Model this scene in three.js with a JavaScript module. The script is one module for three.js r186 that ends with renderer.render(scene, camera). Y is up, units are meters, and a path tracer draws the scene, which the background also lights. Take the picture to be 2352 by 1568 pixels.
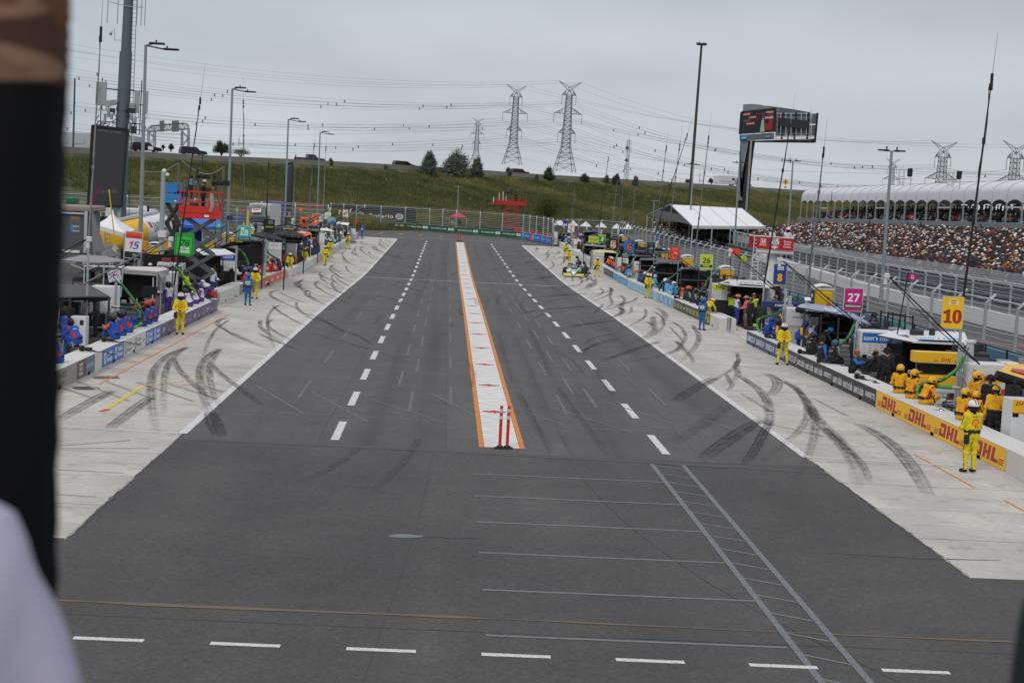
import*as THREE from 'three';
import{mergeGeometries}from 'three/addons/utils/BufferGeometryUtils.js';
import{RoundedBoxGeometry}from 'three/addons/geometries/RoundedBoxGeometry.js';

// -- camera, sky, sun, exposure
const R=Math.PI/180,CAMH=6.5,FL=3560;// focal length in pixels of a 2352 x 1568 picture
const ROLL=2.9*R,PITCH=5.27*R,YAW=-2.575*R;
const scene=new THREE.Scene();
const camera=new THREE.PerspectiveCamera(2*Math.atan(784/FL)/R,2352/1568,0.1,6000);
camera.position.set(0,CAMH,0);
camera.rotation.set(-PITCH,YAW,ROLL,'YXZ');
camera.focus=80;camera.userData.fStop=10;
const renderer=new THREE.WebGLRenderer({antialias:true});
renderer.toneMapping=THREE.LinearToneMapping;
renderer.toneMappingExposure=0.92;
renderer.shadowMap.enabled=true;

const clamp=(v,a=0,b=1)=>Math.min(b,Math.max(a,v));
const sst=(a,b,v)=>{const t=clamp((v-a)/(b-a));return t*t*(3-2*t);};
let seed=12345;
const rnd=()=>{seed=(seed+0x6D2B79F5)|0;let t=Math.imul(seed ^(seed>>>15),1|seed);t=(t+Math.imul(t ^(t>>>7),61|t))^ t;return((t ^(t>>>14))>>>0)/4294967296;};
const rr=(a,b)=>a+(b-a)*rnd();
const pick=(a)=>a[Math.floor(rnd()*a.length)];
const hsh=(x,y,z)=>{let h=Math.imul(x|0,374761393)+Math.imul(y|0,668265263)+Math.imul(z|0,2147483647 ^ 91);h=Math.imul(h ^(h>>>13),1274126177);return((h ^(h>>>16))>>>0)/4294967296;};
function noise(x,y,z=0){
const i=Math.floor(x),j=Math.floor(y),k=Math.floor(z);let a=x-i,b=y-j,c=z-k;
a=a*a*(3-2*a);b=b*b*(3-2*b);c=c*c*(3-2*c);
const L=(p,q,t)=>p+(q-p)*t;
const f=(kk)=>L(L(hsh(i,j,kk),hsh(i+1,j,kk),a),L(hsh(i,j+1,kk),hsh(i+1,j+1,kk),a),b);
return c<1e-6?f(k):L(f(k),f(k+1),c);
}
const fbm=(x,y,z=0,n=4)=>{let s=0,a=.5,t=0;for(let i=0;i<n;i++){s+=a*noise(x,y,z);t+=a;x=x*2.03+7.1;y=y*2.03+3.7;z=z*2.03+1.3;a*=.5;}return s/t;};

{// overcast sky: pale grey at the horizon, brighter overhead, thin streaked cloud
const W=1024,Hh=512,px=new Float32Array(W*Hh*4);
for(let j=0;j<Hh;j++)for(let i=0;i<W;i++){
const el=((j+.5)/Hh-.5)*Math.PI,az=((i+.5)/W)*2*Math.PI;
const x=Math.cos(el)*Math.cos(az),z=Math.cos(el)*Math.sin(az),y=Math.sin(el);
const q=1/(Math.abs(y)+.16),cl=fbm(x*q*1.6+9,z*q*1.6+4,0,5),cs=fbm(x*q*.5+31,z*q*.5,0,3);
const up=sst(.05,.9,y),m=(cl-.5)*.38+(cs-.5)*.4+.1*(x*-.4-.05),bl=(cs-.5)*.16+.05*x;
const low=sst(.24,-.02,y);
let r=.52+.10*low+.52*up,g=.585+.06*low+.45*up,b=.628+.02*low+.40*up;
const k=1+m*(1+.5*up);
if(y<0){const d=sst(0,-.12,y);r*=1-.45*d;g*=1-.45*d;b*=1-.48*d;}
const o=(j*W+i)*4;px[o]=r*k*(.955-bl);px[o+1]=g*k*(.985-bl*.4);px[o+2]=b*1.03*(1+m*.8);px[o+3]=1;
}
const t=new THREE.DataTexture(px,W,Hh,THREE.RGBAFormat,THREE.FloatType);
t.mapping=THREE.EquirectangularReflectionMapping;t.magFilter=t.minFilter=THREE.LinearFilter;t.wrapS=THREE.RepeatWrapping;t.needsUpdate=true;
scene.background=t;scene.environment=t;
}
const sun=new THREE.DirectionalLight(0xfff3e2,1.3);
sun.position.set(-60,130,20);sun.target.position.set(0,0,-90);
sun.castShadow=true;sun.shadow.radius=30;sun.shadow.mapSize.set(2048,2048);
Object.assign(sun.shadow.camera,{left:-130,right:130,top:160,bottom:-160,near:1,far:500});
scene.add(sun,sun.target);

// -- survey: the site in metres, read off the photograph
const _m=new THREE.Matrix4();function proj(p){camera.updateMatrixWorld(true);const v=new THREE.Vector3(...p).applyMatrix4(_m.copy(camera.matrixWorld).invert());return[1176-v.x/v.z*FL,784+v.y/v.z*FL];}
function ray(x,y){
const u=(x-1176)/FL,v=-(y-784)/FL,w=-1;
const a=u*Math.cos(ROLL)-v*Math.sin(ROLL),b=u*Math.sin(ROLL)+v*Math.cos(ROLL);
const c=Math.cos(PITCH),s=-Math.sin(PITCH),b2=b*c-w*s,w2=b*s+w*c,c2=Math.cos(YAW),s2=Math.sin(YAW);
return[a*c2+w2*s2,b2,-a*s2+w2*c2];
}
const slope=(d)=>-.0067*sst(72,96,d)+.0157*sst(114,140,d)-.009*sst(236,256,d);
const HT=[0];for(let i=1;i<140;i++)HT.push(HT[i-1]+(slope(i*4-3)+slope(i*4-1))*2);
const H=(d)=>{const t=clamp(d/4,0,138.9),i=Math.floor(t);return HT[i]+(HT[i+1]-HT[i])*(t-i);};
function G(x,y){const r=ray(x,y);let d=60;for(let i=0;i<80;i++)d=.5*d+.5*(CAMH-H(d))/-r[1]*-r[2];const t=d/-r[2];return[r[0]*t,H(d),-d];}
function at(x,y,d){const r=ray(x,y),t=d/-r[2];return[r[0]*t,CAMH+r[1]*t,-d];}
function onX(x,y,X){const r=ray(x,y),t=X/r[0];return[X,CAMH+r[1]*t,r[2]*t];}// where the line of sight meets the plane x = X

// -- helpers
const used=new Set();
function numbered(n){if(!used.has(n)){used.add(n);return n;}let i=1,s;do{s=n+'_'+String(i++).padStart(3,'0');}while(used.has(s));used.add(s);return s;}
function tag(o,label,category,group,kind){o.userData={label,category};if(group)o.userData.group=group;if(kind)o.userData.kind=kind;return o;}
function thing(name,label,category,pos=[0,0,0],turn=0,group){const o=new THREE.Group();o.name=numbered(name);o.position.set(...pos);o.rotation.y=turn;scene.add(o);return tag(o,label,category,group);}
const V3=(a)=>new THREE.Vector3(...a);
function plain(g){// only position, normal, uv and no index, so that anything merges
g=g.index?g.toNonIndexed():g;
for(const k of Object.keys(g.attributes))if(!['position','normal','uv'].includes(k))g.deleteAttribute(k);
if(!g.attributes.normal)g.computeVertexNormals();
if(!g.attributes.uv)g.setAttribute('uv',new THREE.BufferAttribute(new Float32Array(g.attributes.position.count*2),2));
return g;
}
const join=(l)=>l.length===1?l[0]:mergeGeometries(l.map(plain));
function part(name,geo,mat,parent){const m=new THREE.Mesh(Array.isArray(geo)?join(geo):geo,mat);m.name=parent===scene?numbered(name):name;m.castShadow=m.receiveShadow=true;parent.add(m);return m;}
function one(name,geo,mat,label,category,group,pos){const m=part(name,geo,mat,scene);if(pos)m.position.set(...pos);return tag(m,label,category,group);}
const box=(w,h,d,x=0,y=0,z=0,r=0)=>{const g=r?new RoundedBoxGeometry(w,h,d,2,r):new THREE.BoxGeometry(w,h,d);return g.translate(x,y,z);};
const cyl=(r1,r2,h,x=0,y=0,z=0,n=10)=>new THREE.CylinderGeometry(r1,r2,h,n).translate(x,y,z);
const sph=(r,x=0,y=0,z=0,n=12)=>new THREE.SphereGeometry(r,n,Math.ceil(n*.7)).translate(x,y,z);
function bar(a,b,r,n=6,r2=r){// round bar from a to b
const A=V3(a),B=V3(b),d=B.clone().sub(A),g=new THREE.CylinderGeometry(r2,r,d.length(),n);
return g.applyQuaternion(new THREE.Quaternion().setFromUnitVectors(new THREE.Vector3(0,1,0),d.clone().normalize())).translate(...A.add(B).multiplyScalar(.5).toArray());
}
function beam(a,b,w,t=w){// square bar
const A=V3(a),B=V3(b),d=B.clone().sub(A),L=d.length(),g=new THREE.BoxGeometry(w,t,L);
const m=new THREE.Matrix4().lookAt(B,A,Math.abs(d.y)>.99*L?new THREE.Vector3(1,0,0):new THREE.Vector3(0,1,0));m.setPosition(A.add(B).multiplyScalar(.5));
return g.applyMatrix4(m);
}
const tube=(pts,r,seg=24,n=6)=>new THREE.TubeGeometry(new THREE.CatmullRomCurve3(pts.map(V3)),seg,r,n);
function quadG(a,b,c,d){// a b c d counter-clockwise, uv 0..1
const g=new THREE.BufferGeometry();g.setAttribute('position',new THREE.Float32BufferAttribute([...a,...b,...c,...a,...c,...d],3));
g.setAttribute('uv',new THREE.Float32BufferAttribute([0,0,1,0,1,1,0,0,1,1,0,1],2));g.computeVertexNormals();return g;
}
function slab(poly,thick){// flat roof piece: polygon of 3-D points given a thickness downward
const n=poly.length,top=poly,P=[],N=[0,0,0];for(let i=0;i<n;i++){const p=poly[i],q=poly[(i+1)% n];N[0]+=(p[1]-q[1])*(p[2]+q[2]);N[1]+=(p[2]-q[2])*(p[0]+q[0]);N[2]+=(p[0]-q[0])*(p[1]+q[1]);}
const nl=Math.hypot(...N),hz=Math.hypot(N[0],N[2]),up=Math.abs(N[1])>.4*nl,sg=N[2]>0?-1:1,o=up?[0,-thick,0]:[N[0]/hz*thick*sg,0,N[2]/hz*thick*sg],bot=poly.map((p)=>[p[0]+o[0],p[1]+o[1],p[2]+o[2]]);
for(let i=1;i<n-1;i++){P.push(...top[0],...top[i],...top[i+1]);P.push(...bot[0],...bot[i+1],...bot[i]);}
for(let i=0;i<n;i++){const j=(i+1)% n;P.push(...top[i],...bot[i],...bot[j],...top[i],...bot[j],...top[j]);}
const g=new THREE.BufferGeometry();g.setAttribute('position',new THREE.Float32BufferAttribute(P,3));g.computeVertexNormals();return plain(g);
}
function grid(nu,nv,f,uvf){// surface from f(u,v)
const P=[],U=[],I=[];
for(let j=0;j<=nv;j++)for(let i=0;i<=nu;i++){const p=f(i/nu,j/nv);P.push(...p);const t=uvf?uvf(i/nu,j/nv,p):[i/nu,j/nv];U.push(...t);}
for(let j=0;j<nv;j++)for(let i=0;i<nu;i++){const a=j*(nu+1)+i,b=a+1,c=a+nu+1,d=c+1;I.push(a,b,d,a,d,c);}
const g=new THREE.BufferGeometry();g.setAttribute('position',new THREE.Float32BufferAttribute(P,3));g.setAttribute('uv',new THREE.Float32BufferAttribute(U,2));g.setIndex(I);g.computeVertexNormals();return g;
}
const xf=(g,pos=[0,0,0],turn=0,s=1)=>{g=g.clone();if(s!==1)g.scale(s,s,s);if(turn)g.rotateY(turn);return g.translate(...pos);};

// -- materials
const MC=new Map();
function M(c,rough=.6,metal=0,extra){const k=c+'|'+rough+'|'+metal+(extra?JSON.stringify(extra):'');if(!MC.has(k))MC.set(k,new THREE.MeshStandardMaterial({color:c,roughness:rough,metalness:metal,side:THREE.DoubleSide,...extra}));return MC.get(k);}
function canvasTex(w,h,draw){const c=document.createElement('canvas');c.width=w;c.height=h;const x=c.getContext('2d');draw(x,w,h);const t=new THREE.CanvasTexture(c);t.colorSpace=THREE.SRGBColorSpace;t.anisotropy=8;return t;}
const sheets=[];// printed faces share large canvases, each face its own corner of one
const printed=(w,h,draw,rough=.55)=>{const W=2048,Hh=1024,m=3;let s=sheets.find((q)=>{if(q.x+w+2*m>W&&q.y+q.row+h+2*m<=Hh){q.x=0;q.y+=q.row;q.row=0;}return q.x+w+2*m<=W&&q.y+h+2*m<=Hh;});
if(!s){const c=document.createElement('canvas');c.width=W;c.height=Hh;s={c,x:0,y:0,row:0,t:new THREE.CanvasTexture(c)};s.t.colorSpace=THREE.SRGBColorSpace;sheets.push(s);}
const x=s.c.getContext('2d'),ox=s.x+m,oy=s.y+m;x.save();x.beginPath();x.rect(ox-2,oy-2,w+4,h+4);x.clip();x.translate(ox,oy);draw(x,w,h);x.restore();s.x+=w+2*m;s.row=Math.max(s.row,h+2*m);
const t=s.t.clone();t.colorSpace=THREE.SRGBColorSpace;t.repeat.set((w-2)/W,(h-2)/Hh);t.offset.set((ox+1)/W,1-(oy+h-1)/Hh);t.anisotropy=8;t.needsUpdate=true;return new THREE.MeshStandardMaterial({map:t,roughness:rough,side:THREE.DoubleSide});};
function txt(x,s,cx,cy,px,color,font='bold',maxw,fam='sans-serif'){x.font=`${font} ${px}px ${fam}`;x.textAlign='center';x.textBaseline='middle';x.fillStyle=color;if(maxw){const m=x.measureText(s).width;if(m>maxw){x.save();x.translate(cx,cy);x.scale(maxw/m,1);x.fillText(s,0,0);x.restore();return;}}x.fillText(s,cx,cy);}
const fill=(x,c,a,b,w,h)=>{x.fillStyle=c;x.fillRect(a,b,w,h);};
function dataTex(n,f,srgb=true,rep){// f(i,j) -> [r,g,b] 0..255
const a=new Uint8Array(n*n*4);for(let j=0;j<n;j++)for(let i=0;i<n;i++){const c=f(i,j),o=(j*n+i)*4;a[o]=c[0];a[o+1]=c[1];a[o+2]=c[2];a[o+3]=255;}
const t=new THREE.DataTexture(a,n,n);t.wrapS=t.wrapT=THREE.RepeatWrapping;t.magFilter=THREE.LinearFilter;t.minFilter=THREE.LinearMipmapLinearFilter;t.generateMipmaps=true;t.anisotropy=8;if(srgb)t.colorSpace=THREE.SRGBColorSpace;if(rep)t.repeat.set(rep,rep);t.needsUpdate=true;return t;
}
const tn=(i,j,n,f,s=0,o=4)=>{// tiling noise: two-way blend across the seam
const u=i/n,v=j/n,F=(a,b)=>fbm(a*f+s,b*f+s*1.7,0,o);
const a=F(u,v),b=F(u-1,v),c=F(u,v-1),d=F(u-1,v-1),wu=sst(.75,1,u),wv=sst(.75,1,v);
return(a*(1-wu)+b*wu)*(1-wv)+(c*(1-wu)+d*wu)*wv;
};
const galv=M('#a3abaf',.5,.25),galvLight=M('#bcc3c6',.45,.25),steelDark=M('#3a3f44',.5,.4),black=M('#121315',.6),blackCloth=M('#141416',.92),white=M('#dcdedd',.5),whiteCloth=M('#dfe1e4',.85),greyCloth=M('#77777b',.9),rubber=M('#1a1a1b',.9),chrome=M('#c4c8cb',.25,.9),yellowTank=M('#e9bb1c',.5),red=M('#c5202a',.5);
const dkGrey=M('#2b2d31',.8);
// -- ground, lanes, paint
function asphaltTex(base,sp,s){return dataTex(1024,(i,j)=>{const n=tn(i,j,1024,90,s,2),m=tn(i,j,1024,7,s+5,4),g=hsh(i,j,s),st=hsh(i>>1,j>>1,s+3);let v=base+(n-.5)*sp*.9+(m-.5)*10+(g-.5)*sp*1.1;if(st>.993)v+=26*g;if(st<.012)v-=16;return[v*1.0,v*.995,v*.985];});}
const TA=asphaltTex(82,17,1),TA2=asphaltTex(74,20,2);
const TC=dataTex(1024,(i,j)=>{const n=tn(i,j,1024,60,3,2),m=tn(i,j,1024,5,8,5),q=tn(i,j,1024,14,4,3),g=hsh(i,j,7);let v=180+(n-.5)*14+(m-.5)*30+(g-.5)*9-sst(.58,.8,q)*14;return[v*1.0,v*.985,v*.94];});
const bumpT=dataTex(512,(i,j)=>{const v=128+(hsh(i,j,3)-.5)*200;return[v,v,v];},false);
const ground=(map,col=0xffffff,rough=.93)=>new THREE.MeshStandardMaterial({map,color:col,roughness:rough,vertexColors:true,side:THREE.DoubleSide,bumpMap:bumpT,bumpScale:.0012});
function sheet(x0,x1,d0,d1,yo,uvm,mott=.12,sd=0,nx=8,skew=null,tint=null){
const ds=[d0];for(let d=Math.floor(d0/4)*4+4;d<d1-.01;d+=4){ds.push(d);}ds.push(d1);
const P=[],U=[],C=[],I=[];
const rows=[];for(let k=0;k<ds.length-1;k++){const n=mott?4:1;for(let q=0;q<n;q++)rows.push(ds[k]+(ds[k+1]-ds[k])*q/n);}rows.push(d1);
for(const d of rows)for(let i=0;i<=nx;i++){
const a=skew?skew(d):[x0,x1],x=a[0]+(a[1]-a[0])*i/nx;P.push(x,H(d)+yo,-d);U.push(x/uvm,d/uvm);
const n=fbm(x*.35+sd,d*.35+sd*3,0,4),q=fbm(x*1.7+sd*5,d*.09+3,0,3),v=1+(n-.5)*mott*2+(q-.5)*mott*1.4;const c=tint?tint(x,d,v):[v,v,v];C.push(...c);
}
for(let j=0;j<rows.length-1;j++)for(let i=0;i<nx;i++){const a=j*(nx+1)+i,b=a+1,c=a+nx+1,e=c+1;I.push(a,b,e,a,e,c);}
const g=new THREE.BufferGeometry();g.setAttribute('position',new THREE.Float32BufferAttribute(P,3));g.setAttribute('uv',new THREE.Float32BufferAttribute(U,2));g.setAttribute('color',new THREE.Float32BufferAttribute(C,3));g.setIndex(I);g.computeVertexNormals();return g;
}
let ribN=0;
function ribbon(pts,w,yo,uvLen=1.5){yo+=(ribN++% 7)*.0004;// flat strip along [x, d] points, w a number or a function of 0..1
const c=[],P=[],U=[],I=[];let L=0;
for(let i=0;i<pts.length-1;i++){const[a,b]=[pts[i],pts[i+1]],l=Math.hypot(b[0]-a[0],b[1]-a[1]),n=Math.max(1,Math.ceil(l/2));for(let k=0;k<n;k++)c.push([a[0]+(b[0]-a[0])*k/n,a[1]+(b[1]-a[1])*k/n]);}c.push(pts[pts.length-1]);
const N=c.length;for(let i=0;i<N;i++){
const a=c[Math.max(0,i-1)],b=c[Math.min(N-1,i+1)],dx=b[0]-a[0],dd=b[1]-a[1],l=Math.hypot(dx,dd)||1,ww=(typeof w==='function'?w(i/(N-1)):w)/2,nx=-dd/l*ww,nd=dx/l*ww;
if(i)L+=Math.hypot(c[i][0]-c[i-1][0],c[i][1]-c[i-1][1]);
for(const s of[-1,1]){const x=c[i][0]+nx*s,d=c[i][1]+nd*s;P.push(x,H(d)+yo,-d);U.push(s*.5+.5,uvLen?L/uvLen:i/(N-1));}
if(i){const q=i*2;I.push(q-2,q+1,q-1,q-2,q,q+1);}
}
const g=new THREE.BufferGeometry();g.setAttribute('position',new THREE.Float32BufferAttribute(P,3));g.setAttribute('uv',new THREE.Float32BufferAttribute(U,2));g.setIndex(I);g.computeVertexNormals();
return g;
}
const spline=(pts,n=26)=>new THREE.CatmullRomCurve3(pts.map((p)=>new THREE.Vector3(p[0],0,p[1]))).getPoints(n).map((v)=>[v.x,v.z]);
const struct=(name,geo,mat)=>{const m=part(name,geo,mat,scene);m.userData.kind='structure';return m;};
const structG=(name)=>{const g=new THREE.Group();g.name=name;scene.add(g);g.userData.kind='structure';return g;};

struct('ground',sheet(-420,420,-40,552,-.012,9,.16,4,30),ground(TA2,0xd9d5cc));
{const g=new THREE.RingGeometry(380,5500,48,1).rotateX(-Math.PI/2).translate(0,.5,-250);struct('far_field',g,M('#55603a',.95));}

const lane=structG('pit_lane');
part('asphalt_strip',sheet(-16,24,14,39.15,.003,5,.22,1,60,null,(x,d,v)=>{let k=v*.94;for(const q of[-2.2,-.2,3.4,7.2])k*=1+.1*(fbm(x*.5+q,d*.25,2,3)-.5);k*=1+.07*sst(-1.2,-1.25,x)*0+(x>-.75-(d-22)*-.03&&x<3.3?.035:0);return[k,k,k*.985];}),ground(TA2),lane);
{const X=[-6.9,-3.1,.2,3.4,6.9,10.2],t=[1.02,.97,1.05,.99,1.03];
for(let i=0;i<5;i++)part('asphalt_strip',sheet(X[i]+.003,X[i+1]-.003,39.15,232,.004,6,.17,i*3+2,18,null,(x,d,v)=>{let k=v*t[i];for(const q of[-2,-.35,3.2,4.75,-5.1,8.3])k*=1-.3*Math.exp(-(((x-q-.2*noise(d*.03,q))/.28)**2))*sst(.25,.7,fbm(x*3,d*.05+q,0,3));return[k,k,k*.99];}),ground(TA),lane);}
part('asphalt_strip',sheet(-14,15,207,252,.0045,6,.1,20,14),ground(TA),lane);
const chips=(()=>{const W=64,Hh=512,a=new Uint8Array(W*Hh*4);for(let j=0;j<Hh;j++)for(let i=0;i<W;i++){const u=(i+.5)/W,n=tn(i*8,j,512,40,6,4),q=tn(i*8,j,512,9,2,3),e=Math.min(u,1-u)<.06+.09*n?(n>.42?.25:.85):1,v=(n>.64?.35:1)*e*(q>.6?.78:.97)*255,o=(j*W+i)*4;a[o]=a[o+1]=a[o+2]=v;a[o+3]=255;}const t=new THREE.DataTexture(a,W,Hh);t.wrapS=t.wrapT=THREE.RepeatWrapping;t.magFilter=t.minFilter=THREE.LinearFilter;t.needsUpdate=true;return t;})();
const worn=(c)=>new THREE.MeshStandardMaterial({color:c,roughness:.8,alphaMap:chips,transparent:true,side:THREE.DoubleSide});
// rough joint between the old and the new asphalt, seams, stains
const tar=M('#26272a',.8),seam=M('#464646',.9),faded=worn('#767a7d'),faded2=worn('#686b6e'),rust=M('#6a5d4c',.95),wet=M('#2f3031',.55),chalk=M('#b9bcbd',.9);
part('asphalt_joint',ribbon([[-6,39.3],[-1,39.2],[3,38.95],[8,38.6],[10.4,38.2]],.4,.0075),M('#4d4d4d',.97),lane);
for(const p of[[[-1.2,14],[-.75,22],[-.35,30],[-.1,38.9]],[[3.3,39],[3.45,36],[4.1,30],[5.2,25],[7.0,20],[8.2,16]],[[2.9,39],[2.75,60],[3.3,100],[3.1,150]],[[-12,23.0],[0,22.75],[14,22.6]]])part('asphalt_seam',ribbon(spline(p),(t)=>.006+.02*noise(t*40,p[0][0]),.0085),seam,lane);
for(const[x,d,w,l,m]of[[.1,29.1,.22,1.5,wet],[6.6,38.5,.13,2.6,wet],[9.3,29,.2,3.4,M('#3f403f',.8)],[-1.5,19.4,.5,1.2,wet]])
part('oil_stain',ribbon(spline([[x-l/2,d+rr(-.1,.1)],[x-l/4,d+rr(-.1,.1)],[x,d],[x+l/4,d+rr(-.12,.12)],[x+l/2,d+rr(-.1,.1)]]),(t)=>w*(.25+noise(t*7+x,d))*Math.sin(Math.PI*clamp(t,.05,.95)),.0085),m,lane);
part('paint_patch',ribbon(spline([[-.85,29],[-.6,29.05],[-.2,29.1]]),(t)=>.34*Math.sin(Math.PI*clamp(.1+t*.8)),.0105),M('#6b7072',.7),lane);
if(0)part('paint_patch',ribbon(spline([[4.05,27.05],[4.2,27.2],[4.35,27.25]]),(t)=>.2*Math.sin(Math.PI*clamp(.1+t*.8)),.0105),M('#85898a',.9),lane);

part('rust_line',ribbon(spline([[-9,23.7],[-4,23.55],[1,23.5],[6,23.35],[13,23.3]]),(t)=>.03+.2*noise(t*50,3)*noise(t*9,1),.0085),rust,lane);
// painted markings
const paintW=worn('#d6d7d5'),paintO=worn('#d6883c'),paintR=M('#b3262f',.75),paintY=worn('#d9c63b');
for(let k=0;k<7;k++)part('painted_dash',ribbon([[-5.02+k*1.927,21.65-k*.016],[-4.03+k*1.927,21.64-k*.016]],.16,.0105),paintW,lane);
if(0)part('painted_dash',null,paintW,lane);
for(let k=0;k<25;k++){const d=40.1+k*6.64;if(d<204)for(const x of[-2.69,6.02-k*.01])part('painted_dash',ribbon([[x,d],[x,d+3.3]],.24,.0105),paintW,lane);}
for(let k=0;k<6;k++)part('parking_line',ribbon([[.85,36.02-k*2.69],[5.62-k*.05,35.98-k*2.69]],.1,.0085),faded,lane);
for(const[x0,x1,w]of[[5.42,5.53,.13],[6.22,6.2,.13]])part('parking_line',ribbon([[x0,38.5],[x1,14]],w,.0095),faded,lane);
for(let k=0;k<20;k++){const d=38.3-k*1.15;part('hatch_line',ribbon([[5.5,d],[6.14,d-.42]],.07,.0085),faded,lane);}
for(const[x,a]of[[-.9,0],[.35,2],[3.9,1],[5.0,3],[-4.4,2],[-1.4,6],[4.5,6],[7.4,4]])for(let k=0;k<9;k++){const d=46+a+k*10.2;part('parking_line',ribbon([[x,d],[x,d+4.6]],.13,.0085),faded2,lane);}
for(let k=0;k<9;k++)part('parking_line',ribbon([[-6+k*1.9,50.5-(k % 3)],[-3.9+k*1.9,44.6-(k % 2)]],.09,.0082),faded2,lane);
part('parking_line',ribbon([[-6.2,49.6],[10,48.6]],.1,.0084),faded2,lane);part('parking_line',ribbon([[-6.2,44.6],[10.1,43.9]],.1,.0084),faded2,lane);
for(const[d,a,b]of[[122,-6.6,9.8],[212.5,-9,12.5]])part('timing_line',ribbon([[a,d],[b,d]],.28,.0112),paintW,lane);
for(let k=0;k<7;k++)part('painted_dash',ribbon([[-9.8+k*2.9,221-k*.4],[-9.4+k*2.9,227-k*1.2]],.3,.0105),paintO,lane);
for(let k=0;k<9;k++)part('parking_line',ribbon([[-9+k*2.7,206],[-8.7+k*2.7,211.6]],.14,.0085),faded,lane);

// striped median with red maple leaves
{const g=structG('median_strip');
part('white_panel',sheet(1.22,2.14,39.95,203.5,.0115,3,.06,9,2),ground(dataTex(256,(i,j)=>{const v=205+(tn(i,j,256,9,2)-.5)*34+(hsh(i,j,1)-.5)*8;return[v,v,v*.985];})),g);
for(const x of[1.145,2.215])part('orange_border',ribbon([[x,39.95],[x,203.5]],.15,.0135),paintO,g);
part('orange_border',ribbon([[1.22,40.02],[2.14,40.02]],.12,.0128),paintO,g);
const half=[[0,.5],[.07,.33],[.17,.37],[.14,.12],[.27,.25],[.3,.19],[.46,.21],[.4,.1],[.47,.05],[.24,-.13],[.27,-.2],[.03,-.17],[.035,-.42]],s=new THREE.Shape();s.moveTo(0,.5);for(const p of half.slice(1))s.lineTo(...p);for(const p of half.slice(1).reverse())s.lineTo(-p[0],p[1]);
const lf=new THREE.ShapeGeometry(s).rotateX(-Math.PI/2).scale(.82,1,.82);
for(let k=0;k<24;k++){const d=46.7+k*6.62;if(d<201){const m=part('maple_leaf_mark',lf,paintR,g);m.position.set(1.68,H(d)+.0155,-d);m.rotation.x=Math.atan(-slope(d))*-1;}}}

// concrete aprons
const conc=ground(TC);
const skL=(d)=>[-24,-6.62],slabLine=M('#8d8a83',.95);
const apL=structG('left_apron'),apR=structG('right_apron');
for(let k=0;k<30;k++){const a=k?27.74+k*6.1:27.74,b=Math.min(207,27.74+(k+1)*6.1);if(a>=207)break;const t=.96+.07*hsh(k,3,1);
for(const[x0,x1]of[[-13.2,-11.7],[-11.68,-6.62]])part('concrete_slab',sheet(x0,x1,a+.012,b,.008,5,.17,k*2+x0,7,null,(x,d,v)=>{const q=v*t;return[q,q,q];}),conc,apL);
const a2=k?a:27.5,b2=Math.min(205,b);if(a2<205)for(const[x0,x1,n]of[[9.85,15.2,0],[15.22,16.6,1]])part('concrete_slab',sheet(x0,x1,a2+.012,b2,.008,5,.17,k*2+x0+50,7,!n&&!k?(d)=>[9.85+.0*d,15.2]:null,(x,d,v)=>{const q=v*(.96+.07*hsh(k,5,2));return[q,q,q];}),conc,apR);}
for(let k=0;k<8;k++)for(const[ap,x0,x1]of[[apL,-13.1,-6.62],[apR,9.86,16.5]])part('joint_line',ribbon([[x0,30.8+k*6.1],[x1,30.75+k*6.1]],.02,.0125),slabLine,ap);
part('edge_line',ribbon([[-6.62,40.05],[-6.62,203]],.26,.0135),paintW,apL);
part('edge_line',ribbon([[9.86,40.6],[9.86,202]],.26,.0135),paintW,apR);
for(let k=0;k<13;k++){const d=40.1+k*12.95;part('box_line',ribbon([[-11.3,d+.4],[-6.75,d]],.12,.0145),paintW,apL);part('box_line',ribbon([[9.95,d+.6],[14.3,d+.2]],.12,.0145),paintW,apR);}
for(const[x0,d0,x1,d1]of[[-10.75,49,-10.75,78],[13.4,30,13.4,35.5],[13.2,37,13.2,42]])part('orange_line',ribbon([[x0,d0],[x1,d1]],.085,.0145),paintO,x0<0?apL:apR);
for(let k=0;k<12;k++)part('orange_tick',ribbon([[-11.4,51+k*2.3],[-10.8,51+k*2.3]],.08,.0135),paintO,apL);
const zz=(ox,oy,f)=>(x,y)=>{const p=G(ox+x*f,oy+y*f);return[p[0],-p[2]];};
const z2=zz(114.8,775.2,.24414),z4=zz(1493,861.3,.36524);
part('yellow_line',ribbon([z2(530,675),z2(870,458)],.16,.0195),paintY,apL);part('yellow_line',ribbon([z2(880,458),z2(1500,380)],.09,.0195),paintY,apL);part('red_mark',ribbon([z2(475,700),z2(545,678)],.16,.0195),M('#c14a4e',.8),apL);
{const gm=[];for(let k=0;k<5;k++)for(let r=0;r<2;r++){const c=z2(400+k*42+(1-r)*8,382-r*15);gm.push(ribbon([c,[c[0]+.26,c[1]-.02]],.28,.0105));}part('drain_grate',gm,M('#34383a',.7),apL);const c=z2(335,478);part('manhole_cover',new THREE.CircleGeometry(.42,24).rotateX(-Math.PI/2).translate(c[0],.0105,-c[1]),M('#4b4038',.9),apL);}
for(const[a,b]of[[[100,470],[390,570]],[[230,405],[740,600]],[[500,405],[980,585]],[[810,420],[1340,600]],[[1110,435],[1590,585]],[[1450,455],[1640,520]]])part('removed_line',ribbon([z2(...a),z2(...b)],.15,.0115),M('#8e8c88',.95),apL);
for(const[a,b]of[[[60,1020],[760,970]],[[60,1045],[930,1045]],[[60,1245],[690,1278]],[[60,1480],[430,1500]]])part('removed_line',ribbon([z2(...a),z2(...b)],.1,.0115),M('#96948f',.95),apL);
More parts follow.
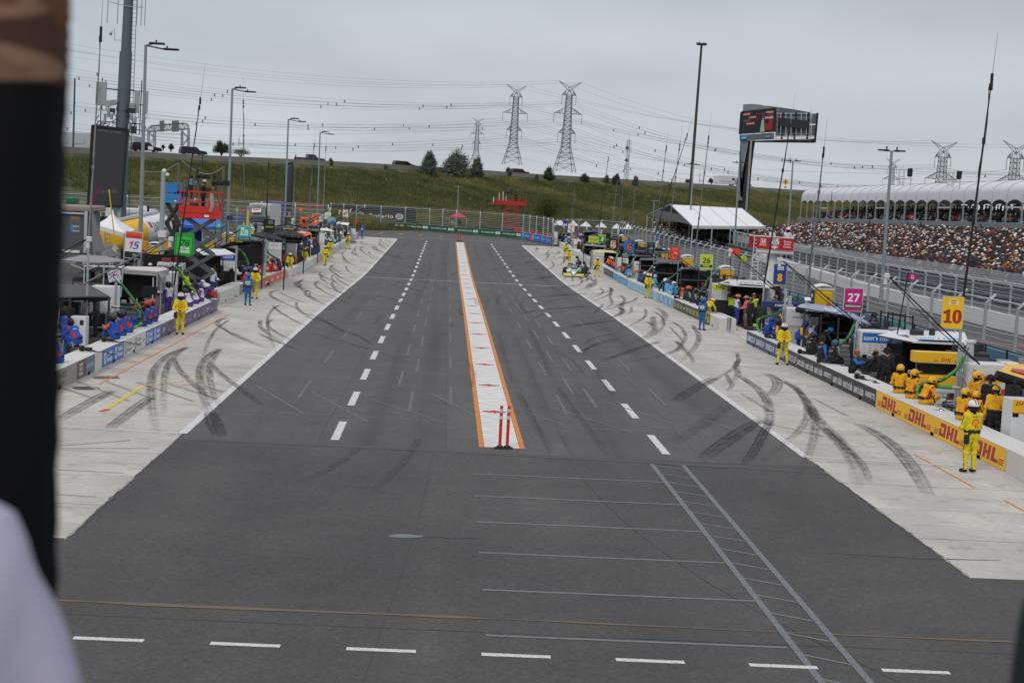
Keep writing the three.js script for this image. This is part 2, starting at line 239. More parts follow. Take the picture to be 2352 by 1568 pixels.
for(const[a,b]of[[[580,120],[760,232]],[[1030,150],[1245,258]]])part('removed_line',ribbon([z4(...a),z4(...b)],.15,.0115),M('#8e8c88',.95),apR);
for(const[a,b]of[[[1070,382],[1140,388]],[[1580,408],[1675,416]],[[910,285],[980,292]],[[1582,406],[1612,418]]])part('white_mark',ribbon([z4(...a),z4(...b)],.05,.0135),paintW,apR);
for(let k=0;k<60;k++){const L=k % 2,d=rr(44,170),x=L?rr(-10.8,-7):rr(10.2,14.2),an=rr(0,3.1),l=rr(.2,.7);part('survey_mark',ribbon([[x,d],[x+Math.cos(an)*l,d+Math.sin(an)*l]],.05,.0155),pick([M('#e2604e',.8),M('#e2604e',.8),M('#5fd08a',.8),paintY,M('#d9598c',.8)]),L?apL:apR);}

// rubber laid down by cars leaving and entering the boxes
const rubT=[0,1,2].map((s)=>{const W=64,Hh=512,a=new Uint8Array(W*Hh*4);for(let j=0;j<Hh;j++)for(let i=0;i<W;i++){
const u=i/W,v=j/Hh,st=.35+.9*noise(u*(s===2?10:16)+s*9,v*5+s,3),br=fbm(u*3+s*3,v*(60+s*20),1,3),ed=sst(0,.14,u)*sst(1,.86,u),env=(s===0?sst(0,.18,v)*(1-.9*sst(.35,.95,v)):s===1?sst(0,.25,v)*(1-sst(.6,1,v)):.45*sst(0,.2,v)*sst(1,.5,v));
const al=clamp(env*ed*st*(.06+1.35*br)*.54)*255,o=(j*W+i)*4;a[o]=a[o+1]=a[o+2]=al;a[o+3]=255;}
const t=new THREE.DataTexture(a,W,Hh);t.magFilter=t.minFilter=THREE.LinearFilter;t.needsUpdate=true;
return new THREE.MeshStandardMaterial({color:'#262627',roughness:.85,alphaMap:t,transparent:true,side:THREE.DoubleSide});});
const bsp=(p,n)=>{const q=[p[0],p[0],...p,p[p.length-1],p[p.length-1]],o=[],m=q.length-3;for(let i=0;i<=n;i++){const s=i/n*m,k=Math.min(m-1,Math.floor(s)),t=s-k,b=[(1-t)**3/6,(3*t**3-6*t*t+4)/6,(-3*t**3+3*t*t+3*t+1)/6,t**3/6];o.push([0,1].map((c)=>b.reduce((a,w,j)=>a+w*q[k+j][c],0)));}return o.filter((v,i)=>!i||Math.hypot(v[0]-o[i-1][0],v[1]-o[i-1][1])>.005);};
let skidY=0;const skid=(pts,w,kind,ap)=>{skidY=(skidY+1)% 9;part('tyre_mark',ribbon(bsp(pts,44),(t)=>w*(.72+.28*Math.sin(Math.PI*clamp(t*1.1)))*.86,.0165+skidY*.0011,0),rubT[kind],ap);};
const SL=[[[[1290,90],[1080,170],[970,300],[940,450],[955,650],[975,800],[1005,925]],.42,0],[[[1290,90],[1130,190],[1070,350],[1062,500],[1070,740]],.34,0],[[[1160,180],[1190,290],[1300,400],[1450,540],[1560,600]],.3,1],[[[1600,105],[1450,190],[1400,300],[1410,450],[1450,600],[1530,750],[1590,930]],.42,0],[[[1600,105],[1500,230],[1490,380],[1540,560],[1610,690]],.36,0],[[[1520,250],[1580,330],[1780,480],[1900,570],[2010,645]],.3,1],[[[590,500],[350,620],[60,790]],.55,1],[[[950,560],[720,730],[540,870]],.5,1],[[[1500,700],[1560,850],[1600,935]],.6,1]];
const SR=[[[[560,5],[680,80],[745,160],[760,260],[735,350],[640,540]],.5,0],[[[810,25],[920,80],[990,170],[1005,260],[940,360],[860,420],[690,560]],.4,0],[[[900,60],[1000,170],[1045,260],[1040,380],[1000,520],[890,695]],.42,0],[[[1000,190],[1060,300],[1180,400],[1260,500],[1305,600],[1305,720]],.6,0],[[[1300,305],[1470,390],[1590,500],[1680,620],[1760,770]],.6,1],[[[490,190],[350,300],[120,450]],.7,2],[[[700,280],[500,400],[330,530]],.7,1],[[[1100,330],[1250,480],[1350,560],[1380,680]],.3,1],[[[760,280],[680,440],[590,570]],.4,1]];
for(const[pts,w,k]of SL)skid(pts.map((p)=>z2(...p)),w,k,apL);
for(const[pts,w,k]of SR)skid(pts.map((p)=>z4(...p)),w,k,apR);
for(let b=1;b<12;b++)for(const[S,z,ap,s]of[[SL,z2,apL,1],[SR,z4,apR,-1]])S.forEach(([pts,w,k],i)=>{if(i>5&&s>0||(s<0&&i===5)||hsh(b,i,s+4)<.3)return;const ox=(hsh(b,i,1)-.5)*1.2,od=b*12.95+(hsh(b,2,i)-.5)*4,st=.6+hsh(b,i,6)*.8;const q=pts.map((p)=>z(...p)),c=q[0];skid(q.map((p)=>[c[0]+(p[0]-c[0])*(.55+.7*hsh(b,i,8))+ox,c[1]+(p[1]-c[1])*st+od]),w*(.55+.5*hsh(b,i,9)),k,ap);});
for(const p of[[[2.6,52],[2.75,46],[2.9,41],[2.95,39.4]],[[4.1,54],[4.2,47],[4.4,41],[4.4,38.9]],[[2.7,75],[2.5,62],[2.6,52]],[[4.3,78],[4.2,66],[4.1,54]],[[-.5,41],[-.8,37],[-1.4,33]],[[-2,39],[-2.4,36],[-3.2,33.5]],[[-1.5,150],[-1.4,120],[-1.5,95]],[[-.1,150],[0,120],[-.05,92]],[[8,96],[4,88],[1,84]],[[-6,70],[-3,64],[-1.5,60]]])skid(p,.34,2,lane);
for(let k=0;k<26;k++){const x=rr(-6,9.5),d=rr(42,190),l=rr(3,14);skid([[x,d],[x+rr(-.3,.3),d+l/2],[x+rr(-.6,.6),d+l]],rr(.2,.4),2,lane);}
for(let k=0;k<34;k++){const L=k % 2,d=rr(70,195),x=L?rr(-8.5,-4):rr(9.3,6.5),s=L?1:-1;skid([[x,d],[x+s*1.6,d-3],[x+s*2.6,d-rr(6,9)]],rr(.16,.3),1,lane);}

for(const[ap,x]of[[apL,-6.6],[apR,9.86]])for(let k=0;k<8;k++)part('ragged_edge',ribbon(line8(x,27.6+k*1.55,29.15+k*1.55),(t)=>.015+.09*noise(t*24+k*7,x)**2,.0125),k % 3?M('#5a5a58',.95):M('#8f8d88',.95),ap);
function line8(x,a,b){return Array.from({length:9},(_,i)=>[x+(hsh(i,Math.round(a*10),3)-.5)*.03,a+(b-a)*i/8]);}
// race track behind the right-hand pits
const trk=structG('race_track');
part('asphalt_strip',sheet(24.5,40,30,262,.005,6,.1,33,10,(d)=>[24.6,33.6+(d-80)*.047],null),ground(TA,0xe6e6e6),trk);
for(const[a,b]of[[0,1],[1.6,2.6],[3.2,4.2]])part('red_paint',ribbon([[26+a*1.6,86-a*1.2],[26+b*2.2,84-b*1.2]],.8,.0105),M('#a8474c',.85),trk);
// -- pit walls with printed banners
const concW=M('#c9c9c5',.85),concG=M('#8f9193',.9),wallTop=M('#d6d6d3',.8);
function banner(name,w,h,draw,tw=512,rough=.5){return printed(tw,Math.max(32,Math.round(tw*h/w)),draw,rough);}
const BH=.64;
function pitWall(label,X,side,d0,d1,label2,mats,topMat=wallTop,hh=BH){// side = +1 right (faces -x), -1 left (faces +x)
const W=side>0?.92:.8,g=thing('pit_wall',label,'wall',[0,0,0],0),n=Math.max(1,Math.round((d1-d0)/4)),L=(d1-d0)/n;
for(let i=0;i<n;i++){const a=d0+i*L,m=a+L/2;part('barrier_block',box(W,hh,L-.02,X+side*W/2,H(m)+hh/2,-m,.015),concW,g);
part('lifting_notch',box(.01,.12,.3,X-side*.004,H(m)+.06,-m),steelDark,g);}
let x=d0;for(const[len,mat]of mats){if(mat){const a=x+.015,b=x+len-.015,p=side>0?[a,b]:[b,a],xx=X-side*.009;// left to right as read from the lane
const q=side>0?[[xx,H(b)+.03,-b],[xx,H(a)+.03,-a],[xx,H(a)+hh-.02,-a],[xx,H(b)+hh-.02,-b]]:[[xx,H(a)+.03,-a],[xx,H(b)+.03,-b],[xx,H(b)+hh-.02,-b],[xx,H(a)+hh-.02,-a]];
part('banner',quadG(...q),mat,g);}x+=len;}
return g;
}
const dhl=(x,w,h,n)=>{fill(x,'#f0b81c',0,0,w,h);const c=w/n;for(let i=0;i<n;i++){x.save();x.translate(i*c+c*.2,h*.16);x.transform(1,0,-.3,1,h*.2,0);x.fillStyle='#a8242b';const b=h*.66,u=c*.62/10;const R2=(p,q,r,s)=>x.fillRect(p*u,q*b,r*u,s*b);
R2(.2,0,2.6,.3);R2(0,.42,1,.58);R2(2,.1,1.1,.9);R2(.4,.74,2.4,.26);R2(3.6,0,1.1,1);R2(5.4,0,1.1,1);R2(3.6,.42,2.6,.22);R2(7,0,1.1,1);R2(7,.74,2.8,.26);for(let k=0;k<3;k++){R2(-2.4,.6+k*.15,2,.08);R2(10,.6+k*.15,2,.08);}x.restore();}};
const oval=(x,cx,cy,s,c)=>{x.lineWidth=s*.16;x.strokeStyle=c;x.beginPath();x.ellipse(cx,cy,s*.3,s*.45,0,0,7);x.stroke();x.lineWidth=s*.05;x.beginPath();x.moveTo(cx-s*.1,cy-s*.4);x.lineTo(cx-s*.1,cy+s*.4);x.stroke();};
const B={
dhl:banner('',12.4,BH,(x,w,h)=>dhl(x,w,h,4),1800),
sams:banner('',12,BH,(x,w,h)=>{fill(x,'#2b2c30',0,0,w,h);for(let i=0;i<8;i++)i % 4===3?txt(x,'ANDRETTI',w*(i+.5)/8,h*.5,h*.42,'#e8e8e6','bold',w/10):txt(x,"sam's club",w*(i+.5)/8,h*.5,h*.62,'#e8e8e6','bold',w/9.2);fill(x,'#1b1b1d',w*.33,0,2,h);fill(x,'#1b1b1d',w*.66,0,2,h);},1024),
sunoco:banner('',11,BH,(x,w,h)=>{fill(x,'#3b4368',0,0,w,h);for(let i=0;i<5;i++)txt(x,'SUNOCO LP',w*(i+.5)/5,h*.5,h*.62,'#e6e8ee','italic bold',w/5.8);},1400),
twg:banner('',14,BH,(x,w,h)=>{fill(x,'#3a3a35',0,0,w,h);for(let i=0;i<11;i++)i===3||i===8?txt(x,'ANDRETTI',w*(i+.5)/11,h*.5,h*.3,'#e6e6e6','bold',w/12):txt(x,'TWG',w*(i+.5)/11,h*.5,h*.66,'#c6cf3a','bold',w/14,'serif');},1024),
gall:banner('',8.4,BH,(x,w,h)=>{fill(x,'#7fa9c9',0,0,w,h);for(let i=0;i<4;i++){const cx=w*(i+.2)/4;x.fillStyle='#e8eef2';x.beginPath();x.arc(cx,h*.5,h*.3,0,7);x.fill();txt(x,'G',cx,h*.5,h*.4,'#4a545c');txt(x,'Gallagher',cx+w*.12,h*.42,h*.28,'#5d86a6','bold',w*.15);txt(x,'INSURANCE',cx+w*.12,h*.68,h*.16,'#5d86a6','bold',w*.13);}}),
teal:banner('',18,BH,(x,w,h)=>{fill(x,'#76a9c2',0,0,w,h);for(let i=0;i<9;i++){x.strokeStyle='#d7e6ee';x.lineWidth=4;x.strokeRect(w*(i+.2)/9,h*.2,w/15,h*.6);txt(x,'6',w*(i+.5)/9,h*.5,h*.4,'#d7e6ee');}}),
azure:banner('',11,BH,(x,w,h)=>{fill(x,'#5a9ec6',0,0,w,h);for(let i=0;i<4;i++)txt(x,'onsemi',w*(i+.5)/4,h*.5,h*.34,'#8cc4de','bold',w/6);}),
menard:banner('',8,BH,(x,w,h)=>{for(let i=0;i<4;i++){fill(x,i?'#4f5557':'#5b614e',w*i/4,0,w/4-3,h);txt(x,i?'M':'W',w*(i+.5)/4,h*.5,h*.6,'#b8bdbc','bold');}}),
sirius:banner('',4,BH,(x,w,h)=>{fill(x,'#8d8b88',0,0,w,h);txt(x,'SiriusXM',w*.5,h*.34,h*.5,'#2f2f30','bold',w*.9);txt(x,'CHANNEL 37',w*.45,h*.78,h*.3,'#2f2f30','bold',w*.8);}),
grace:banner('',2.6,BH,(x,w,h)=>{fill(x,'#5d5551',0,0,w,h);fill(x,'#5a7085',w*.45,0,w*.55,h);fill(x,'#6e3b36',w*.38,0,w*.1,h);txt(x,'THREE',w*.22,h*.25,h*.26,'#ddd8d2','bold',w*.3);txt(x,'DAYS',w*.22,h*.5,h*.26,'#ddd8d2','bold',w*.3);txt(x,'GRACE',w*.22,h*.75,h*.26,'#ddd8d2','bold',w*.3);txt(x,'BECOMING',w*.73,h*.5,h*.3,'#9fb7c9','bold',w*.42);}),
ur:banner('',3.6,BH,(x,w,h)=>{fill(x,'#4a6ab0',0,0,w,h);for(let i=0;i<2;i++){oval(x,w*(.12+i*.5),h*.5,h*.7,'#e6eaf2');txt(x,'United',w*(.33+i*.5),h*.34,h*.36,'#e6eaf2','bold',w*.26);txt(x,'Rentals',w*(.33+i*.5),h*.68,h*.36,'#e6eaf2','bold',w*.26);}}),
urw:banner('',4.1,BH,(x,w,h)=>{fill(x,'#c9c9c8',0,0,w,h);for(let i=0;i<2;i++){oval(x,w*(.08+i*.45),h*.5,h*.7,'#47484c');txt(x,'United',w*(.24+i*.45),h*.34,h*.36,'#47484c','bold',w*.2);txt(x,'Rentals',w*(.24+i*.45),h*.68,h*.36,'#47484c','bold',w*.2);txt(x,i?'TROOPS':'TRI',w*(.41+i*.48),h*.55,h*.3,'#5b6688','bold',w*.11);}}),
zoom:banner('',15,BH,(x,w,h)=>{fill(x,'#5d5078',0,0,w,h);for(let i=0;i<12;i++)i % 3?(txt(x,'aspm',w*(i+.5)/12,h*.6,h*.3,'#c9a893','italic bold',w/14)):txt(x,'2PH',w*(i+.5)/12,h*.5,h*.42,'#d9d4e2','italic bold',w/16);},1024),
hunter:banner('',9,BH,(x,w,h)=>{fill(x,'#77797b',0,0,w,h);for(let i=0;i<3;i++)txt(x,'LINEAGE',w*(i+.5)/3,h*.5,h*.42,'#c8cacb','bold',w/4);}),
vz:banner('',14,BH,(x,w,h)=>{const g=x.createLinearGradient(0,0,w,0);fill(x,'#cf5a50',0,0,w*.76,h);fill(x,'#d8704c',w*.76,0,w,h);for(let i=0;i<4;i++)txt(x,'verizon',w*(i+.5)/4,h*.58,h*.5,'#efe0dc','bold',w/5.4);}),
pink:printed(64,32,(x,w,h)=>{fill(x,'#c99a88',0,0,w,h);}),
pale:printed(256,32,(x,w,h)=>{fill(x,'#c3c4bf',0,0,w,h);for(let i=0;i<9;i++)txt(x,'E F',w*(i+.5)/9,h*.5,h*.5,'#8b8f8c','bold');}),
purp:printed(64,64,(x,w,h)=>{fill(x,'#4b4c8c',0,0,w,h);fill(x,'#c9cbd8',w*.3,h*.25,w*.4,h*.5);}),
};
pitWall('nearest white concrete pit wall end at the right picture edge',14.9,1,27,39.55,'',[[12.55,null]]);
pitWall('right pit wall with yellow banner of four red DHL logos',14.9,1,39.6,52,'',[[12.4,B.dhl]]);
pitWall("right pit wall with charcoal sam's club and ANDRETTI banner",14.9,1,52.04,64.2,'',[[12.16,B.sams]]);
pitWall('right pit wall with dark blue SUNOCO LP banner',14.9,1,64.24,75.2,'',[[10.96,B.sunoco]]);
pitWall('right pit wall with dark TWG banner and white block end',14.9,1,83,100,'',[[3,null],[14,B.twg]]);
pitWall('right pit wall with pale blue Gallagher banner',14.9,1,100.04,108.4,'',[[8.36,B.gall]]);
pitWall('right pit wall with teal banner of small square logos',14.9,1,108.44,126.3,'',[[17.86,B.teal]]);
pitWall('right pit wall with sky blue banner',14.9,1,126.34,137.5,'',[[11.16,B.azure]]);
pitWall('right pit wall with row of dark square panels',14.9,1,137.54,146,'',[[8.46,B.menard]]);
pitWall('far right pit wall of bare white blocks near the racing car',14.9,1,146.04,206,'',[[6,null],[14,B.pale],[40,null]]);
pitWall('left pit wall with grey SiriusXM CHANNEL 37 banner',-11.6,-1,34,53.2,'',[[11.5,null],[4.1,B.sirius],[2.5,B.grace],[1.1,null]]);
pitWall('left pit wall with blue and white United Rentals banners',-11.6,-1,53.24,64,'',[[3.5,B.ur],[4.1,B.urw],[3.16,B.ur]]);
pitWall('left pit wall with purple banner',-11.6,-1,64.04,79.7,'',[[15.66,B.zoom]]);
pitWall('bare white block end of left pit wall with grey banner beyond',-12.2,-1,84.7,101.8,'',[[7.9,null],[9.2,B.hunter]]);
pitWall('left pit wall with orange red verizon banner',-11.9,-1,101.84,116,'',[[14.16,B.vz]]);
pitWall('far left pit wall of white blocks with one faded orange panel',-11.6,-1,116.04,203.4,'',[[22.8,null],[6.4,B.pink],[18,B.pale],[12,B.pale],[24,null],[4,B.purp]]);

// -- catch fences
const meshT=(()=>{const n=64,a=new Uint8Array(n*n*4);for(let j=0;j<n;j++)for(let i=0;i<n;i++){const p=Math.abs(((i+j)% 32)-16)>14.9||Math.abs(((i-j+64)% 32)-16)>14.9?255:0,o=(j*n+i)*4;a[o]=a[o+1]=a[o+2]=p;a[o+3]=255;}const t=new THREE.DataTexture(a,n,n);t.wrapS=t.wrapT=THREE.RepeatWrapping;t.magFilter=t.minFilter=THREE.LinearFilter;t.needsUpdate=true;return t;})();
const chain=new THREE.MeshStandardMaterial({color:'#a3a9ac',roughness:.6,metalness:.1,alphaMap:meshT,transparent:true,side:THREE.DoubleSide});
function catchFence(label,pts,top,out,base=0,cables=8,armLen=.5,mesh=true,postR=.055,cr=.011){// pts: [x, d] of each post; out: [dx, dd] direction of the bent arm
const g=thing('catch_fence',label,'fence');
pts.forEach(([x,d])=>{const y=H(d);const p=part('post',box(postR*2,top-base-.25,postR*2.2,x,y+base+(top-base-.25)/2,-d),galv,g);part('arm',beam([x,y+top-.3,-d],[x+out[0]*armLen,y+top+.12,-(d+out[1]*armLen)],.14,.07),galvLight,p);});
for(let k=0;k<cables;k++){const yy=base+.12+(top-base-.2)*k/(cables-1),L=[];const thick=k===cables-1?.035:k % 3===2?.02:cr;
for(let i=0;i<pts.length-1;i++){const[a,b]=[pts[i],pts[i+1]],m=[(a[0]+b[0])/2,(a[1]+b[1])/2],sg=k===cables-1?0:.04;const P=[[a[0],H(a[1])+yy,-a[1]],[m[0],H(m[1])+yy-sg,-m[1]],[b[0],H(b[1])+yy,-b[1]]];L.push(bar(P[0],P[1],thick,4),bar(P[1],P[2],thick,4));}
part(k===cables-1?'top_rail':'cable',L,galvLight,g);}
for(let k=0;k<2;k++){const L=[];for(let i=0;i<pts.length-1;i++){const[a,b]=[pts[i],pts[i+1]],s=armLen*(k+1)/2;L.push(bar([a[0]+out[0]*s,H(a[1])+top-.3+.21*(k+1),-(a[1]+out[1]*s)],[b[0]+out[0]*s,H(b[1])+top-.3+.21*(k+1),-(b[1]+out[1]*s)],cr,4));}part('cable',L,galvLight,g);}
if(mesh){const P=[],U=[];let u=0;for(let i=0;i<pts.length-1;i++){const[a,b]=[pts[i],pts[i+1]],l=Math.hypot(b[0]-a[0],b[1]-a[1]),q=[[a[0],H(a[1])+base,-a[1],u,0],[b[0],H(b[1])+base,-b[1],u+l,0],[b[0],H(b[1])+top-.28,-b[1],u+l,top-base],[a[0],H(a[1])+top-.28,-a[1],u,top-base]];for(const k of[0,1,2,0,2,3]){P.push(q[k][0],q[k][1],q[k][2]);U.push(q[k][3]/.2,q[k][4]/.2);}u+=l;}
const gm=new THREE.BufferGeometry();gm.setAttribute('position',new THREE.Float32BufferAttribute(P,3));gm.setAttribute('uv',new THREE.Float32BufferAttribute(U,2));gm.computeVertexNormals();part('wire_mesh',gm,chain,g);}
return g;
}
const line=(n,f)=>Array.from({length:n},(_,i)=>f(i));
catchFence('long galvanised catch fence with bent tops right behind the right pit boxes',line(40,(i)=>[25,58.5+i*4]),3.1,[.94,.2],.95);
catchFence('galvanised catch fence in front of the crowded grandstand across the track',line(38,(i)=>[34.6+(70+i*4-89)*.045,70+i*4]),3.0,[-.9,.1],.95,7);
// barriers under those fences
const blockBarrier=(label,pts,h,w,mat,name='concrete_barrier')=>{const g=thing(name,label,'barrier');for(let i=0;i<pts.length-1;i++){const[a,b]=[pts[i],pts[i+1]],L=Math.hypot(b[0]-a[0],b[1]-a[1]),m=[(a[0]+b[0])/2,(a[1]+b[1])/2];const gm=box(w,h,L-.03,0,h/2,0,.03).rotateY(Math.atan2(b[0]-a[0],-(b[1]-a[1]))).translate(m[0],H(m[1]),-m[1]);part('barrier_block',gm,Array.isArray(mat)?mat[i % mat.length]:mat,g);}return g;};
blockBarrier('white concrete barrier along the far side of the race track below the grandstand fence',line(32,(i)=>[34.4+(70+i*4-89)*.045,70+i*4]),.98,.5,M('#e0e0dd',.8));
{const pr=printed(512,64,(x,w,h)=>{fill(x,'#2f3032',0,0,w,h);fill(x,'#7a2a2c',w*.4,0,w*.1,h);['brilliant','Grand Prix','Dixel','Honda'].forEach((s,i)=>txt(x,s,w*(i+.5)/4,h*.5,h*.5,'#a9abad','bold',w/5));});blockBarrier('far part of the white track barrier covered with dark banners',line(7,(i)=>[39.7+i*.1,186+i*6]),1.05,.55,pr);}
blockBarrier('pale blue low wall under the fence behind the right pits',line(28,(i)=>[24.7,50+i*4]),.92,.45,M('#54798a',.8));
{// back of the lane: green banner wall, blue banner wall, fence with V-shaped post tops
const goT=printed(512,128,(x,w,h)=>{fill(x,'#1e5a3c',0,0,w,h);for(let i=0;i<40;i++){x.fillStyle=i % 2?'rgba(38,120,70,.10)':'rgba(10,40,30,.10)';x.beginPath();x.arc(w*hsh(i,1,1),h*hsh(i,2,1),h*.5,0,7);x.fill();}txt(x,'Get there with',w*.42,h*.48,h*.34,'#e9ece9','bold',w*.66);x.fillStyle='#e9ece9';x.beginPath();x.arc(w*.82,h*.48,h*.22,0,7);x.fill();x.beginPath();x.arc(w*.93,h*.48,h*.22,0,7);x.fill();x.fillStyle='#1e5a3c';x.fillRect(w*.82,h*.44,w*.06,h*.08);x.fillRect(w*.875,h*.45,w*.11,h*.06);});
const nttT=printed(512,128,(x,w,h)=>{fill(x,'#2170c4',0,0,w,h);x.lineWidth=h*.08;x.strokeStyle='#e6ecf4';x.beginPath();x.ellipse(w*.22,h*.5,h*.26,h*.32,0,0,7);x.stroke();x.beginPath();x.arc(w*.22,h*.38,h*.1,0,7);x.stroke();txt(x,'NTT DATA',w*.62,h*.5,h*.36,'#e6ecf4','bold',w*.56);});
const pg=[[758,518],[817,523],[929,527.5],[985,531],[1046,536.5],[1101,540.5],[1152,544.5],[1200,549],[1246,557],[1268,563]].map((p)=>{const q=G(...p);return[q[0],-q[2]];});
const seg=(a,b,n)=>line(n,(i)=>[a[0]+(b[0]-a[0])*i/n,a[1]+(b[1]-a[1])*i/n]);
const chainP=[];for(let i=0;i<pg.length-1;i++)chainP.push(...seg(pg[i],pg[i+1],Math.max(1,Math.round(Math.hypot(pg[i+1][0]-pg[i][0],pg[i+1][1]-pg[i][1])/4))));chainP.push(pg[pg.length-1]);
const mk=(label,a,b,mat,len)=>{const g=thing('barrier_wall',label,'barrier');for(let i=a;i<b;i++){const p=pg[i],q=pg[i+1],n=Math.max(1,Math.round(Math.hypot(q[0]-p[0],q[1]-p[1])/len));for(let k=0;k<n;k++){const u=[p[0]+(q[0]-p[0])*k/n,p[1]+(q[1]-p[1])*k/n],v=[p[0]+(q[0]-p[0])*(k+1)/n,p[1]+(q[1]-p[1])*(k+1)/n],L=Math.hypot(v[0]-u[0],v[1]-u[1]),m=[(u[0]+v[0])/2,(u[1]+v[1])/2],an=Math.atan2(v[1]-u[1],v[0]-u[0]);
const blk=part('barrier_block',box(L-.03,.98,.5,0,.55,0,.03).rotateY(an).translate(m[0],H(m[1]),-m[1]),concG,g);part('foot',box(L*.5,.1,.52,0,.03,0).rotateY(an).translate(m[0],H(m[1]),-m[1]),black,g);part('banner',new THREE.PlaneGeometry(L-.04,.9).translate(0,.58,.262).rotateY(an).translate(m[0],H(m[1]),-m[1]),mat,g);}}return g;};
mk('green banner barrier reading Get there with at the end of the lane',0,7,goT,5.6);mk('blue banner barrier at the far right end of the lane',7,9,nttT,4.5);
const g=catchFence('tall catch fence with V topped posts above the green banner barrier',chainP,3.5,[0,.2],.95,10,.45,false,.07,.016);
catchFence('catch fence curving toward the far right pit boxes',[[14.6,213],[16.5,220],[19,226],[22.5,230],[25,226],[25,222],[25,218]],3.3,[.9,.3],.5,7);
}
{// printed fabric on the left back fence
const mkm=printed(1024,128,(x,w,h)=>{fill(x,'#a81f2e',0,0,w,h);txt(x,'MARKHAM',w*.86,h*.5,h*.42,'#eadfe0','500',w*.2);x.strokeStyle='#eadfe0';x.lineWidth=5;for(const c of[.16,.42,.68]){x.beginPath();x.moveTo(w*(c-.04),h*.6);x.quadraticCurveTo(w*c,h*.2,w*(c+.04),h*.45);x.stroke();}});
const ont=printed(1024,256,(x,w,h)=>{fill(x,'#1c1e21',0,0,w,h);for(const c of[.2,.62]){txt(x,'Ontario',w*c,h*.45,h*.3,'#d9dadb','600');x.fillStyle='#d9dadb';x.beginPath();x.arc(w*(c+.2),h*.45,h*.17,0,7);x.fill();x.strokeStyle='#1c1e21';x.lineWidth=8;for(let k=0;k<3;k++){const a=k*2.094-1.57;x.beginPath();x.arc(w*(c+.2)+Math.cos(a)*h*.06,h*.45+Math.sin(a)*h*.06,h*.055,0,7);x.stroke();}}});
const panel=(label,px0,y0,px1,y1,yb0,yb1,d0,d1,mat)=>{const a=at(px0,yb0,d0),b=at(px1,yb1,d1),c=at(px1,y1,d1),e=at(px0,y0,d0);const g=thing('fence_banner',label,'banner');part('banner',quadG(a,b,c,e),mat,g);const n=6,P=[];for(let i=0;i<=n;i++){const t=i/n,L=(k)=>e[k]+(c[k]-e[k])*t;P.push(bar([L(0),H(d0)-.2,L(2)-.08],[L(0),L(1)+.1,L(2)-.08],.05,6));}part('posts',P,galv,g);return g;};
panel('long red MARKHAM fabric banner on the back fence at left',150,440,741,468,478,500,236,246,mkm);panel('dark fabric banner below the red one on the left back fence',150,470,690,492,520,520,234,244,M('#22252b',.8));
panel('black Ontario fabric banner with three round trillium emblems',742,469,955,480,516,520,248,249,ont);
}

// -- embankment with the freeway on top
const FW=(d)=>-60+.6238*(d-253);// freeway line: x for a depth
const wallPx=[[160,337],[335,348],[470,356],[630,363],[861,375],[1050,386],[1213,398],[1400,409],[1550,418.5],[1687,426.5],[1804,434],[1892,440],[1990,449]];
const fwD=(px)=>{const r=ray(px,400),k=r[0]/-r[2];return(-60-.6238*253)/(k-.6238);};
const topPts=wallPx.map(([px,py])=>{const d=fwD(px);return at(px,py,d);});
topPts.unshift([topPts[0][0]-60,topPts[0][1]-.8,topPts[0][2]+96]);
const last=topPts[topPts.length-1];topPts.push([last[0]+80,last[1]+1,last[2]-128]);
let slopeAt;const onSlope=(px,py)=>{let b=null,e=1e9;for(let i=0;i<200;i++)for(let j=0;j<24;j++){const p=slopeAt(i/200,j/48),q=proj(p),w=(q[0]-px)**2+(q[1]-py)**2;if(w<e){e=w;b=p;}}return b;};
const topC=new THREE.CatmullRomCurve3(topPts.map(V3));
